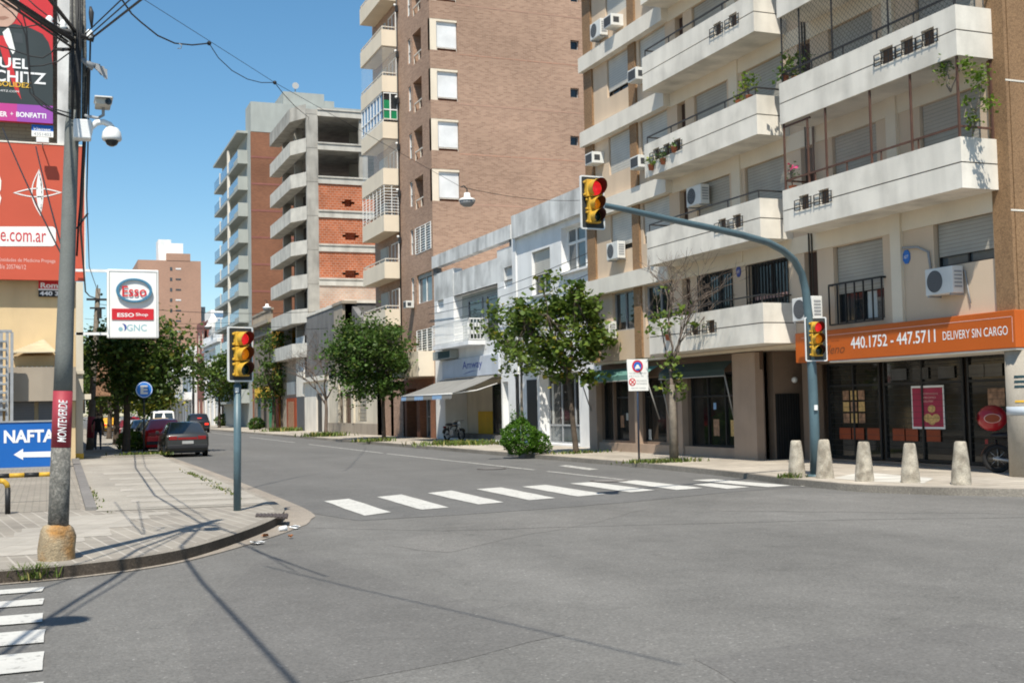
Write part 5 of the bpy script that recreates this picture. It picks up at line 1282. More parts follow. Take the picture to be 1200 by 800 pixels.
# small tiled gable porch above
pc = [onY(p, q, 46.6) for p, q in ((13, 415), (51, 398), (66, 414))]
w = MB(); F0, F1, AP = (pc[0].x, 45.7, pc[0].z), (pc[2].x, 45.7, pc[2].z), (pc[1].x, 47.95, onY(51, 398, 47.95).z)
RW = 12
for i in range(RW):
    t0, t1 = i/RW, (i+1)/RW
    l0, l1 = Vector(F0).lerp(Vector(AP), t0), Vector(F0).lerp(Vector(AP), t1); r0, r1 = Vector(F1).lerp(Vector(AP), t0), Vector(F1).lerp(Vector(AP), t1)
    w.face([tuple(v) for v in (l0+Vector((0, 0, .05)), r0+Vector((0, 0, .05)), r1+Vector((0, 0, .01)), l1+Vector((0, 0, .01)))]); w.face([tuple(v) for v in (l0, r0, r0+Vector((0, 0, .05)), l0+Vector((0, 0, .05)))])
w.face([F0, AP, (pc[0].x, 47.95, pc[0].z)]); w.face([F1, AP, (pc[2].x, 47.95, pc[2].z)]); w.build('porch_roof', 'tile_roof', yb_)
w = MB(FY(46.6)); w.prism([(pc[0].x+.1, pc[0].z-.07), (pc[2].x-.1, pc[2].z-.07), (pc[2].x-.1, zA1+.0), (pc[0].x+.1, zA1+.0)], -1.3, .0, axis=1); w.build('porch_wall', 'yellow_wall', yb_)
q = MB(FY(46.6))
for i in range(9): q.box(pc[0].x+.2+i*.16, pc[0].x+.26+i*.16, .0, .05, zA1, zA1+.06)
q.build('trim', 'offwhite', yb_)
# pale corner post that carries the station sign
po = thing('corner_post', 'slim beige corner post at the edge of the yellow building', 'post', (1.12, 47.3, .13))
w = MB(); w.box(1.02, 1.27, 47.2, 47.6, .13, 6.75); w.build('shaft', 'beige_wall', po)
w = MB(); w.box(1.0, 1.29, 47.18, 47.62, .131, .34); w.build('foot', 'yellow_letter', po)
w = MB(); w.box(.98, 1.30, 47.1, 47.62, 3.3, 3.42); w.box(1.0, 1.55, 47.3, 47.5, 2.35, 2.55); w.build('ledge', 'beige_wall', po)
# station sign
es = thing('station_sign', 'white square station sign with blue oval and red lettering on white brackets', 'sign', tuple(onY(155, 356, 47.1)))
YE = 47.1
a, b = onY(125.5, 396, YE), onY(186, 316.5, YE)
w = MB(); w.box(a.x, b.x, YE, YE+.28, a.z, b.z); w.build('panel', 'paper_white', es, bevel=.04)
w = MB(); w.box(a.x+.07, b.x-.07, YE-.012, YE-.003, b.z-.09, b.z-.07); w.box(a.x+.07, a.x+.09, YE-.012, YE-.003, a.z+.05, b.z-.09); w.box(b.x-.09, b.x-.07, YE-.012, YE-.003, a.z+.05, b.z-.09); w.build('rim_line', 'grey_metal', es)
w = MB()
for py in (317, 391):
    c = onY(100, py, YE+.15); w.box(1.0, a.x+.05, YE+.10, YE+.18, c.z-.05, c.z+.05)
w.build('bracket', 'white_metal', es)
c = onY(157, 340.5, YE); e = onY(178, 340.5, YE); f = onY(157, 326.5, YE); rx, ry = e.x-c.x, f.z-c.z
mb = MB()
n = 40; ring = [[(c.x+k*rx*math.cos(2*math.pi*i/n), y, c.z+k*ry*math.sin(2*math.pi*i/n)) for i in range(n)] for k, y in ((1, YE), (1, YE-.14), (.85, YE-.14), (.85, YE-.06))]
idx = [[mb.pt(p) for p in r_] for r_ in ring]
for j in range(3):
    for i in range(n): mb.fi((idx[j][i], idx[j][(i+1) % n], idx[j+1][(i+1) % n], idx[j+1][i]), 0)
mb.fi(idx[3], 1); mb.build('oval', ['sign_blue_ring' if False else 'oval_blue' if 'oval_blue' in MATS else 'sign_blue', 'paper_white'], es)
text('Esso', (onY(143, 347, YE).x, YE-.06, onY(143, 347.5, YE).z), UX, VX, onY(171.5, 347, YE).x-onY(143, 347, YE).x, .40, 'sign_red', es, bold=.012, lift=.04)
mb = MB(); p, q = onY(131, 374.5, YE), onY(180, 362, YE); mb.box(p.x, q.x, YE-.03, YE-.002, p.z, q.z); mb.build('red_band', 'sign_red', es)
textY('ESSO', 137.5, 371.2, 157, 366.6, YE-.03, 'white_letter', es, bold=.02)
textY('Shop', 159, 371.2, 173.5, 366.6, YE-.03, 'white_letter', es, bold=.015)
textY('GNC', 148.5, 388, 172, 380, YE, 'teal_letter', es, bold=.012)
mb = MB(); c = onY(143, 384, YE)
disc(mb, (c.x-.05, YE, c.z-.05), UX, VX, .08, .08, 1, lift=.005)
for i in range(10):
    t0, t1 = -1.0+i*.26, -1.0+(i+1)*.26; k0, k1 = .04*math.sin(math.pi*i/10), .04*math.sin(math.pi*(i+1)/10)
    mb.fi([mb.pt((c.x+(.13+k)*math.cos(t), YE-.005, c.z+(.15+k)*math.sin(t))) for t, k in ((t0, k0), (t1, k1))] + [mb.pt((c.x+(.13-k)*math.cos(t), YE-.005, c.z+(.15-k)*math.sin(t))) for t, k in ((t1, k1), (t0, k0))], 0)
mb.build('swirl', ['blue_letter', 'teal_letter'], es)
# red billboard
rb = thing('billboard', 'red billboard with a white four pointed star and a white web address bar', 'billboard', (-2, 47.6, 6.9))
YR = 47.45; a, b = onY(-70, 328, YR), onY(98.5, 172, YR); a.z = onY(98, 329, YR).z
w = MB(); w.box(a.x, b.x, YR, YR+.25, a.z, b.z); w.build('panel', 'ad_red', rb)
w = MB(); w.box(a.x, b.x+.02, YR-.02, YR+.26, b.z+.002, b.z+.06); w.box(b.x+.002, b.x+.05, YR+.02, YR+.26, a.z, b.z); w.build('frame', 'offwhite', rb)
c = onY(44, 225, YR); k = (onY(73, 225, YR).x-onY(15, 225, YR).x)/58
mb = MB()
def lens(x0, y0, x1, y1, wd, off, mi=0, filled=True, th=1.3):
    pts = []; A = Vector((x0, y0)); B = Vector((x1, y1)); d = (B-A); L_ = d.length; d.normalize(); nrm = Vector((-d.y, d.x)); N = 14
    up_ = [A+d*L_*i/N+nrm*(wd*math.sin(math.pi*i/N)+off*math.sin(math.pi*i/N)) for i in range(N+1)]
    dn_ = [A+d*L_*i/N+nrm*(-wd*math.sin(math.pi*i/N)+off*math.sin(math.pi*i/N)) for i in range(N+1)]
    P = lambda v: tuple(onY(v.x, v.y, YR-.012))
    if filled:
        for i in range(N): mb.fi([mb.pt(P(v)) for v in (up_[i], up_[i+1], dn_[i+1], dn_[i])], mi)
    else:
        for cv, s_ in ((up_, -1), (dn_, 1)):
            for i in range(N):
                n0 = nrm*th*s_*min(1, math.sin(math.pi*i/N)*3+.15); n1 = nrm*th*s_*min(1, math.sin(math.pi*(i+1)/N)*3+.15)
                mb.fi([mb.pt(P(v)) for v in (cv[i], cv[i+1], cv[i+1]+n1, cv[i]+n0)], mi)
lens(46, 198, 47.5, 253, 4.2, 0, 0, True); lens(46, 198, 47.5, 253, 6.5, 3.6, 0, False); lens(15, 226, 73, 225.5, 5.6, 0, 0, False)
mb.build('star_logo', 'paper_white', rb)
mb = MB(); pts = []
x0, x1, y0, y1, r_ = -70, 65.5, 265.5, 288.5, 5
for cx, cy, a0 in ((x1-r_, y0+r_, -90), (x1-r_, y1-r_, 0)):
    for i in range(7): pts.append((cx+r_*math.cos(R(a0+i*15)), cy+r_*math.sin(R(a0+i*15))))
pts += [(x0, y1), (x0, y0)]
onp(mb, pts, YR-.012); mb.build('address_bar', 'paper_white', rb)
textY('e.com.ar', 0.5, 282.5, 54, 271.5, YR-.015, 'sign_red', rb, bold=.0)
textY('Entidades de Medicina Prepaga', -1.5, 307.5, 65, 302, YR, 'ad_pink', rb)
textY('8/e 205746/12', -1, 314.8, 30.5, 309.5, YR, 'ad_pink', rb)
mb = MB(); onp(mb, [(-12, 205), (-1, 205), (1.5, 212), (1.0, 222), (-1, 226), (1.5, 232), (-2, 246), (-12, 246)], YR-.012); mb.build('big_letter', 'paper_white', rb)
# election poster above
pp_ = thing('poster_billboard', 'tall red and dark portrait poster with white capital letters and a violet foot band', 'billboard', (-2, 47.6, 13))
YP = 47.5
mb = MB(); a, b = onY(-70, 145, YP), onY(62, -60, YP); a.z = onY(55, 145, YP).z; mb.box(a.x, b.x, YP, YP+.2, a.z, b.z); mb.build('panel', 'poster_red', pp_)
mb = MB(); onp(mb, [(-70, 30), (8, 31), (17, 28), (36, 33), (50, 40), (57, 50), (60.5, 62), (62, 80), (62, 124), (-70, 124)], YP-.006); mb.build('suit_print', 'poster_suit', pp_)
mb = MB(); onp(mb, [(3, 38), (10, 32), (13, 40), (18, 60), (15, 64), (6, 48)], YP-.010); mb.build('shirt_print', 'paper_white', pp_)
mb = MB(); onp(mb, [(-4, 42), (4, 42), (9, 55), (21, 100), (25, 117), (17, 104), (4, 70)], YP-.014); mb.build('tie_print', 'poster_red', pp_)
mb = MB(); onp(mb, [(16, 38), (26, 40), (27, 51), (17, 50)], YP-.010); mb.build('pocket_print', 'poster_dark', pp_)
mb = MB(); onp(mb, [(5+17*math.cos(t), 8+(24 if math.sin(t) > 0 else 26)*math.sin(t)) for t in [2*math.pi*i/24 for i in range(24)]], YP-.012); mb.build('face_print', 'skin_print', pp_)
mb = MB(); onp(mb, [(-14, -4), (-8, -16), (5, -21), (17, -14), (23, 2), (21, 12), (18, 2), (12, -8), (0, -12), (-10, -6)], YP-.016); mb.build('hair_print', 'grey_print', pp_)
mb = MB(); onp(mb, [(-4, 20), (6, 19), (11, 21), (4, 23.5), (-4, 23)], YP-.016); onp(mb, [(-12, 6), (-4, 6), (-4, 10), (-12, 10)], YP-.016); onp(mb, [(3, 5), (12, 5), (12, 9), (3, 9)], YP-.016); mb.build('face_shade_print', 'skin_shade', pp_)
mb = MB(); onp(mb, [(-70, 116.5), (20, 122), (20, 142.4), (-70, 137)], YP-.018, 0); onp(mb, [(20, 122), (62, 124.6), (62, 145), (20, 142.4)], YP-.018, 1); mb.build('foot_band', ['poster_pink', 'poster_violet'], pp_)
textY('UEL', -1, 79, 35.5, 67, YP-.012, 'white_letter', pp_, bold=.02, lift=.012)
textY('CHITZ', -7, 95, 54, 81.5, YP-.012, 'white_letter', pp_, bold=.02, lift=.012)
textY('SOLIDEZ', -2, 100.8, 36, 94.8, YP-.012, 'yellow_letter', pp_, bold=.012, lift=.012)
textY('HITZ.COM', -1, 107.3, 22, 105, YP-.012, 'white_letter', pp_, lift=.012)
textY('ER', 0, 136.5, 8.5, 130.5, YP-.018, 'white_letter', pp_, bold=.03); textY('+', 12, 135, 15.5, 131.5, YP-.018, 'white_letter', pp_); textY('BONFATTI', 19, 137, 54, 131, YP-.018, 'white_letter', pp_, bold=.03)
pl = thing('name_plate', 'small blue and white contractor plate between the two billboards', 'sign', tuple(onY(50, 153, 47.6)))
a, b = onY(37, 159.5, 47.6), onY(62.5, 147.5, 47.6); m_ = (a.z+b.z)/2
mb = MB(); mb.box(a.x, b.x, 47.6, 47.66, m_, b.z, 0); mb.box(a.x, b.x, 47.6, 47.66, a.z, m_-.002, 1); mb.build('plate', ['sign_blue', 'paper_white'], pl)
textY('Viamax', 39, 152.3, 60, 149, 47.6, 'white_letter', pl, shear=.2, bold=.02); textY('4351403', 39.5, 158.7, 60, 155, 47.6, 'grey_metal', pl)
fl_ = thing('floodlight', 'white floodlight on top of the red billboard', 'lamp', tuple(onY(50, 166, 46.9)))
c = onY(50, 165, 46.9); mb = MB(); mb.box(c.x-.22, c.x+.22, 46.75, 46.95, c.z-.1, c.z+.1); mb.build('housing', 'white_metal', fl_, bevel=.02)
mb = MB(); mb.tube([(c.x, 46.95, c.z-.05), (c.x, 47.5, c.z-.15)], .025, 6); mb.build('arm', 'grey_metal', fl_)
rs_ = thing('shop_plate', 'small red and black name plate half hidden by the pole, under the red billboard', 'sign', tuple(onY(60, 340, 47.85)))
a, b = onY(45, 347.5, 47.85), onY(79, 329, 47.85); m_ = onY(45, 339, 47.85).z
mb = MB(); mb.box(a.x, b.x, 47.85, 47.95, m_+.03, b.z, 0); mb.box(a.x, b.x, 47.85, 47.95, a.z, m_-.03, 1); mb.box(a.x, b.x, 47.855, 47.94, m_-.03, m_+.03, 2); mb.build('plate', ['sign_red', 'black_letter', 'paper_white'], rs_)
textY('Roma', 47.5, 337.3, 73, 331, 47.85, 'white_letter', rs_, bold=.035); textY('440 30', 46.5, 346.2, 74, 341, 47.85, 'white_letter', rs_, bold=.035)
# steel stair at the left edge
st = thing('steel_stair', 'grey steel staircase with railings by the yellow wall', 'staircase', (-2.2, 44.5, .13))
YS = 45.0; mb = MB()
for px in (1, 8, 13.5): a, b = onY(px, 540, YS), onY(px, 389, YS); mb.box(a.x-.05, a.x+.05, YS, YS+.1, .13, b.z)
a, b = onY(-40, 388, YS), onY(14, 388, YS); mb.box(a.x, b.x, YS, YS+.08, b.z-.05, b.z+.05)
mb.build('frame', 'grey_metal', st)
mb = MB()
for i in range(9):
    a, b = onY(-40, 400+i*10, YS), onY(7, 400+i*10, YS); mb.box(a.x, b.x, YS-.1, YS+.3, b.z-.03, b.z+.03)
mb.build('tread', 'steel', st)
# NAFTA board
YN = G(30, 549, .13).y; nb_ = thing('station_board', 'blue board with white capitals and a left pointing arrow, standing on the forecourt', 'sign', (-.8, YN, .13))
a, b = onY(-75, 548, YN), onY(77, 493.5, YN)
mb = MB(); mb.box(a.x, b.x, YN, YN+.22, .18, b.z); mb.build('panel', 'nafta_blue', nb_, bevel=.01)
mb = MB(); mb.box(a.x-.04, b.x+.04, YN-.03, YN+.25, b.z+.001, b.z+.05); mb.box(a.x-.04, b.x+.04, YN-.03, YN+.25, .131, .179); mb.build('frame', 'grey_metal', nb_)
textY('NAFTA', 4.5, 519, 64.5, 504, YN, 'white_letter', nb_, bold=.035, lift=.008)
mb = MB(); onp(mb, [(16, 532.5), (27, 525.5), (27, 529.5), (62, 528.5), (62, 535), (27, 535.5), (27, 538.5)], YN-.008); mb.build('arrow', 'white_letter', nb_)
# striped barriers
def barrier(label, px_end, py_end, L_, h, end_left=False):
    c = G(px_end, py_end, .13); t = thing('barrier', label, 'barrier', (c.x, c.y, .13), 'striped forecourt barriers')
    r = .045; pts = [(c.x, c.y, .13), (c.x, c.y, .13+h-.12)] + [(c.x-.12*(1-math.cos(a)), c.y, .13+h-.12+.12*math.sin(a)) for a in (R(30), R(60), R(90))]
    mb = MB(); mb.tube(pts[:2], r, 10, 1); mb.build('post', ['signal_yellow', 'black_metal'], t); mb = MB(); mb.tube(pts[1:], r, 10, 0)
    x = c.x-.12; k = 0
    while x > c.x-L_: mb.tube([(x, c.y, .13+h), (x-.26, c.y, .13+h)], r, 10, k % 2); x -= .26; k += 1
    mp_ = MB(); mp_.tube([(x, c.y, .13), (x, c.y, .13+h)], r, 10, 1); mp_.build('post', ['signal_yellow', 'black_metal'], t)
    mb.build('rail', ['signal_yellow', 'black_metal'], t); return t
barrier('nearer yellow and black barrier with a rounded end, by the kerb line', 9, 602, 2.2, .56)
barrier('farther yellow and black barrier in front of the blue board', 71, 587, 2.6, .52)
# ============================================================ traffic signals
def signal_head(par, c, w=.40, h=.92, big=False, yaw=0.0):
    """three-lens head on a bordered backplate, facing -Y, centred at c"""
    cx, cy, cz = c; rot = Matrix.Rotation(yaw, 3, 'Z')
    def T(x, y, z):
        v = rot @ Vector((x, y, z)); return (cx+v.x, cy+v.y, cz+v.z)
    def rrect(a, b, r, n=5):
        o = []
        for sx, sz, a0 in ((1, 1, 0), (-1, 1, 90), (-1, -1, 180), (1, -1, 270)):
            for i in range(n+1): o.append((sx*(a-r)+r*math.cos(R(a0+90*i/n)), sz*(b-r)+r*math.sin(R(a0+90*i/n))))
        return o
    m = MB(T); m.prism(rrect(w/2, h/2, .03), -.012, .012, 0, 1); bp = m.build('backplate', 'backplate', par)
    m = MB(T); o, i = rrect(w/2+.006, h/2+.006, .035), rrect(w/2-.018, h/2-.018, .02)
    for y0, y1 in ((-.020, .016),):
        A = [m.pt((x, y0, z)) for x, z in o]; B = [m.pt((x, y0, z)) for x, z in i]; C_ = [m.pt((x, y1, z)) for x, z in o]; D_ = [m.pt((x, -.0125, z)) for x, z in i]; k = len(o)
        for j in range(k):
            q = (j+1) % k; m.fi((A[j], A[q], B[q], B[j])); m.fi((A[j], A[q], C_[q], C_[j])); m.fi((B[j], B[q], D_[q], D_[j]))
    m.build('rim', 'plate_rim', bp)
    if big: sp = [(.235, .135, 'red_lamp'), (-.04, .10, 'amber_lamp'), (-.26, .10, 'green_lamp')]
    else: sp = [(.25, .105, 'red_lamp'), (0, .105, 'amber_lamp'), (-.25, .105, 'green_lamp')]
    off = -.01
    for (z, r, lm) in sp:
        s = MB(T); s.box(off-r*1.12, off+r*1.12, -.13, -.013, z-r*1.12, z+r*1.12)
        for sz in (-1, 1): s.box(off-r*1.12-.035, off-r*1.12-.001, -.09, -.03, z+sz*r*.8-.02, z+sz*r*.8+.02)
        ho = s.build('housing', 'signal_yellow', par, bevel=.012)
        v = MB(T); N = 22; L_ = .25; a0, a1 = R(-62), R(242)
        for rr, mi in ((r*1.06, 0), (r*1.02, 1)):
            for k in range(N):
                t0, t1 = a0+(a1-a0)*k/N, a0+(a1-a0)*(k+1)/N
                f = lambda t: L_*(.42+.58*max(0, math.sin(t)*.5+.5))
                v.face(((off+rr*math.cos(t0), -.131, z+rr*math.sin(t0)), (off+rr*math.cos(t1), -.131, z+rr*math.sin(t1)), (off+rr*math.cos(t1), -.131-f(t1), z+rr*math.sin(t1)), (off+rr*math.cos(t0), -.131-f(t0), z+rr*math.sin(t0))), mi, True)
        v.build('visor', ['signal_yellow', 'visor_inside'], ho, recalc=False)
        l = MB(T)
        for ring in range(4):
            r0, r1 = r*.94*ring/4, r*.94*(ring+1)/4; d = lambda q: -.134-.03*(1-(q/r)**2)
            for k in range(20):
                t0, t1 = 2*math.pi*k/20, 2*math.pi*(k+1)/20
                l.face(((off+r0*math.cos(t0), d(r0), z+r0*math.sin(t0)), (off+r1*math.cos(t0), d(r1), z+r1*math.sin(t0)), (off+r1*math.cos(t1), d(r1), z+r1*math.sin(t1)), (off+r0*math.cos(t1), d(r0), z+r0*math.sin(t1))), 0, True)
        l.build('lens', lm, ho)
c = G(278, 598, .13)
ts = thing('traffic_light', 'short traffic light on a straight teal post on the left pavement corner', 'traffic light', tuple(c))
zt = onY(278, 447, c.y).z
m = MB(); m.tube([(c.x, c.y, .13), (c.x+.02, c.y, zt-.05)], .062, 16); m.tube([(c.x+.02, c.y, zt-.05), (c.x+.02, c.y, zt+.3)], .045, 12); m.build('post', 'signal_pole', ts)
m = MB(); m.box(c.x-.03, c.x+.03, c.y-.068, c.y-.06, 2.08, 2.16); m.build('sticker', 'paper_white', ts)
hc = onY(281.5, 415, c.y-.1); signal_head(ts, tuple(hc), .44, .90, yaw=.30)
mc = G(955, 558, .13)
tm = thing('traffic_light', 'tall teal traffic light mast with a curved arm and a second signal over the street', 'traffic light', tuple(mc))
ae = Vector((8.95, 18.75)); d2 = (ae-Vector((mc.x, mc.y))); dl = d2.length; d2.normalize()
def on_arm(px, py):
    # point of the vertical plane that holds mast and arm
    n = Vector((d2.y, -d2.x, 0)); d = ray(px, py); t = (Vector((mc.x, mc.y, 0))-CPOS).dot(n)/d.dot(n); return CPOS+d*t
pts = [Vector((mc.x, mc.y, .13)), on_arm(954.5, 500), on_arm(951.5, 430), on_arm(947.5, 370), on_arm(944, 340), on_arm(939.5, 321), on_arm(930, 304), on_arm(917, 293), on_arm(900, 284), on_arm(870, 275.5), on_arm(830, 266.5), on_arm(780, 256), on_arm(740, 247), on_arm(708, 240.5), on_arm(692, 237)]
zc = [p.z for p in pts]
m = MB(); m.tube([tuple(p) for p in pts], [.105, .105, .10, .095, .085, .08, .078, .076, .074, .07, .066, .06, .055, .05, .045], 16); m.build('mast', 'signal_pole', tm)
m = MB(); m.lathe([(.20, 0), (.20, .02), (.12, .05)], (mc.x, mc.y, .13), 16); m.build('base_flange', 'signal_pole', tm)
m = MB(); m.box(mc.x-.04, mc.x+.04, mc.y-.125, mc.y-.11, 1.55, 1.66); m.build('sticker', 'paper_white', tm)
hc = on_arm(690.5, 239); signal_head(tm, (hc.x, hc.y-.12, hc.z), .46, .93, True, yaw=.06)
hc = on_arm(957, 398); signal_head(tm, (hc.x-.16, hc.y-.19, hc.z), .47, .94, yaw=-.28)
# ============================================================ bollards
bo = None
BP = [(934, 559, 'dark weathered'), (967, 560, 'pale'), (1013, 563.5, 'pale'), (1067, 565, 'pale'), (1126.5, 567.5, 'pale')]
BLAB = ['dark stained concrete bollard left of the traffic light mast', 'pale concrete bollard touching the right side of the traffic light mast', 'concrete bollard in front of the left shop window, second right of the mast', 'concrete bollard before the magenta poster window, third right of the mast', 'concrete bollard nearest the round corner column and delivery motorcycle']
for i, (px, py, _) in enumerate(BP):
    p = G(px, py, .13)
    if bo is None:
        m = MB(); prof = [(.185, 0), (.182, .06), (.172, .2), (.155, .36), (.138, .52), (.120, .68), (.106, .765), (.085, .785)]; rings = []
        for r_, h_ in prof:
            q = []
            for j in range(24):
                a = 2*math.pi*j/24; v = Vector((math.cos(a)*r_, math.sin(a)*r_, h_)); kk = 1+.035*mnoise.noise(v*9)+.03*mnoise.noise(v*25); q.append(m.pt((v.x*kk, v.y*kk, h_+.01*mnoise.noise(v*12))))
            rings.append(q)
        for i_ in range(len(rings)-1):
            for j in range(24): m.fi((rings[i_][j], rings[i_][(j+1) % 24], rings[i_+1][(j+1) % 24], rings[i_+1][j]), 0, True)
        m.fi(rings[-1]); bo = m.build('bollard', 'bollard_concrete'); bo.location = p; tag(bo, BLAB[0], 'bollard', 'concrete bollards on the corner')
    else: b2_ = dup(bo, tuple(p), i*1.3, BLAB[i]); b2_.scale = (1+.02*((i*7) % 3-1), 1.0, 1+.03*((i*5) % 3-1)); b2_.rotation_euler = (.012*(i % 3-1), .015*((i+1) % 3-1), i*1.3)
# ============================================================ utility pole in the left foreground
P0 = G(67, 655, .13); PT = onY(85, 130, P0.y+.02)
up_ = thing('utility_pole', 'old grey concrete utility pole with a red painted band and a lumpy rusty foot', 'pole', tuple(P0))
def pole_at(z):
    t = (z-.13)/(PT.z-.13); return Vector((P0.x+(PT.x-P0.x)*t, P0.y, z))
z1, z2, z3 = onY(70, 618, P0.y).z, onY(70, 524, P0.y).z, onY(72, 458, P0.y).z
m = MB(); m.tube([tuple(pole_at(z)) for z in (z3, 2.5, 3.5, PT.z-.15, PT.z)], [.104, .098, .086, .078, .055], 20); m.build('shaft', 'pole_concrete', up_)
m = MB(); m.tube([tuple(pole_at(z)) for z in (z1-.1, .9, z2)], [.113, .111, .107], 20); m.build('worn_shaft', 'pole_peel', up_)
m = MB(); m.tube([tuple(pole_at(z)) for z in (z2, z3)], [.1085, .106], 20); band = m.build('painted_band', 'red_band', up_)
# band lettering wrapped on the pole, reading upwards
def wrap_text(s, zc0, zc1, ang, hgt, par, rad=.1085):
    mb = MB(); cu = bpy.data.curves.new('t', 'FONT'); cu.body = s; cu.size = 1; cu.shear = .25; cu.offset = .008; cu.resolution_u = 3
    o = bpy.data.objects.new('t', cu); COL.objects.link(o); dg = bpy.context.evaluated_depsgraph_get(); dg.update(); me = bpy.data.meshes.new_from_object(o.evaluated_get(dg))
    bm = bmesh.new(); bm.from_mesh(me)
    ys_ = [v.co.y for v in bm.verts]; a_, b_2 = min(ys_), max(ys_)
    for k in range(1, 12): bmesh.ops.bisect_plane(bm, geom=bm.verts[:]+bm.edges[:]+bm.faces[:], plane_co=(0, a_+(b_2-a_)*k/12, 0), plane_no=(0, 1, 0))
    bm.to_mesh(me); bm.free()
    vs = [tuple(q.co) for q in me.vertices]; fs = [list(p.vertices) for p in me.polygons]; bpy.data.objects.remove(o); bpy.data.curves.remove(cu)
    x0, x1 = min(v[0] for v in vs), max(v[0] for v in vs); y0, y1 = min(v[1] for v in vs), max(v[1] for v in vs)
    for f in fs:
        ids = []
        for k in f:
            v = vs[k]; z = zc0+(v[0]-x0)/(x1-x0)*(zc1-zc0); a = ang-((v[1]-y0)/(y1-y0)-.5)*hgt/rad; c_ = pole_at(z)
            ids.append(mb.pt((c_.x+(rad+.003)*math.cos(a), c_.y+(rad+.003)*math.sin(a), z)))
        mb.fi(ids)
    return mb.build('lettering', 'white_letter', par)
wrap_text('MONTEVERDE', z2+.06, z3-.10, R(-88), .095, band)
m = MB()
N = 22; prof = [(.20, 0), (.205, .12), (.195, .25), (.175, .34), (.14, .385), (.10, .39)]
rings = []
for r_, h_ in prof:
    q = []
    for j in range(N):
        a = 2*math.pi*j/N; p = Vector((math.cos(a)*r_, math.sin(a)*r_, h_)); k = 1+.13*mnoise.noise(p*6); q.append(m.pt((P0.x+p.x*k, P0.y+p.y*k, .13+h_*(1+.12*mnoise.noise(p*9)))))
    rings.append(q)
for i in range(len(rings)-1):
    for j in range(N): m.fi((rings[i][j], rings[i][(j+1) % N], rings[i+1][(j+1) % N], rings[i+1][j]), 0, True)
m.build('foot', 'pole_foot', up_)
zz = PT.z
def pp(px, py, dy=0.0): return tuple(onY(px, py, P0.y+dy))
m = MB(); a, b = onY(87, 165, P0.y+.1), onY(90, -60, P0.y+.1); m.tube([tuple(a), tuple(b)], .075, 10); m.tube([pp(98, 165, .12), pp(99, 60, .12), pp(97, -20, .12)], .03, 6); m.build('upper_post', 'pole_peel', up_)
m = MB()
a, b = onY(54, 29, P0.y-.12), onY(110, 47, P0.y-.12); m.tube([tuple(a), tuple(b)], .03, 6)
m.tube([pp(66, 58, -.1), pp(84, 58, -.1)], .02, 6); m.build('crossarm', 'dark_frame', up_)
m = MB()
for px, py in ((58, 28), (74, 33), (105, 44)): c_ = onY(px, py-3, P0.y-.12); m.lathe([(.03, -.05), (.045, -.02), (.03, .0), (.045, .03), (.02, .06)], tuple(c_), 8)
m.build('insulator', 'paper_white', up_)
m = MB(); m.tube([pp(106, 8, -.05), pp(107, 15, -.05), pp(107, 22, -.05), pp(107.5, 33, -.05)], [.012, .03, .025, .01], 8); m.build('fuse', 'dark_frame', up_)
# strapped cable loops that hang on the pole
m = MB(); rr = random.Random(3)
for k in range(7):
    x = 82+rr.uniform(-1, 14); m.tube([pp(x+rr.uniform(-2, 2), -20, -.14), pp(x, 40, -.15), pp(x+rr.uniform(-2, 2), 90, -.15), pp(x+rr.uniform(-3, 2), 140, -.14)], .011, 5)
for pl_ in ([(0, 4), (14, 15), (25, 28), (30, 42), (32, 62), (34, 85), (35, 108), (48, 124), (66, 133), (86, 139)], [(0, -10), (18, 5), (27, 18), (31, 34), (33, 60), (36, 95), (40, 112), (60, 127), (86, 134)], [(0, 54), (18, 60), (36, 66), (50, 68), (60, 62), (68, 50), (74, 38)], [(35, 78), (50, 77), (68, 72), (84, 60)], [(0, 32), (25, 33), (40, 30), (56, 28)], [(25, -8), (42, 8), (60, 22), (80, 38)], [(66, 10), (70, 26), (80, 34)], [(36, 110), (58, 128), (80, 137)], [(62, 58), (74, 60), (84, 56)]):
    m.tube([pp(x, y, -.12) for x, y in pl_], .008, 5)
m.tube([pp(100, 90, .1), pp(97.5, 170, .1), pp(94, 240, .1), pp(92, 262, .1), pp(90, 300, .1)], .012, 5); m.tube([pp(103, 250, .1), pp(90, 268, .05)], .012, 5)
m.build('cable_loops', 'cable_black', up_)
# torn lamp arm
lm = thing('torn_banner', 'ragged grey strip of mesh hanging from an arm of the pole, above the cameras', 'banner', pp(97, 70))
m = MB(); m.tube([pp(94, 68), pp(100, 73), pp(110, 79)], [.02, .03, .05], 8); m.build('arm', 'grey_metal', lm)
m = MB(); rings_ = [(108, 76, 4), (114, 80, 5.5), (119, 84, 7), (124, 88, 8)]
for s_ in (-.06, .0, .06):
    for i in range(3):
        (x0, y0, h0), (x1, y1, h1) = rings_[i], rings_[i+1]
        m.fi([m.pt(pp(x0, y0-h0*.7, s_*i)), m.pt(pp(x1+rr.uniform(0, 4), y1-h1*.8, s_*(i+1))), m.pt(pp(x1+rr.uniform(-1, 3), y1+h1*.7, s_*(i+1))), m.pt(pp(x0, y0+h0*.5, s_*i))])
m.build('rag', 'grey_metal', lm)
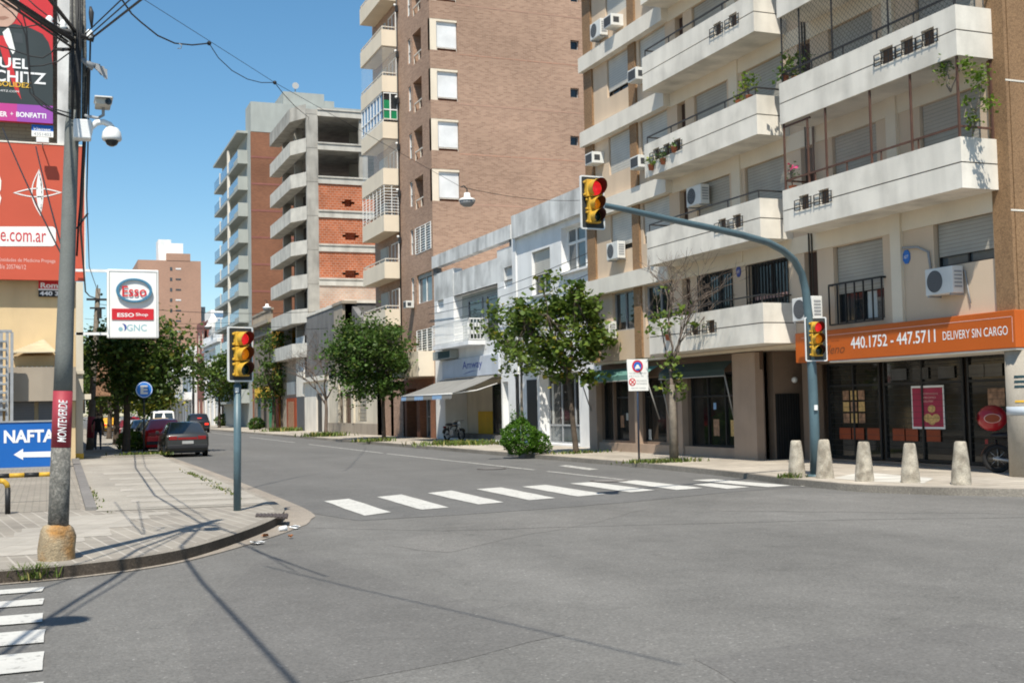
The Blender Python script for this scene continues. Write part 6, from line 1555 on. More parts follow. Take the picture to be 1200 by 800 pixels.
# surveillance cameras
cb_ = thing('dome_camera', 'white dome security camera hanging from a curved bracket on the pole', 'camera', pp(100, 152))
m = MB(); a = onY(86, 163, P0.y-.2); b = onY(107, 142, P0.y-.2); m.box(a.x, b.x, P0.y-.28, P0.y-.10, a.z, b.z); m.build('junction_box', 'white_metal', cb_, bevel=.012)
m = MB(); m.tube([pp(104, 160, -.2), pp(106, 150, -.2), pp(113, 144, -.2), pp(121, 143, -.2), pp(128, 146, -.2), pp(131, 152, -.2)], [.03, .035, .035, .033, .035, .05], 10); m.build('bracket', 'white_metal', cb_)
c = onY(131, 160, P0.y-.2); r0 = .105; m = MB(); m.lathe([(.03, .11), (.07, .095), (.10, .05), (.108, .0), (.112, -.03), (.10, -.05)], tuple(c), 18); m.build('shell', 'white_metal', cb_)
m = MB(); m.lathe([(.075, -.045), (.072, -.07), (.055, -.10), (.02, -.118)], tuple(c), 16); m.build('dome', 'glass_dark', cb_)
bc = thing('bullet_camera', 'small box security camera above the dome camera', 'camera', pp(122, 123))
c = onY(121, 123, P0.y-.2); m = MB(); m.box(c.x-.09, c.x+.08, P0.y-.36, P0.y-.08, c.z-.035, c.z+.04); m.build('housing', 'stucco_pale', bc, bevel=.015)
m = MB(); m.box(c.x-.10, c.x+.10, P0.y-.40, P0.y-.06, c.z+.042, c.z+.055); m.build('sunshield', 'white_metal', bc)
m = MB(); m.lathe([(.038, 0), (.036, .01)], (c.x+.05, P0.y-.372, c.z), 12, axis=1); m.build('lens', 'glass_dark', bc)
m = MB(); m.tube([(c.x, P0.y-.2, c.z-.03), (c.x, P0.y-.2, c.z-.12), (c.x-.06, P0.y-.2, c.z-.16), (c.x-.2, P0.y-.16, c.z-.13)], .018, 8); m.build('mount', 'grey_metal', bc)
# second pole
P2 = G(105, 527, .13); PT2 = onY(115, 338, P2.y)
p2 = thing('utility_pole', 'leaning wooden utility pole with a red band, in the tree shade behind the station sign', 'pole', tuple(P2))
m = MB(); L2 = lambda t: tuple(P2.lerp(PT2, t)); m.tube([L2(0), L2(.07), L2(.5), L2(1)], [.17, .16, .14, .11], 12); m.build('shaft', 'bark_pale', p2)
m = MB(); m.tube([L2(.075), L2(.205)], [.17, .165], 12); m.build('painted_band', 'red_band', p2)
m = MB(); c = Vector(L2(.93)); m.box(c.x-.5, c.x+.5, c.y-.15, c.y-.1, c.z-.05, c.z+.05); m.box(c.x-.35, c.x+.35, c.y-.15, c.y-.1, c.z-.45, c.z-.37); m.build('crossarm', 'dark_frame', p2)
m = MB(); m.box(c.x-.03, c.x+.18, c.y-.25, c.y-.1, c.z-.9, c.z-.4); m.tube([(c.x, c.y, c.z), (c.x, c.y, c.z+.7)], .03, 6); m.build('switch_box', 'dark_frame', p2)
# ============================================================ road signs
NP = G(749, 541, .13); ns = thing('no_parking_sign', 'white no parking panel with a red ringed blue circle on a dark blue post', 'sign', tuple(NP))
top = onY(746.5, 424, NP.y)
m = MB(); m.tube([tuple(NP), tuple(top)], .030, 10); m.build('post', 'paint_navy', ns)
pl0 = [onY(p, q, NP.y-.05) for p, q in ((737, 458), (760, 457.5), (759, 420.5), (734.5, 421))]
m = MB(); A = [m.pt(tuple(p)) for p in pl0]; B = [m.pt((p.x, p.y+.02, p.z)) for p in pl0]; m.fi(A); m.fi(B[::-1])
for i in range(4): m.fi((A[i], A[(i+1) % 4], B[(i+1) % 4], B[i]))
pa = m.build('panel', 'paper_white', ns)
yS = NP.y-.05
def rdisc(mb, px, py, r, mi, lift, r0=0): c_ = onY(px, py, yS); disc(mb, (c_.x, yS, c_.z), UX, VX, r, r, mi, 24, lift, r0)
m = MB(); rdisc(m, 747, 429, .175, 0, .004); rdisc(m, 747, 429, .125, 1, .008)
c_ = onY(747, 430, yS)
flat(m, (c_.x, yS, c_.z), UX, VX, [(-.075, -.07), (-.05, -.07), (-.05, -.045), (.05, -.045), (.05, -.07), (.075, -.07), (.08, -.0), (.05, .02), (.03, .07), (-.03, .07), (-.05, .02), (-.08, .0)], 2, .012)
rdisc(m, 741, 447.5, .11, 0, .004); rdisc(m, 741, 447.5, .082, 2, .008); c_ = onY(741, 447.5, yS)
for s_ in (1, -1): flat(m, (c_.x, yS, c_.z), UX, VX, [(-.07, -.05*s_), (-.05, -.07*s_), (.07, .05*s_), (.05, .07*s_)], 0, .012 if s_ > 0 else .014)
m.build('symbol', ['sign_red', 'sign_blue', 'paper_white'], pa)
textY('NO ESTACIONAR', 737.5, 438, 757.5, 436.2, yS, 'grey_metal', pa); textY('DE 7 A 21 HS', 737.5, 441.5, 754, 439.8, yS, 'grey_metal', pa)
textY('PROHIBIDO', 746, 447, 758, 445.2, yS, 'grey_metal', pa); textY('DETENERSE', 746, 450.3, 758, 448.6, yS, 'grey_metal', pa); textY('SALVO CARGA', 740, 455.5, 757, 453.7, yS, 'grey_metal', pa)
EP = G(168.5, 530, .13); en = thing('parking_sign', 'round blue sign with a white letter E on a thin dark post', 'sign', tuple(EP))
ec = onY(168.8, 456.5, EP.y); m = MB(); m.tube([tuple(EP), (ec.x, EP.y, ec.z-.3)], .035, 8); m.build('post', 'dark_frame', en)
m = MB(); m.lathe([(.345, 0), (.345, .02)], (ec.x, EP.y-.05, ec.z), 28, axis=1); dd = m.build('disc', 'sign_bright_blue', en)
m = MB(); disc(m, (ec.x, EP.y-.05, ec.z), UX, VX, .33, .33, 0, 28, .003, .93); m.build('ring', 'paper_white', dd)
text('E', (ec.x, EP.y-.05, ec.z-.19), UX, VX, .30, .38, 'white_letter', dd, bold=.05, align='C', lift=.006)
# storm drain on the left corner and litter along the kerb
m = MB(); a, b, c, d = [G(*p, .13) for p in ((300, 602.5), (338, 602.5), (337, 607), (299, 605.5))]
q = [Vector((p.x, p.y)) for p in (a, b, c, d)]
mm = MB(); n_ = 9
for i in range(n_):
    t0, t1 = i/n_+.015, (i+.75)/n_; P_ = [q[0].lerp(q[1], t0), q[0].lerp(q[1], t1), q[3].lerp(q[2], t1), q[3].lerp(q[2], t0)]; mm.prism([tuple(p) for p in P_], .125, .152)
mm.prism([tuple(p) for p in q], .12, .142)
dr = mm.build('drain_grate', 'grate_iron'); tag(dr, 'rusty iron drain grate at the tip of the left pavement corner', 'drain')
def litter(px, py, shape, m_, lab, s=.05):
    p = G(px, py, 0.009); b = MB()
    if shape == 'cup': b.tube([(p.x-.06, p.y, p.z+.035), (p.x+.05, p.y+.03, p.z+.04)], [.03, .042], 10)
    else:
        for i in range(3):
            a0 = random.uniform(0, 3); b.fi([b.pt((p.x+s*math.cos(a0+t)*random.uniform(.6, 1.5), p.y+s*math.sin(a0+t)*random.uniform(.6, 1.5), p.z+.004+random.uniform(0, .05))) for t in (0, 1.5, 3.1, 4.6)])
    o = b.build('litter', m_); tag(o, lab, 'litter', 'litter along the left kerb')
litter(332, 622, 'cup', 'litter_white', 'white paper cup lying under the drain grate'); litter(311, 629, 'wrap', 'litter_brown', 'crumpled brown wrapper against the kerb')
litter(301, 637, 'wrap', 'litter_white', 'white scrap of paper in the gutter, nearest the pole', .09); litter(346, 619, 'wrap', 'litter_white', 'flat white scrap beside the corner tip', .07); litter(341, 630, 'wrap', 'litter_brown', 'small pale wrapper out on the road edge', .04)
# ============================================================ hanging street lamps and cables
def hang_lamp(px, py, dist, lab, r=.24, pos=None):
    p = Vector(pos) if pos else CPOS+ray(px, py).normalized()*dist
    t = thing('hanging_lamp', lab, 'street lamp', tuple(p), 'lamps hung over the street on wires')
    m = MB(); m.lathe([(r*.35, r*1.0), (r*.42, r*.45), (r*.95, r*.25), (r*1.05, .0)], tuple(p), 18); m.build('shade', 'shade_white', t)
    m = MB(); m.lathe([(r*1.0, -.003), (r*.9, -r*.35), (r*.55, -r*.68), (r*.1, -r*.75)], tuple(p), 16); m.build('diffuser', 'shade_under', t)
    m = MB(); m.tube([(p.x, p.y, p.z+r*.9), (p.x+.0, p.y, p.z+r*1.5), (p.x-.1, p.y, p.z+r*1.9), (p.x-.2, p.y, p.z+r*1.7)], .02, 6); m.build('hook', 'dark_frame', t)
    return p
L1 = hang_lamp(547.5, 235.5, 36, 'white hanging lamp in front of the brick tower')
L2_ = hang_lamp(313, 361, 85, 'small white hanging lamp before the dark old house', .30)
L3 = hang_lamp(244, 383, 125, 'tiny far hanging lamp in the strip of sky left of the apartment house', .36)
LS = G(73, 727); sv = Vector((math.cos(SAZ), math.sin(SAZ), 0))/math.tan(SEL)
lift = lambda p, z: Vector((p.x, p.y, 0))-sv*(z-p.z)+Vector((0, 0, z))
LN = hang_lamp(0, 0, 0, 'lamp hung over the near crossing, out of the frame above', .22, tuple(lift(LS, 6.2)))
def cable(lab, pts, r=.012, m_='cable_black', sag=0.0, n=14):
    pts = [Vector(p) for p in pts]
    if len(pts) == 2:
        a, b = pts; pts = [a.lerp(b, i/n)+Vector((0, 0, -4*sag*(i/n)*(1-i/n))) for i in range(n+1)]
    mb = MB(); mb.tube([tuple(p) for p in pts], r, 5); o = mb.build('overhead_cable', m_); tag(o, lab, 'cable', 'overhead cables'); return o
PTOP = onY(90, 30, P0.y)
pt_ = lambda dx=0, dz=0: PTOP+Vector((dx, 0, dz))
cable('thick cable from the pole top towards the upper right', [PTOP+Vector((.15, -.1, -.1)), onY(110, 43, 14.2), onY(165, 0, 11.5), onY(235, -60, 9.5)], .013)
cable('thin cable pair end leaving the pole for the sky', [onY(100, 40, 14.3), onY(142, 0, 12.5), onY(190, -50, 10)], .008)
cable('second thin cable beside the thick one at the pole top', [onY(102, 44, 14.3), onY(152, 0, 12), onY(210, -55, 10)], .008)
A0 = CPOS+ray(166, -2)*((22)/1390); Anode = CPOS+ray(245, 51)*(26/1390); Bnode = CPOS+ray(322, 97)*(29/1390)
cable('long straight wire that carries the lamp before the brick tower', [CPOS+ray(120, -28)*(18/1390), A0, CPOS+ray(245, 48)*(26/1390), Bnode, CPOS+ray(404, 143)*(31.5/1390), L1+Vector((-.2, 0, .42))], .006)
cable('second sagging cable hanging between the two wire joints in the sky', [Anode, CPOS+ray(256, 68)*(26.5/1390), CPOS+ray(272, 83)*(27/1390), CPOS+ray(290, 93)*(28/1390), CPOS+ray(306, 97)*(28.6/1390), Bnode], .010)
cable('short cable dropping from the far wire joint towards the bare concrete building', [Bnode, CPOS+ray(332, 110)*(31/1390), CPOS+ray(346, 125)*(36/1390), CPOS+ray(362, 138)*(45/1390), Vector((XC+.2, YC+.3, onX(362, 140, XC+.2).z))], .010)
cable('sagging black cable in the sky, tied to the lamp wire', [CPOS+ray(135, -14)*(20/1390), CPOS+ray(143, 0)*(20/1390), CPOS+ray(154, 16)*(21/1390), CPOS+ray(165, 26)*(22/1390), CPOS+ray(185, 42)*(23/1390), CPOS+ray(205, 51)*(24/1390), CPOS+ray(225, 53)*(25/1390), Anode], .016)
cable('wire from the lamp to the right block', [L1+Vector((-.2, 0, .42)), Vector((18.2, 38.9, 9.2))], .009, sag=.15)
m = MB(); m.ball(tuple(Anode), .05, 8); o = m.build('cable_joint', 'cable_black'); tag(o, 'black cable joint where the sagging cables meet in the sky', 'joint')
m = MB(); m.ball(tuple(Bnode), .05, 8); o = m.build('cable_joint', 'cable_black'); tag(o, 'black cable joint on the wire near the roof with the satellite dish', 'joint')
m = MB(); m.tube([tuple(CPOS+ray(x, y)*(24.2/1390)) for x, y in ((209, 51), (213, 53), (212, 57), (208, 57))], .01, 5); o = m.build('wire_hook', 'grey_metal'); tag(o, 'small loose wire hook hanging from the sagging cable', 'hook')
cable('cable bundle from the near pole to the leaning pole', [pt_(.12, -.5), Vector((.55, 22, 5.0)), Vector((1.0, 35, 5.2)), Vector((1.5, 47, 6.2)), PT2+Vector((0, 0, -.5))], .022)
cable('upper cable from the near pole to the leaning pole', [pt_(.15, -.1), Vector((.65, 22, 5.6)), Vector((1.1, 35, 5.9)), PT2+Vector((0, 0, -.2))], .012)
shA = [(212, 640, .13), (237, 682, 0), (300, 750, 0), (345, 800, 0)]
cable('thick cable overhead from the pole towards the viewer', [PTOP+Vector((0, 0, -.1))] + [lift(G(x, y, z), 6.0+i*.1) for i, (x, y, z) in enumerate(shA)] + [lift(G(400, 870), 6.5)], .024)
shB = [(165, 655, 0), (130, 679, 0), (95, 700, 0), (60, 722, 0), (0, 768, 0)]
cable('coiled cable overhead from the pole to the near hanging lamp', [PTOP+Vector((0, 0, -.2))] + [lift(G(x, y, z), 5.9+i*.12) for i, (x, y, z) in enumerate(shB)], .03)
cable('slack cable beside the coiled one', [PTOP+Vector((0, 0, -.3))] + [lift(G(x+12, y+2, z), 5.7+i*.12) for i, (x, y, z) in enumerate(shB)], .014)
cable('long thin cable crossing high over the junction', [lift(G(310, 663), 7.0), lift(G(420, 690), 7.0), lift(G(560, 722), 7.0), lift(G(800, 779), 7.0)], .011)
cable('cable shadowing the pavement beside the pole', [pt_(-.1, -.2), lift(G(20, 700, 0), 6.0), lift(G(-60, 760), 6.2)], .016)
cable('slanting wire across the red billboard, left one', [onY(72, 298, 14.9), onY(3, 150, 20)], .010, sag=.05)
cable('slanting wire across the red billboard, right one', [onY(71, 285, 14.9), onY(42, 172, 20)], .010, sag=.04)
for i, (ya, za, zb_) in enumerate(((88, 9.0, 9.6), (92, 8.2, 8.8), (120, 10.5, 11.2), (126, 9.3, 10.2), (84, 7.6, 8.0))):
    cable('distant wire across the avenue, number of thin lines in front of the far tower', [Vector((3.2, ya-6, za)), Vector((19.9, ya+5, zb_))], .018, sag=.35)
for o, w_ in zip([o for o in bpy.data.objects if o.name.startswith('overhead_cable') and 'distant wire' in o.get('label', '')], ('middle', 'lower middle', 'highest', 'second highest', 'lowest and nearest')):
    o['label'] = w_+' of the thin far wires strung across the avenue before the distant tower'
for dz, sg in ((0, .25), (-.35, .3), (-.8, .32)):
    cable('x', [Vector((19.3, 61.5, 7.2+dz)), Vector((19.15, 39.5, 7.6+dz))], .014, sag=sg)['label'] = {0: 'top', -.35: 'middle', -.8: 'lowest'}[dz]+' slack black wire running along the fronts of the white houses'
# ============================================================ trees and plants
def leaf(mb, c, s, rnd, up=0.4, mi=0):
    """one folded leaf: two triangles-ish quads sharing a mid rib"""
    d = Vector((rnd.gauss(0, 1), rnd.gauss(0, 1), rnd.gauss(-.15, .6))).normalized()
    n = Vector((rnd.gauss(0, .7), rnd.gauss(0, .7), up+rnd.random())).normalized()
    w = d.cross(n)
    if w.length < .01: return
    w.normalize(); n = w.cross(d)
    s *= rnd.uniform(.45, 1.35); c = Vector(c)
    a, b = c-d*s*.5, c+d*s*.5; m = c+n*s*.06; l, r = c+w*s*.42+d*s*.05-n*s*.05, c-w*s*.42+d*s*.05-n*s*.05
    i = [mb.pt(tuple(p)) for p in (a, l, b, r)]
    mb.fi((i[0], i[1], i[2]), mi); mb.fi((i[0], i[2], i[3]), mi)
def limb(mb, a, b, r0, r1, rnd, seg=4, wob=.10, n=7, mi=0):
    a, b = Vector(a), Vector(b); L_ = (b-a).length; pts = []
    for i in range(seg+1):
        t = i/seg; p = a.lerp(b, t)
        if 0 < i < seg: p += Vector((rnd.gauss(0, 1), rnd.gauss(0, 1), rnd.gauss(0, .6)))*L_*wob*.4
        pts.append(tuple(p))
    mb.tube(pts, [r0+(r1-r0)*i/seg for i in range(seg+1)], n, mi); return pts
def make_tree(label, base, crown_c, crown_r, trunk_r, leafm, seed, clumps=60, per=70, ls=.16, name='street_tree', fork=.42, barkm='bark', group='street trees', spread=.42, lean=(0, 0), stems=1, holes_=.25, lobes=None):
    rnd = random.Random(seed); t = thing(name, label, 'tree', tuple(base), group)
    base = Vector(base); cc = Vector(crown_c); cr = Vector(crown_r)
    tb = MB(); cents = []
    for k in range(clumps):
        for _ in range(30):
            v = Vector((rnd.uniform(-1, 1), rnd.uniform(-1, 1), rnd.uniform(-1, 1))); L_ = v.length
            if L_ > 1 or L_ < .25: continue
            v *= (1 if L_ > .55 else 1.25)
            lc, lr = (lobes[k % len(lobes)] if lobes else (cc, cr)); lc, lr = Vector(lc), Vector(lr)
            p = Vector((lc.x+v.x*lr.x, lc.y+v.y*lr.y, lc.z+v.z*lr.z))
            if mnoise.noise(p*1.1+Vector((seed, 0, 0))) < -holes_: continue
            cents.append(p); break
    for s_ in range(stems):
        b0 = base+Vector(((s_-.5*(stems-1))*.9, s_*.3, 0)); fk = Vector((b0.x+lean[0], b0.y+lean[1], base.z+(cc.z-cr.z-base.z)*1.0+cr.z*fork))
        mid = b0.lerp(fk, .5)+Vector((rnd.uniform(-.06, .06), rnd.uniform(-.06, .06), 0))
        tb.tube([tuple(b0-Vector((0, 0, .05))), tuple(b0+Vector((0, 0, .15))), tuple(mid), tuple(fk)], [trunk_r*1.35, trunk_r*1.05, trunk_r*.9, trunk_r*.7], 10)
        mains = []
        for k in range(6):
            a = 2*math.pi*k/6+rnd.uniform(-.4, .4); e = cc+Vector((math.cos(a)*cr.x*.55, math.sin(a)*cr.y*.55, rnd.uniform(-.15, .55)*cr.z)); limb(tb, fk-Vector((0, 0, rnd.uniform(0, .5))), e, trunk_r*.5, trunk_r*.18, rnd, 4, .12); mains.append(e)
        for p in cents[s_::stems]:
            m_ = min(mains, key=lambda q: (q-p).length); limb(tb, m_, p, trunk_r*.17, .008, rnd, 3, .14, 5)
    tb.build('trunk', barkm, t)
    lb = MB()
    for p in cents:
        sc = rnd.uniform(.6, 1.35)*spread; mi_ = 1 if rnd.random() < .38 else 0
        for _ in range(int(per*rnd.uniform(.7, 1.3))):
            q = p+Vector((rnd.gauss(0, sc), rnd.gauss(0, sc), rnd.gauss(0, sc*.62))); leaf(lb, q, ls, rnd, .4, mi_)
    lb.build('crown', [leafm, ALT[leafm]], t, recalc=False); return t
ALT = {'leaf_yellow': 'leaf_mid', 'leaf_fresh': 'leaf_dark', 'leaf_mid': 'leaf_dark', 'leaf_dark': 'leaf_mid', 'leaf_gold': 'leaf_yellow'}
def px_crown(base, x0, x1, y0, y1, depthk=1.0):
    """crown box of a tree that stands at base, from its extent in the view"""
    Y = base.y; a, b = onY(x0, (y0+y1)/2, Y), onY(x1, (y0+y1)/2, Y); zt, zb_2 = onY((x0+x1)/2, y0, Y).z, onY((x0+x1)/2, y1, Y).z
    return ((a.x+b.x)/2, Y, (zt+zb_2)/2), ((b.x-a.x)/2, (b.x-a.x)/2*depthk, (zt-zb_2)/2)
b = G(675, 531, .13); c, r = px_crown(b, 590, 712, 316, 455)
lb_ = [px_crown(b, *q, depthk=.9) for q in ((610, 700, 318, 400), (594, 660, 355, 432), (650, 712, 345, 425), (640, 700, 395, 455), (604, 668, 330, 415), (625, 712, 335, 440))]
make_tree('leafy yellow green street tree with a dark slim trunk before the white house', b, c, r, .095, 'leaf_yellow', 11, 104, 46, .20, spread=.24, lean=(-.25, 0), lobes=lb_, fork=.3, holes_=.10)
b = G(613, 522, .13); c, r = px_crown(b, 566, 640, 345, 440); lb_ = [px_crown(b, *q) for q in ((566, 612, 350, 415), (580, 640, 395, 442), (590, 635, 350, 400))]
make_tree('smaller thin trunked street tree behind the round bush', b, c, r, .06, 'leaf_yellow', 23, 42, 40, .19, spread=.26, barkm='bark_pale', lobes=lb_)
b = G(450, 514, .13); c, r = px_crown(b, 386, 476, 370, 470)
make_tree('dense round dark green street tree before the low beige house', b, c, r, .11, 'leaf_fresh', 5, 125, 95, .19, spread=.40, holes_=.5)
b = G(326, 503, .13); c, r = px_crown(b, 298, 352, 385, 478)
make_tree('ragged green street tree before the ochre house', b, c, r, .14, 'leaf_mid', 8, 62, 55, .28, spread=.5, stems=2)
b = G(257, 501, .13); c, r = px_crown(b, 224, 296, 412, 468)
make_tree('wide street tree far off, left of the small traffic light', b, c, r, .16, 'leaf_mid', 9, 70, 55, .34, spread=.6)
# trees on the left pavement
bl = [((148, 529), (100, 222, 372, 470), 'leaf_mid', 'big street tree that hides behind the station sign', 130, 31),
      ((136, 521), (88, 165, 378, 468), 'leaf_dark', 'dark street tree behind the leaning utility pole', 90, 32),
      ((128, 514), (98, 205, 392, 474), 'leaf_dark', 'street tree in the second row of shade on the left pavement', 80, 33),
      ((119, 509), (86, 150, 405, 476), 'leaf_dark', 'street tree deep in the shade of the left pavement', 60, 34),
      ((113, 505), (108, 190, 428, 482), 'leaf_gold', 'sunlit yellow green tree at the far end of the left pavement', 60, 35)]
for (bx, by), (x0, x1, y0, y1), lm_, lab, k, sd in bl:
    b = G(bx, by, .13); c, r = px_crown(b, x0, x1, y0, y1, .62 if sd == 31 else 1.0); make_tree(lab, b, c, r, .17, lm_, sd, k, 55, .2 if sd < 34 else .34, spread=.48 if sd < 34 else .7, holes_=.35)
b = Vector((6.5, 175, .13)); c, r = px_crown(b, 158, 200, 446, 492); make_tree('distant yellow green tree above the parked vans', b, c, r, .2, 'leaf_gold', 36, 60, 50, .5, spread=.9)
b = Vector((3.6, 150, .13)); c, r = px_crown(b, 60, 165, 425, 482); make_tree('far dark street tree closing the left pavement', b, c, r, .2, 'leaf_dark', 37, 80, 50, .5, spread=.9)
# nearly bare trees
def bare_tree(label, base, top_z, spread_, seed, depth=5, trunk_r=.09, tilt=(0, 0), tufts=None, leafm='leaf_brown', ls=.16, foot=None, lo=.45):
    rnd = random.Random(seed); t = thing('bare_tree', label, 'tree', tuple(base), 'street trees'); mb = MB(); base = Vector(base); H_ = top_z-base.z
    def grow(p, d, L_, r, k):
        q = p+d*L_; limb(mb, p, q, r, r*.68, rnd, 3, .10, 6 if k > 2 else 4, 0)
        if k == 0: return
        for i in range(2 if rnd.random() < .55 else 3):
            e = (d+Vector((rnd.gauss(0, .5)*spread_, rnd.gauss(0, .5)*spread_, rnd.uniform(-.12, .3)))).normalized(); grow(q, e, L_*rnd.uniform(.62, .86), r*.62, k-1)
        if k <= 3 and rnd.random() < .7:
            m_ = p.lerp(q, rnd.uniform(.3, .8)); e = (d+Vector((rnd.gauss(0, .8), rnd.gauss(0, .8), .1))).normalized(); grow(m_, e, L_*.55, r*.4, max(0, k-2))
    fk = base+Vector((tilt[0], tilt[1], H_*lo)); mb.tube([tuple(base-Vector((0, 0, .05))), tuple(base+Vector((0, 0, .3))), tuple(base.lerp(fk, .6)+Vector((.05, 0, 0))), tuple(fk)], [trunk_r*1.3, trunk_r*1.05, trunk_r*.9, trunk_r*.75], 9)
    for k in range(4):
        a = rnd.uniform(0, 6.28); grow(fk-Vector((0, 0, rnd.uniform(0, H_*.12))), Vector((math.cos(a)*.45*spread_, math.sin(a)*.45*spread_, .9)).normalized(), H_*.165, trunk_r*.5, depth-1)
    grow(fk, Vector((0, 0, 1)), H_*.17, trunk_r*.55, depth-1)
    mb.build('trunk', 'twig', t)
    if foot:
        m = MB(); m.tube([tuple(base-Vector((0, 0, .05))), tuple(base+Vector((0, 0, foot*.6))), tuple(base+Vector((0, 0, foot)))], [trunk_r*2.2, trunk_r*1.75, trunk_r*1.1], 12); m.build('trunk_sleeve', 'bark_pale', t)
    if tufts:
        lb = MB()
        for (px, py, s_, n_) in tufts:
            p = onY(px, py, base.y+rnd.uniform(-.2, .2))
            for _ in range(n_): leaf(lb, p+Vector((rnd.gauss(0, s_), rnd.gauss(0, s_), rnd.gauss(0, s_*.7))), ls, rnd)
        lb.build('foliage', leafm, t, recalc=False)
    return t
b = G(790, 541, .13)
bare_tree('nearly bare street tree with a pale thick foot and leaf tufts before the dark shop', b, onY(785, 262, b.y).z, 1.0, 4, 5, .06, (-.05, 0),
          [(790, 418, .13, 40), (783, 425, .15, 40), (792, 440, .12, 30), (796, 452, .14, 45), (786, 455, .14, 30), (798, 465, .08, 16), (770, 372, .16, 34), (782, 368, .14, 26), (790, 378, .12, 18), (800, 362, .13, 22), (815, 378, .13, 16), (824, 371, .09, 14), (765, 388, .14, 20), (779, 340, .1, 8), (842, 368, .09, 12)], 'leaf_yellow', .15, 2.15, .42)
tb = [o for o in bpy.data.objects if o.name.startswith('bare_tree')][-1]
b = G(382, 508, .13)
bare_tree('bare grey twiggy street tree before the dark grey house wall', b, onY(375, 378, b.y).z, 1.25, 12, 7, .13, (0, 0), None, lo=.34)
# round clipped bush and low plants
def bush(label, base, r, h, leafm, seed, n=1500, ls=.07, name='bush', cat='bush', group=None, sprig=False):
    rnd = random.Random(seed); t = thing(name, label, cat, tuple(base), group); base = Vector(base); lb = MB()
    for _ in range(n):
        v = Vector((rnd.gauss(0, 1), rnd.gauss(0, 1), rnd.gauss(0, 1))).normalized(); k = rnd.uniform(.72, 1.04)**.6
        k *= 1+.30*mnoise.noise(v*2.0+Vector((seed, 0, 0)))+.12*mnoise.noise(v*5+Vector((0, seed, 0)))
        z = base.z+h*.5+v.z*h*.5*k
        if z < base.z: continue
        tp = 1-.32*max(0, (z-base.z)/h-.25); leaf(lb, (base.x+v.x*r*k*tp, base.y+v.y*r*k*tp, z), ls, rnd, .2)
    for k_ in range(6 if sprig else 0):
        a_ = rnd.uniform(0, 6.28); q_ = base+Vector((math.cos(a_)*r*.35, math.sin(a_)*r*.35, h*.95))
        for _ in range(40): leaf(lb, q_+Vector((rnd.gauss(0, .05), rnd.gauss(0, .05), abs(rnd.gauss(0, .2)))), ls, rnd)
    lb.build('foliage', leafm, t, recalc=False)
    tb_ = MB()
    for k in range(5): limb(tb_, base-Vector((0, 0, .03)), base+Vector((rnd.uniform(-.5, .5)*r, rnd.uniform(-.5, .5)*r, h*.6)), .03, .012, rnd)
    tb_.build('stems', 'bark', t); return t
b = G(614, 533, .13); rr_ = (onY(638, 512, b.y).x-onY(593, 512, b.y).x)/2
bush('round bright green clipped bush at the kerb beside the leafy tree', (b.x, b.y+.4, .13), rr_, onY(612, 491, b.y).z-.13, 'leaf_bush', 3, 8000, .062, sprig=True)
bush('smaller lower part of green shrub right of the round bush', (b.x+rr_*1.05, b.y+.3, .13), rr_*.55, .75, 'leaf_bush', 4, 2200, .062)
b = G(153, 528, .13); bush('lime green sunlit shrub at the foot of the left pavement trees', (b.x, b.y, .13), .62, .95, 'leaf_lime', 6, 700, .16)
b = G(172, 525, .13); bush('small lime shrub beside the parking sign post', (b.x-.2, b.y, .13), .5, .8, 'leaf_lime', 7, 500, .16)
b = G(264, 499, .13); bush('dark palm like shrub at the foot of the wide far tree', (b.x, b.y, .13), 1.3, 1.5, 'leaf_mid', 8, 500, .35)
b = G(301, 503, .13); bush('low green shrub at the kerb before the old dark house', (b.x, b.y, .13), .8, 1.1, 'leaf_fresh', 9, 400, .28)
# tufts of grass and weeds
def tuft(label, px, py, w, d, n, h, z=.13, seed=1):
    rnd = random.Random(seed); p = G(px, py, z); mb = MB()
    for _ in range(n):
        q = Vector((p.x+rnd.gauss(0, w), p.y+rnd.gauss(0, d), z)); a = rnd.uniform(0, 6.28); hh = h*rnd.uniform(.4, 1.2); o = Vector((math.cos(a), math.sin(a), 0)); s_ = Vector((-o.y, o.x, 0))*.008*max(1, p.y/14)
        i = [mb.pt(tuple(v)) for v in (q-s_, q+s_, q+o*hh*.35+s_*.7+Vector((0, 0, hh*.7)), q+o*hh*.35-s_*.7+Vector((0, 0, hh*.7)), q+o*hh*.8+Vector((0, 0, hh*.95)))]
        mb.fi((i[0], i[1], i[2], i[3])); mb.fi((i[3], i[2], i[4]))
    o = mb.build('grass_tuft', 'grass_blade', recalc=False); o['kind'] = 'stuff'; o['label'] = label; return o
tuft('green grass tuft growing from the kerb in front of the pole', 36, 677, .14, .06, 170, .16, .03, 1)
tuft('weeds at the foot of the nearly bare tree', 785, 541.5, .5, .13, 260, .13, .13, 2); tuft('weeds at the foot of the no parking sign', 756, 541.5, .4, .12, 160, .11, .13, 3)
tuft('grass strip at the kerb by the awning shop', 545, 520.5, 1.0, .9, 800, .2, .13, 4); tuft('weeds beside the dark bollard', 928, 559.5, .14, .1, 120, .12, .13, 5)
tuft('weeds under the left kerb driveway', 262, 575, .05, 1.2, 110, .05, .13, 6); tuft('dry weeds along the left kerb', 232, 559, .05, 2.0, 170, .055, .13, 7); tuft('grass by the parking sign', 170, 533, .5, .3, 260, .14, .13, 8)
tuft('weeds by the planter kerb', 108, 580, .06, 1.6, 110, .05, .138, 9); tuft('weeds at the bare grey tree', 382, 511, .7, .5, 300, .3, .13, 10); tuft('weeds by the leafy tree', 676, 531, .5, .2, 130, .12, .13, 11)
tuft('weeds at the far tree', 335, 505, .9, .7, 300, .35, .13, 12); tuft('weeds by the dense tree', 440, 517, .6, .4, 200, .2, .13, 13)
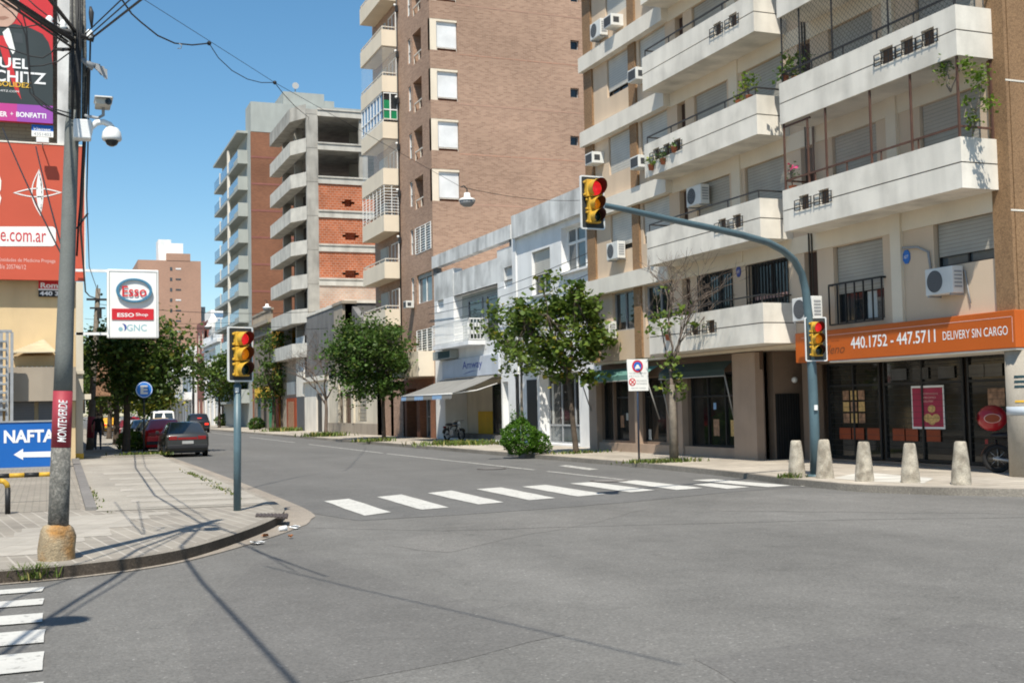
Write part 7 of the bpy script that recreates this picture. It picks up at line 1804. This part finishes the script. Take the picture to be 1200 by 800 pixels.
# balcony plants
def plant(label, px, py, X, seed, s_=.16, n=70, ls=.09, leafm='leaf_fresh', pot=True, hgt=.35, fl=None):
    rnd = random.Random(seed); p = onX(px, py, X); t = thing('potted_plant', label, 'plant', tuple(p), 'plants on the balconies')
    if pot: m = MB(); m.lathe([(.07, 0), (.10, .16), (.11, .17)], (p.x, p.y, p.z-.17), 12); m.build('pot', 'terracotta', t)
    m = MB()
    for k in range(4): limb(m, p, p+Vector((rnd.uniform(-.1, .1), rnd.uniform(-.15, .15), hgt*rnd.uniform(.6, 1))), .01, .006, rnd)
    m.build('stems', 'twig', t); lb = MB()
    for _ in range(n): leaf(lb, p+Vector((rnd.gauss(0, s_*.6), rnd.gauss(0, s_), hgt*.7+rnd.gauss(0, s_*.8))), ls, rnd)
    lb.build('foliage', leafm, t, recalc=False)
    if fl:
        m = MB()
        for _ in range(10): leaf(m, p+Vector((rnd.gauss(0, .06), rnd.gauss(0, .08), hgt+rnd.gauss(0, .07))), .13, rnd)
        m.build('flower', fl, t, recalc=False)
    return t
plant('green plant rising above the flowered balcony parapet', 878, 112, XB+.25, 1, .17, 90, .11, 'leaf_lime', hgt=.45)
plant('trailing plant on the parapet left of the tall one', 866, 118, XB+.2, 2, .12, 40, .1, 'leaf_lime', hgt=.2)
plant('green plant in the middle planter opening of the flowered balcony', 777, 186, XB-.04, 3, .13, 80, .08, hgt=.12); plant('grassy plant hanging at the left end of the flowered balcony', 763, 193, XB-.06, 4, .12, 80, .08, 'leaf_lime', hgt=.1)
plant('small dark plant in the right planter opening of the flowered balcony', 790, 172, XB-.02, 5, .08, 40, .08, hgt=.1)
plant('pink flowering plant at the left post of the corner balcony', 929, 218, XB+.2, 6, .12, 50, .08, 'leaf_dark', hgt=.5, fl='flower_pink')
plant('bushy plant inside the netted balcony', 932, 90, XB+.3, 7, .26, 150, .11, 'leaf_mid', hgt=.35); plant('low plants inside the netted balcony parapet', 920, 88, XB+.2, 8, .2, 80, .11, 'leaf_fresh', hgt=.12)
plant('leafy plant in the lowest balcony opening by the bare tree', 783, 392, XB-.04, 9, .12, 60, .1, hgt=.15)
def climber(label, px, pts_, seed, hook):
    rnd = random.Random(seed); X = XB+.12; t = thing('climbing_plant', label, 'plant', tuple(onX(*pts_[0][:2], X)), 'plants on the balconies'); m = MB(); lb = MB()
    for a, b_ in hook: limb(m, onX(*a, X), onX(*b_, X), .016, .010, rnd, 4, .12)
    m.build('stems', 'bark_pale', t)
    for (x, y, s_, n_) in pts_:
        c_ = onX(x, y, X)
        for _ in range(n_): leaf(lb, c_+Vector((rnd.gauss(0, s_*.7), rnd.gauss(0, s_), rnd.gauss(0, s_*1.1))), .085, rnd)
    lb.build('foliage', 'leaf_lime', t, recalc=False); return t
climber('tall climbing plant with three green tufts in the corner of the caged balcony', 0, [(1148, 92, .13, 170), (1160, 122, .09, 70), (1140, 140, .08, 70), (1132, 118, .05, 25)], 3, [((1140, 160), (1143, 130)), ((1143, 130), (1150, 100)), ((1143, 130), (1158, 118)), ((1143, 132), (1130, 117)), ((1141, 150), (1148, 112)), ((1141, 155), (1132, 128))])
climber('hanging green plant on the corner post of the caged balcony', 0, [(1107, 82, .12, 130), (1131, 76, .09, 60), (1108, 72, .06, 40)], 5, [((1114, 108), (1110, 85)), ((1114, 108), (1126, 80)), ((1114, 108), (1109, 74))])
# ============================================================ vehicles and people
def car(label, paint, X, Y, L_=4.15, W_=1.68, H_=1.40, name='parked_car', style='hatch', lit=False, rz=0.0, group='cars parked under the trees', detail=True, lights='tail_red', glass='glass_car', front=False):
    t = thing(name, label, 'car', (0, 0, 0), group)
    hw = W_/2; k = L_/4.15; h = H_/1.40
    if style == 'hatch':
        S_ = [(0, .34, .70, .74, .90, .88), (.06, .27, .84, .88, .97, .93), (.14, .25, .93, .97, .99, .86), (.30, .24, .95, 1.02, 1.0, .84), (.78, .24, .95, 1.33, 1.0, .72), (1.25, .24, .94, 1.40, 1.0, .70), (2.1, .24, .92, 1.39, 1.0, .70), (2.45, .24, .91, 1.33, 1.0, .71), (3.15, .24, .90, .95, 1.0, .84), (3.85, .25, .80, .83, .97, .86), (4.08, .30, .62, .66, .90, .82), (4.15, .38, .55, .56, .84, .80)]
        rg, ws, sd = (3, 4), (7, 8), (4, 7)
    elif style == 'suv':
        S_ = [(0, .45, .80, .84, .92, .90), (.05, .36, .98, 1.02, .98, .94), (.10, .34, 1.05, 1.10, 1.0, .90), (.20, .34, 1.06, 1.16, 1.0, .86), (.45, .34, 1.06, 1.60, 1.0, .78), (.8, .34, 1.05, 1.70, 1.0, .76), (2.3, .34, 1.03, 1.68, 1.0, .76), (2.6, .34, 1.02, 1.60, 1.0, .77), (3.2, .34, 1.0, 1.06, 1.0, .86), (3.9, .36, .95, .98, .97, .86), (4.1, .42, .75, .78, .92, .84), (4.15, .5, .66, .68, .86, .8)]
        rg, ws, sd = (3, 4), (7, 8), (4, 7)
    else:  # van
        S_ = [(0, .36, .95, 1.0, .94, .92), (.04, .32, 1.08, 1.12, .99, .95), (.08, .32, 1.10, 1.16, 1.0, .93), (.12, .32, 1.10, 1.2, 1.0, .92), (.20, .32, 1.10, 1.85, 1.0, .86), (.5, .32, 1.1, 1.92, 1.0, .86), (2.6, .32, 1.08, 1.90, 1.0, .86), (2.75, .32, 1.06, 1.8, 1.0, .86), (3.5, .32, 1.0, 1.06, 1.0, .88), (4.0, .34, .85, .88, .95, .86), (4.12, .4, .66, .7, .9, .84), (4.15, .45, .6, .62, .85, .8)]
        rg, ws, sd = (3, 4), (7, 8), (4, 7)
    R_ = []
    mb = MB()
    for (y, zb_, zl, zt, wb, wt) in S_:
        y *= k; zb_ *= h if h > 1 else 1; zl *= h; zt *= h
        pts = [(-hw*wb*.94, y, zb_), (-hw*wb, y, zb_+(zl-zb_)*.35), (-hw*wb*.985, y, zl*.9), (-hw*wb*.95, y, zl), (-hw*wt, y, zt-.035), (-hw*wt*.88, y, zt), (0, y, zt+.02)]
        pts += [(-a, b_, c_) for a, b_, c_ in pts[5::-1]]
        R_.append(pts)
    idx = [[mb.pt(p) for p in q] for q in R_]; n = len(R_[0])
    for i in range(len(idx)-1):
        for j in range(n-1): mb.fi((idx[i][j], idx[i][j+1], idx[i+1][j+1], idx[i+1][j]), 0, True)
        mb.fi((idx[i][n-1], idx[i][0], idx[i+1][0], idx[i+1][n-1]), 0)
    mb.fi(idx[0]); mb.fi(idx[-1][::-1])
    def T(p, o):   # push outwards from the middle of the car
        v = Vector(p); c_ = Vector((0, v.y, .8)); d = (v-c_); d.y = 0
        return tuple(v+d.normalized()*o+Vector((0, -.006 if v.y < L_*.4 else .006, 0)))
    body = mb.build('body', paint, t)
    L3 = lambda a, b_, q: tuple(Vector(a).lerp(Vector(b_), q))
    for (i, j) in (rg, ws):
        g = MB()
        A, B_ = R_[i], R_[j]
        lo, hi = (A, B_) if i == rg[0] else (B_, A)
        q0 = [L3(lo[4], hi[4], .10), L3(lo[8], hi[8], .10), L3(lo[8], hi[8], .88), L3(lo[4], hi[4], .88)]
        g.face([T(L3(q0[0], q0[1], .06), .012), T(L3(q0[0], q0[1], .94), .012), T(L3(q0[3], q0[2], .93), .012), T(L3(q0[3], q0[2], .07), .012)])
        g.build('rear_window' if i == rg[0] else 'windscreen', glass, t)
    for s_ in (3, 9):
        a, b_ = (s_, s_+1) if s_ == 3 else (s_, s_-1)
        g = MB(); spans = [(rg[0]+.55, 4.0), (4.05, 5.0), (5.05, 6.0), (6.05, 6.95)] if False else None
        ii = list(range(rg[1], ws[0]+1))
        for q in range(len(ii)-1):
            P, Q = R_[ii[q]], R_[ii[q+1]]
            f = lambda z, y: T(L3(L3(P[a], P[b_], z), L3(Q[a], Q[b_], z), y), .008)
            g.face([f(.10, .05), f(.10, .95), f(.88, .95), f(.88, .05)])
        P, Q = R_[ws[0]], R_[ws[1]]; g.face([T(L3(P[a], P[b_], .1), .008), T(L3(Q[a], Q[b_], .1), .008), T(L3(L3(P[a], P[b_], .85), L3(Q[a], Q[b_], .85), .12), .008), T(L3(P[a], P[b_], .85), .008)])
        P, Q = R_[rg[1]], R_[rg[0]]; g.face([T(L3(P[a], P[b_], .1), .008), T(L3(L3(P[a], P[b_], .1), L3(Q[a], Q[b_], .3), .8), .008), T(L3(P[a], P[b_], .80), .008)])
        g.build('side_window', glass, t)
    wr_ = .29*(1.2 if style == 'suv' else 1)
    for y in (.72*k, 3.32*k):
        for s_ in (-1, 1):
            m = MB(); m.lathe([(wr_*.55, -.10), (wr_, -.085), (wr_, .085), (wr_*.55, .10)], (s_*(hw-.09), y, wr_), 20, axis=0); wh = m.build('wheel', 'tyre', t)
            m = MB(); m.lathe([(wr_*.62, s_*.09-.012), (wr_*.58, s_*.09+.02), (wr_*.2, s_*.09+.0)], (s_*(hw-.09), y, wr_), 16, axis=0); m.build('rim', 'rim_metal', wh)
            m = MB(); m.lathe([(wr_*1.22, -.02), (wr_*1.22, .02)], (s_*(hw-.028), y, wr_+.02), 18, axis=0); m.build('wheel_arch', 'plastic_black', t)
    m = MB(); m.box(-hw*.93, hw*.93, -.07, .10, .36*h, .50*h); m.box(-hw*.90, hw*.90, L_-.10, L_+.05, .36*h, .50*h); m.box(-hw*.8, hw*.8, .12, L_-.2, .17, .30); m.build('bumper', 'plastic_black', t, bevel=.02)
    zl_ = .80*h if style != 'van' else 1.0
    for s_ in (-1, 1):
        m = MB(); m.box(s_*hw*.66-.16, s_*hw*.66+.16, -.015, .12, zl_-.10, zl_+.05); m.build('tail_light', 'tail_lit' if lit else lights, t, bevel=.012)
        m = MB(); m.box(s_*hw*.66-.15, s_*hw*.66+.15, L_-.14, L_-.015, .58*h, .70*h); m.build('headlight', 'head_glass', t, bevel=.012)
        m = MB(); m.box(s_*(hw+.08)-.07, s_*(hw+.08)+.07, 2.75*k, 2.83*k, .92*h, 1.04*h); m.build('mirror', 'plastic_black', t, bevel=.02)
    m = MB(); m.box(-.22, .22, -.085, -.071, .54*h, .66*h); m.build('number_plate', 'plate_grey', t)
    if detail:
        m = MB(); m.box(-hw*.44, hw*.44, -.012, .03, zl_-.09, zl_+.0); m.build('rear_panel', 'tail_red' if style == 'hatch' else 'plastic_black', t)
    if lit:
        m = MB(); m.box(-.18, .18, .10, .16, 1.55*h/1.2, 1.60*h/1.2); m.build('brake_light', 'tail_lit', t)
    t.location = (X, Y, 0.0); t.rotation_euler = (0, 0, rz)
    return t
cg = G(213, 536); car('dark grey hatchback parked nearest, its rear towards the viewer', 'paint_grey', 5.25, cg.y+.2, 4.15, 1.70, 1.40)
car('bright red hatchback parked in front of the dark grey one', 'paint_red', 4.92, 55.0, 4.0, 1.72, 1.52)
car('black car parked in the shade ahead of the red one', 'paint_black', 5.0, 61.0, 4.2, 1.68, 1.42)
car('navy car parked in the tree shade beyond the black one', 'paint_navy', 5.0, 66.6, 4.3, 1.7, 1.44)
car('silver car parked far along the shaded kerb', 'paint_silver', 5.0, 72.5, 4.1, 1.68, 1.42); car('maroon car parked farthest along the shaded kerb', 'paint_maroon', 5.0, 78.5, 4.1, 1.68, 1.42)
s_ = G(234, 507); car('black sport utility car with lit red brake lights driving away', 'paint_black', s_.x, s_.y, 4.4, 1.85, 1.40, 'moving_car', 'suv', True, group='cars driving on the avenue')
car('white van driving far down the avenue', 'paint_white', 9.2, 104, 4.8, 1.9, 1.46, 'moving_van', 'van', False, group='cars driving on the avenue')
tx = car('yellow and black taxi driving down the avenue before the white van', 'paint_yellow', 8.2, 94, 4.2, 1.68, 1.42, 'taxi', 'hatch', False, group='cars driving on the avenue')
car('white car far off on the avenue beyond the utility car', 'paint_white', 13.4, 165, 4.2, 1.7, 1.42, 'moving_car', 'hatch', False, group='cars driving on the avenue')
car('red car far down the avenue', 'paint_red', 9.8, 150, 4.2, 1.7, 1.5, 'moving_car', 'hatch', True, group='cars driving on the avenue')
car('yellow taxi glimpsed between the shaded trunks', 'paint_yellow', 3.0+2.6, 118, 4.2, 1.7, 1.5, 'taxi', 'hatch', True, group='cars driving on the avenue')
# motorcycles
def motorcycle(label, loc, rz, box_):
    t = thing('motorcycle', label, 'motorcycle', (0, 0, 0))
    for x in (0, 1.28):
        m = MB(); N, n2 = 26, 8; R0, r0 = .255, .05; rings = []
        for i in range(N):
            a = 2*math.pi*i/N; rings.append([m.pt((x+(R0+r0*math.cos(b_))*math.cos(a), .9*r0*math.sin(b_), .305+(R0+r0*math.cos(b_))*math.sin(a))) for b_ in [2*math.pi*j/n2 for j in range(n2)]])
        for i in range(N):
            for j in range(n2): m.fi((rings[i][j], rings[(i+1) % N][j], rings[(i+1) % N][(j+1) % n2], rings[i][(j+1) % n2]), 0, True)
        wh = m.build('wheel', 'tyre', t)
        m = MB(); m.lathe([(.05, -.06), (.05, .06)], (x, 0, .305), 10, axis=1)
        for k in range(8): a = 2*math.pi*k/8; m.tube([(x, 0, .305), (x+.22*math.cos(a), 0, .305+.22*math.sin(a))], .006, 4)
        m.build('rim', 'steel', wh)
    m = MB(); m.tube([(1.28, .07, .305), (1.08, .07, .85), (1.03, .05, .98)], .024, 8); m.tube([(1.28, -.07, .305), (1.08, -.07, .85), (1.03, -.05, .98)], .024, 8); m.tube([(1.02, -.34, 1.02), (1.05, -.1, 1.0), (1.05, .1, 1.0), (1.02, .34, 1.02)], .016, 8); m.build('fork_and_handlebar', 'steel', t)
    m = MB(); m.tube([(1.04, 0, .85), (.85, 0, .62), (.62, 0, .36), (.3, 0, .36), (0, .09, .305)], .03, 8); m.tube([(.3, 0, .36), (.35, 0, .68), (1.0, 0, .8)], .028, 8); m.tube([(0, -.09, .305), (.3, 0, .36)], .025, 8); m.tube([(.05, .1, .32), (-.02, .1, .7)], .025, 8); m.build('frame', 'plastic_black', t)
    m = MB(); m.box(.42, .74, -.13, .13, .28, .56); m.tube([(.7, -.12, .3), (.45, -.15, .22), (-.1, -.16, .32)], .035, 8); m.build('engine', 'rim_metal', t, bevel=.03)
    m = MB(); m.ball((.80, 0, .82), .17, 12, 0, (1.4, .75, .8)); m.build('fuel_tank', 'bike_red' if box_ else 'paint_black', t)
    m = MB(); m.ball((.25, 0, .80), .2, 12, 0, (2.0, .62, .38)); m.build('saddle', 'plastic_black', t)
    m = MB(); m.ball((1.16, 0, .88), .10, 10, 0, (.8, 1, 1)); m.build('headlamp', 'head_glass', t)
    m = MB()
    for k in range(8):
        a0, a1 = R(30+15*k), R(45+15*k); m.face([(1.28+.33*math.cos(a0), -.06, .305+.33*math.sin(a0)), (1.28+.33*math.cos(a0), .06, .305+.33*math.sin(a0)), (1.28+.33*math.cos(a1), .06, .305+.33*math.sin(a1)), (1.28+.33*math.cos(a1), -.06, .305+.33*math.sin(a1))])
    for k in range(6):
        a0, a1 = R(60+18*k), R(78+18*k); m.face([(.34*math.cos(a0), -.07, .305+.34*math.sin(a0)), (.34*math.cos(a0), .07, .305+.34*math.sin(a0)), (.34*math.cos(a1), .07, .305+.34*math.sin(a1)), (.34*math.cos(a1), -.07, .305+.34*math.sin(a1))])
    m.build('mudguard', 'paint_black' if not box_ else 'orange_seat', t)
    if box_:
        m = MB(); m.ball((-.08, 0, 1.17), .31, 16, 0, (1.0, .95, .92)); bx = m.build('delivery_box', 'bike_red', t)
        m = MB(); nn = Vector((-.0, 0, 0))
        for r_, mi, lf in ((1.0, 1, .300), (.9, 0, .304)): disc(m, (-.08, -lf, 1.17), (1, 0, 0), (0, 0, 1), .17*r_, .10*r_, mi, 24)
        disc(m, (-.395, 0, 1.19), (0, -1, 0), (0, 0, 1), .16, .10, 1, 24, .004); disc(m, (-.395, 0, 1.19), (0, -1, 0), (0, 0, 1), .145, .088, 0, 24, .008)
        m.build('oval_badge', ['orange_seat', 'ad_pink'], bx)
    m = MB(); m.box(-.24, -.18, -.07, .07, .62, .72); m.build('tail_light', 'tail_red', t)
    t.location = loc; t.rotation_euler = (0, 0, rz)
    return t
p = onX(1163, 548, 18.9)
motorcycle('delivery motorcycle with a round red box, parked in the shade beside the corner column', (19.0, 20.0, .13), R(-42), True)
p = G(524, 519, .13)
motorcycle('black motorcycle parked on the pavement under the grey awning', (18.6, onX(524, 516, 18.6).y, .13), R(-75), False)
# pedestrian on the shaded pavement (one continuous skinned body)
def person(label, base, h=1.72):
    t = thing('person', label, 'person', tuple(base)); k = h/1.72; B = Vector(base)
    J = [((0, 0, .95), .125), ((0, 0, 1.15), .125), ((0, .02, 1.40), .15), ((0, .02, 1.50), .06), ((0, .04, 1.60), .075), ((0, .04, 1.70), .06),
         ((-.10, 0, .90), .095), ((-.10, .12, .50), .065), ((-.10, .02, .09), .045), ((-.10, .15, .05), .04),
         ((.10, 0, .90), .095), ((.10, -.02, .50), .065), ((.10, -.22, .12), .045), ((.11, -.10, .05), .04),
         ((-.20, .02, 1.40), .06), ((-.26, .0, 1.14), .045), ((-.25, .12, .92), .035), ((-.25, .15, .84), .03),
         ((.20, .02, 1.40), .06), ((.26, -.04, 1.14), .045), ((.26, .04, .92), .035), ((.26, .07, .84), .03)]
    E_ = [(0, 1), (1, 2), (2, 3), (3, 4), (4, 5), (0, 6), (6, 7), (7, 8), (8, 9), (0, 10), (10, 11), (11, 12), (12, 13), (2, 14), (14, 15), (15, 16), (16, 17), (2, 18), (18, 19), (19, 20), (20, 21)]
    me = bpy.data.meshes.new('body'); me.from_pydata([(a*k, b_*k, c_*k) for (a, b_, c_), _ in J], E_, []); o = bpy.data.objects.new('body', me); COL.objects.link(o)
    o.modifiers.new('skin', 'SKIN'); o.modifiers.new('sub', 'SUBSURF').render_levels = 1
    for i, (_, r_) in enumerate(J): me.skin_vertices[0].data[i].radius = (r_*k, r_*k*.85)
    me.skin_vertices[0].data[0].use_root = True
    dg = bpy.context.evaluated_depsgraph_get(); dg.update(); m2 = bpy.data.meshes.new_from_object(o.evaluated_get(dg)); bpy.data.objects.remove(o)
    for nm in ('cloth_dark', 'denim', 'skin', 'hair'): m2.materials.append(MATS[nm])
    for p in m2.polygons:
        z = p.center.z/k; x = abs(p.center.x)/k; p.use_smooth = True
        p.material_index = 3 if z < .08 else (1 if z < .93 and x < .21 else (2 if (x > .2 and z < 1.2) or 1.47 < z < 1.6 else (0 if z < 1.47 else (3 if p.center.y < .05 or z > 1.68 else 2))))
    b_ = bpy.data.objects.new('body', m2); COL.objects.link(b_); b_.parent = t
    return t
person('person in a dark top and blue jeans walking away in the tree shade', G(115, 527.5, .13))
pf = thing('hanging_banner', 'tall dark printed banner hanging among the left trees', 'banner', tuple(onY(121, 443, 63)))
a, b = onY(111, 464, 63), onY(129.5, 418, 63); m = MB(); m.box(a.x, b.x, 63, 63.08, a.z, b.z); m.build('panel', 'poster_misc', pf); m = MB(); m.box(a.x-.05, a.x+.05, 63.1, 63.2, .13, b.z); m.build('post', 'dark_frame', pf)
fs = thing('traffic_light', 'far yellow traffic light seen at the end of the shaded left pavement', 'traffic light', (onY(96, 477, 95).x, 95, .13))
signal_head(fs, (onY(96, 477, 95).x, 95, onY(96, 475, 95).z), .5, 1.2); m = MB(); m.tube([(onY(96, 477, 95).x, 95.1, .1), (onY(96, 477, 95).x, 95.1, onY(96, 470, 95).z)], .06, 8); m.build('post', 'signal_pole', fs)
# low buildings behind the left trees
def lowhouse(label, y0, y1, z, m_):
    t = thing('roadside_house', label, 'building', (-2, (y0+y1)/2, .13)); T = lambda u, n, zz: (.9+n, u, zz); hs = []
    for k in range(int((y1-y0)/4)): hs.append((y0+1+4*k, y0+3+4*k, .13 if k % 2 else 1.1, 2.9, .25))
    w = MB(T); w.wall(y0, y1, .13, z, hs, .3); w.box(y0, y1, -8, -.35, .1, z-.01); w.build('wall', m_, t)
    for h_ in hs: window(t, T, *h_[:4], -.1, None, 0, 'offwhite', 'glass_far', 1)
lowhouse('brown one storey house behind the left pavement trees', 63, 90, 4.2, 'taupe_wall'); lowhouse('beige one storey house farther behind the left trees', 90.5, 140, 4.6, 'beige_wall'); lowhouse('pale house at the far end of the left side', 141, 260, 6.0, 'stucco_pale')
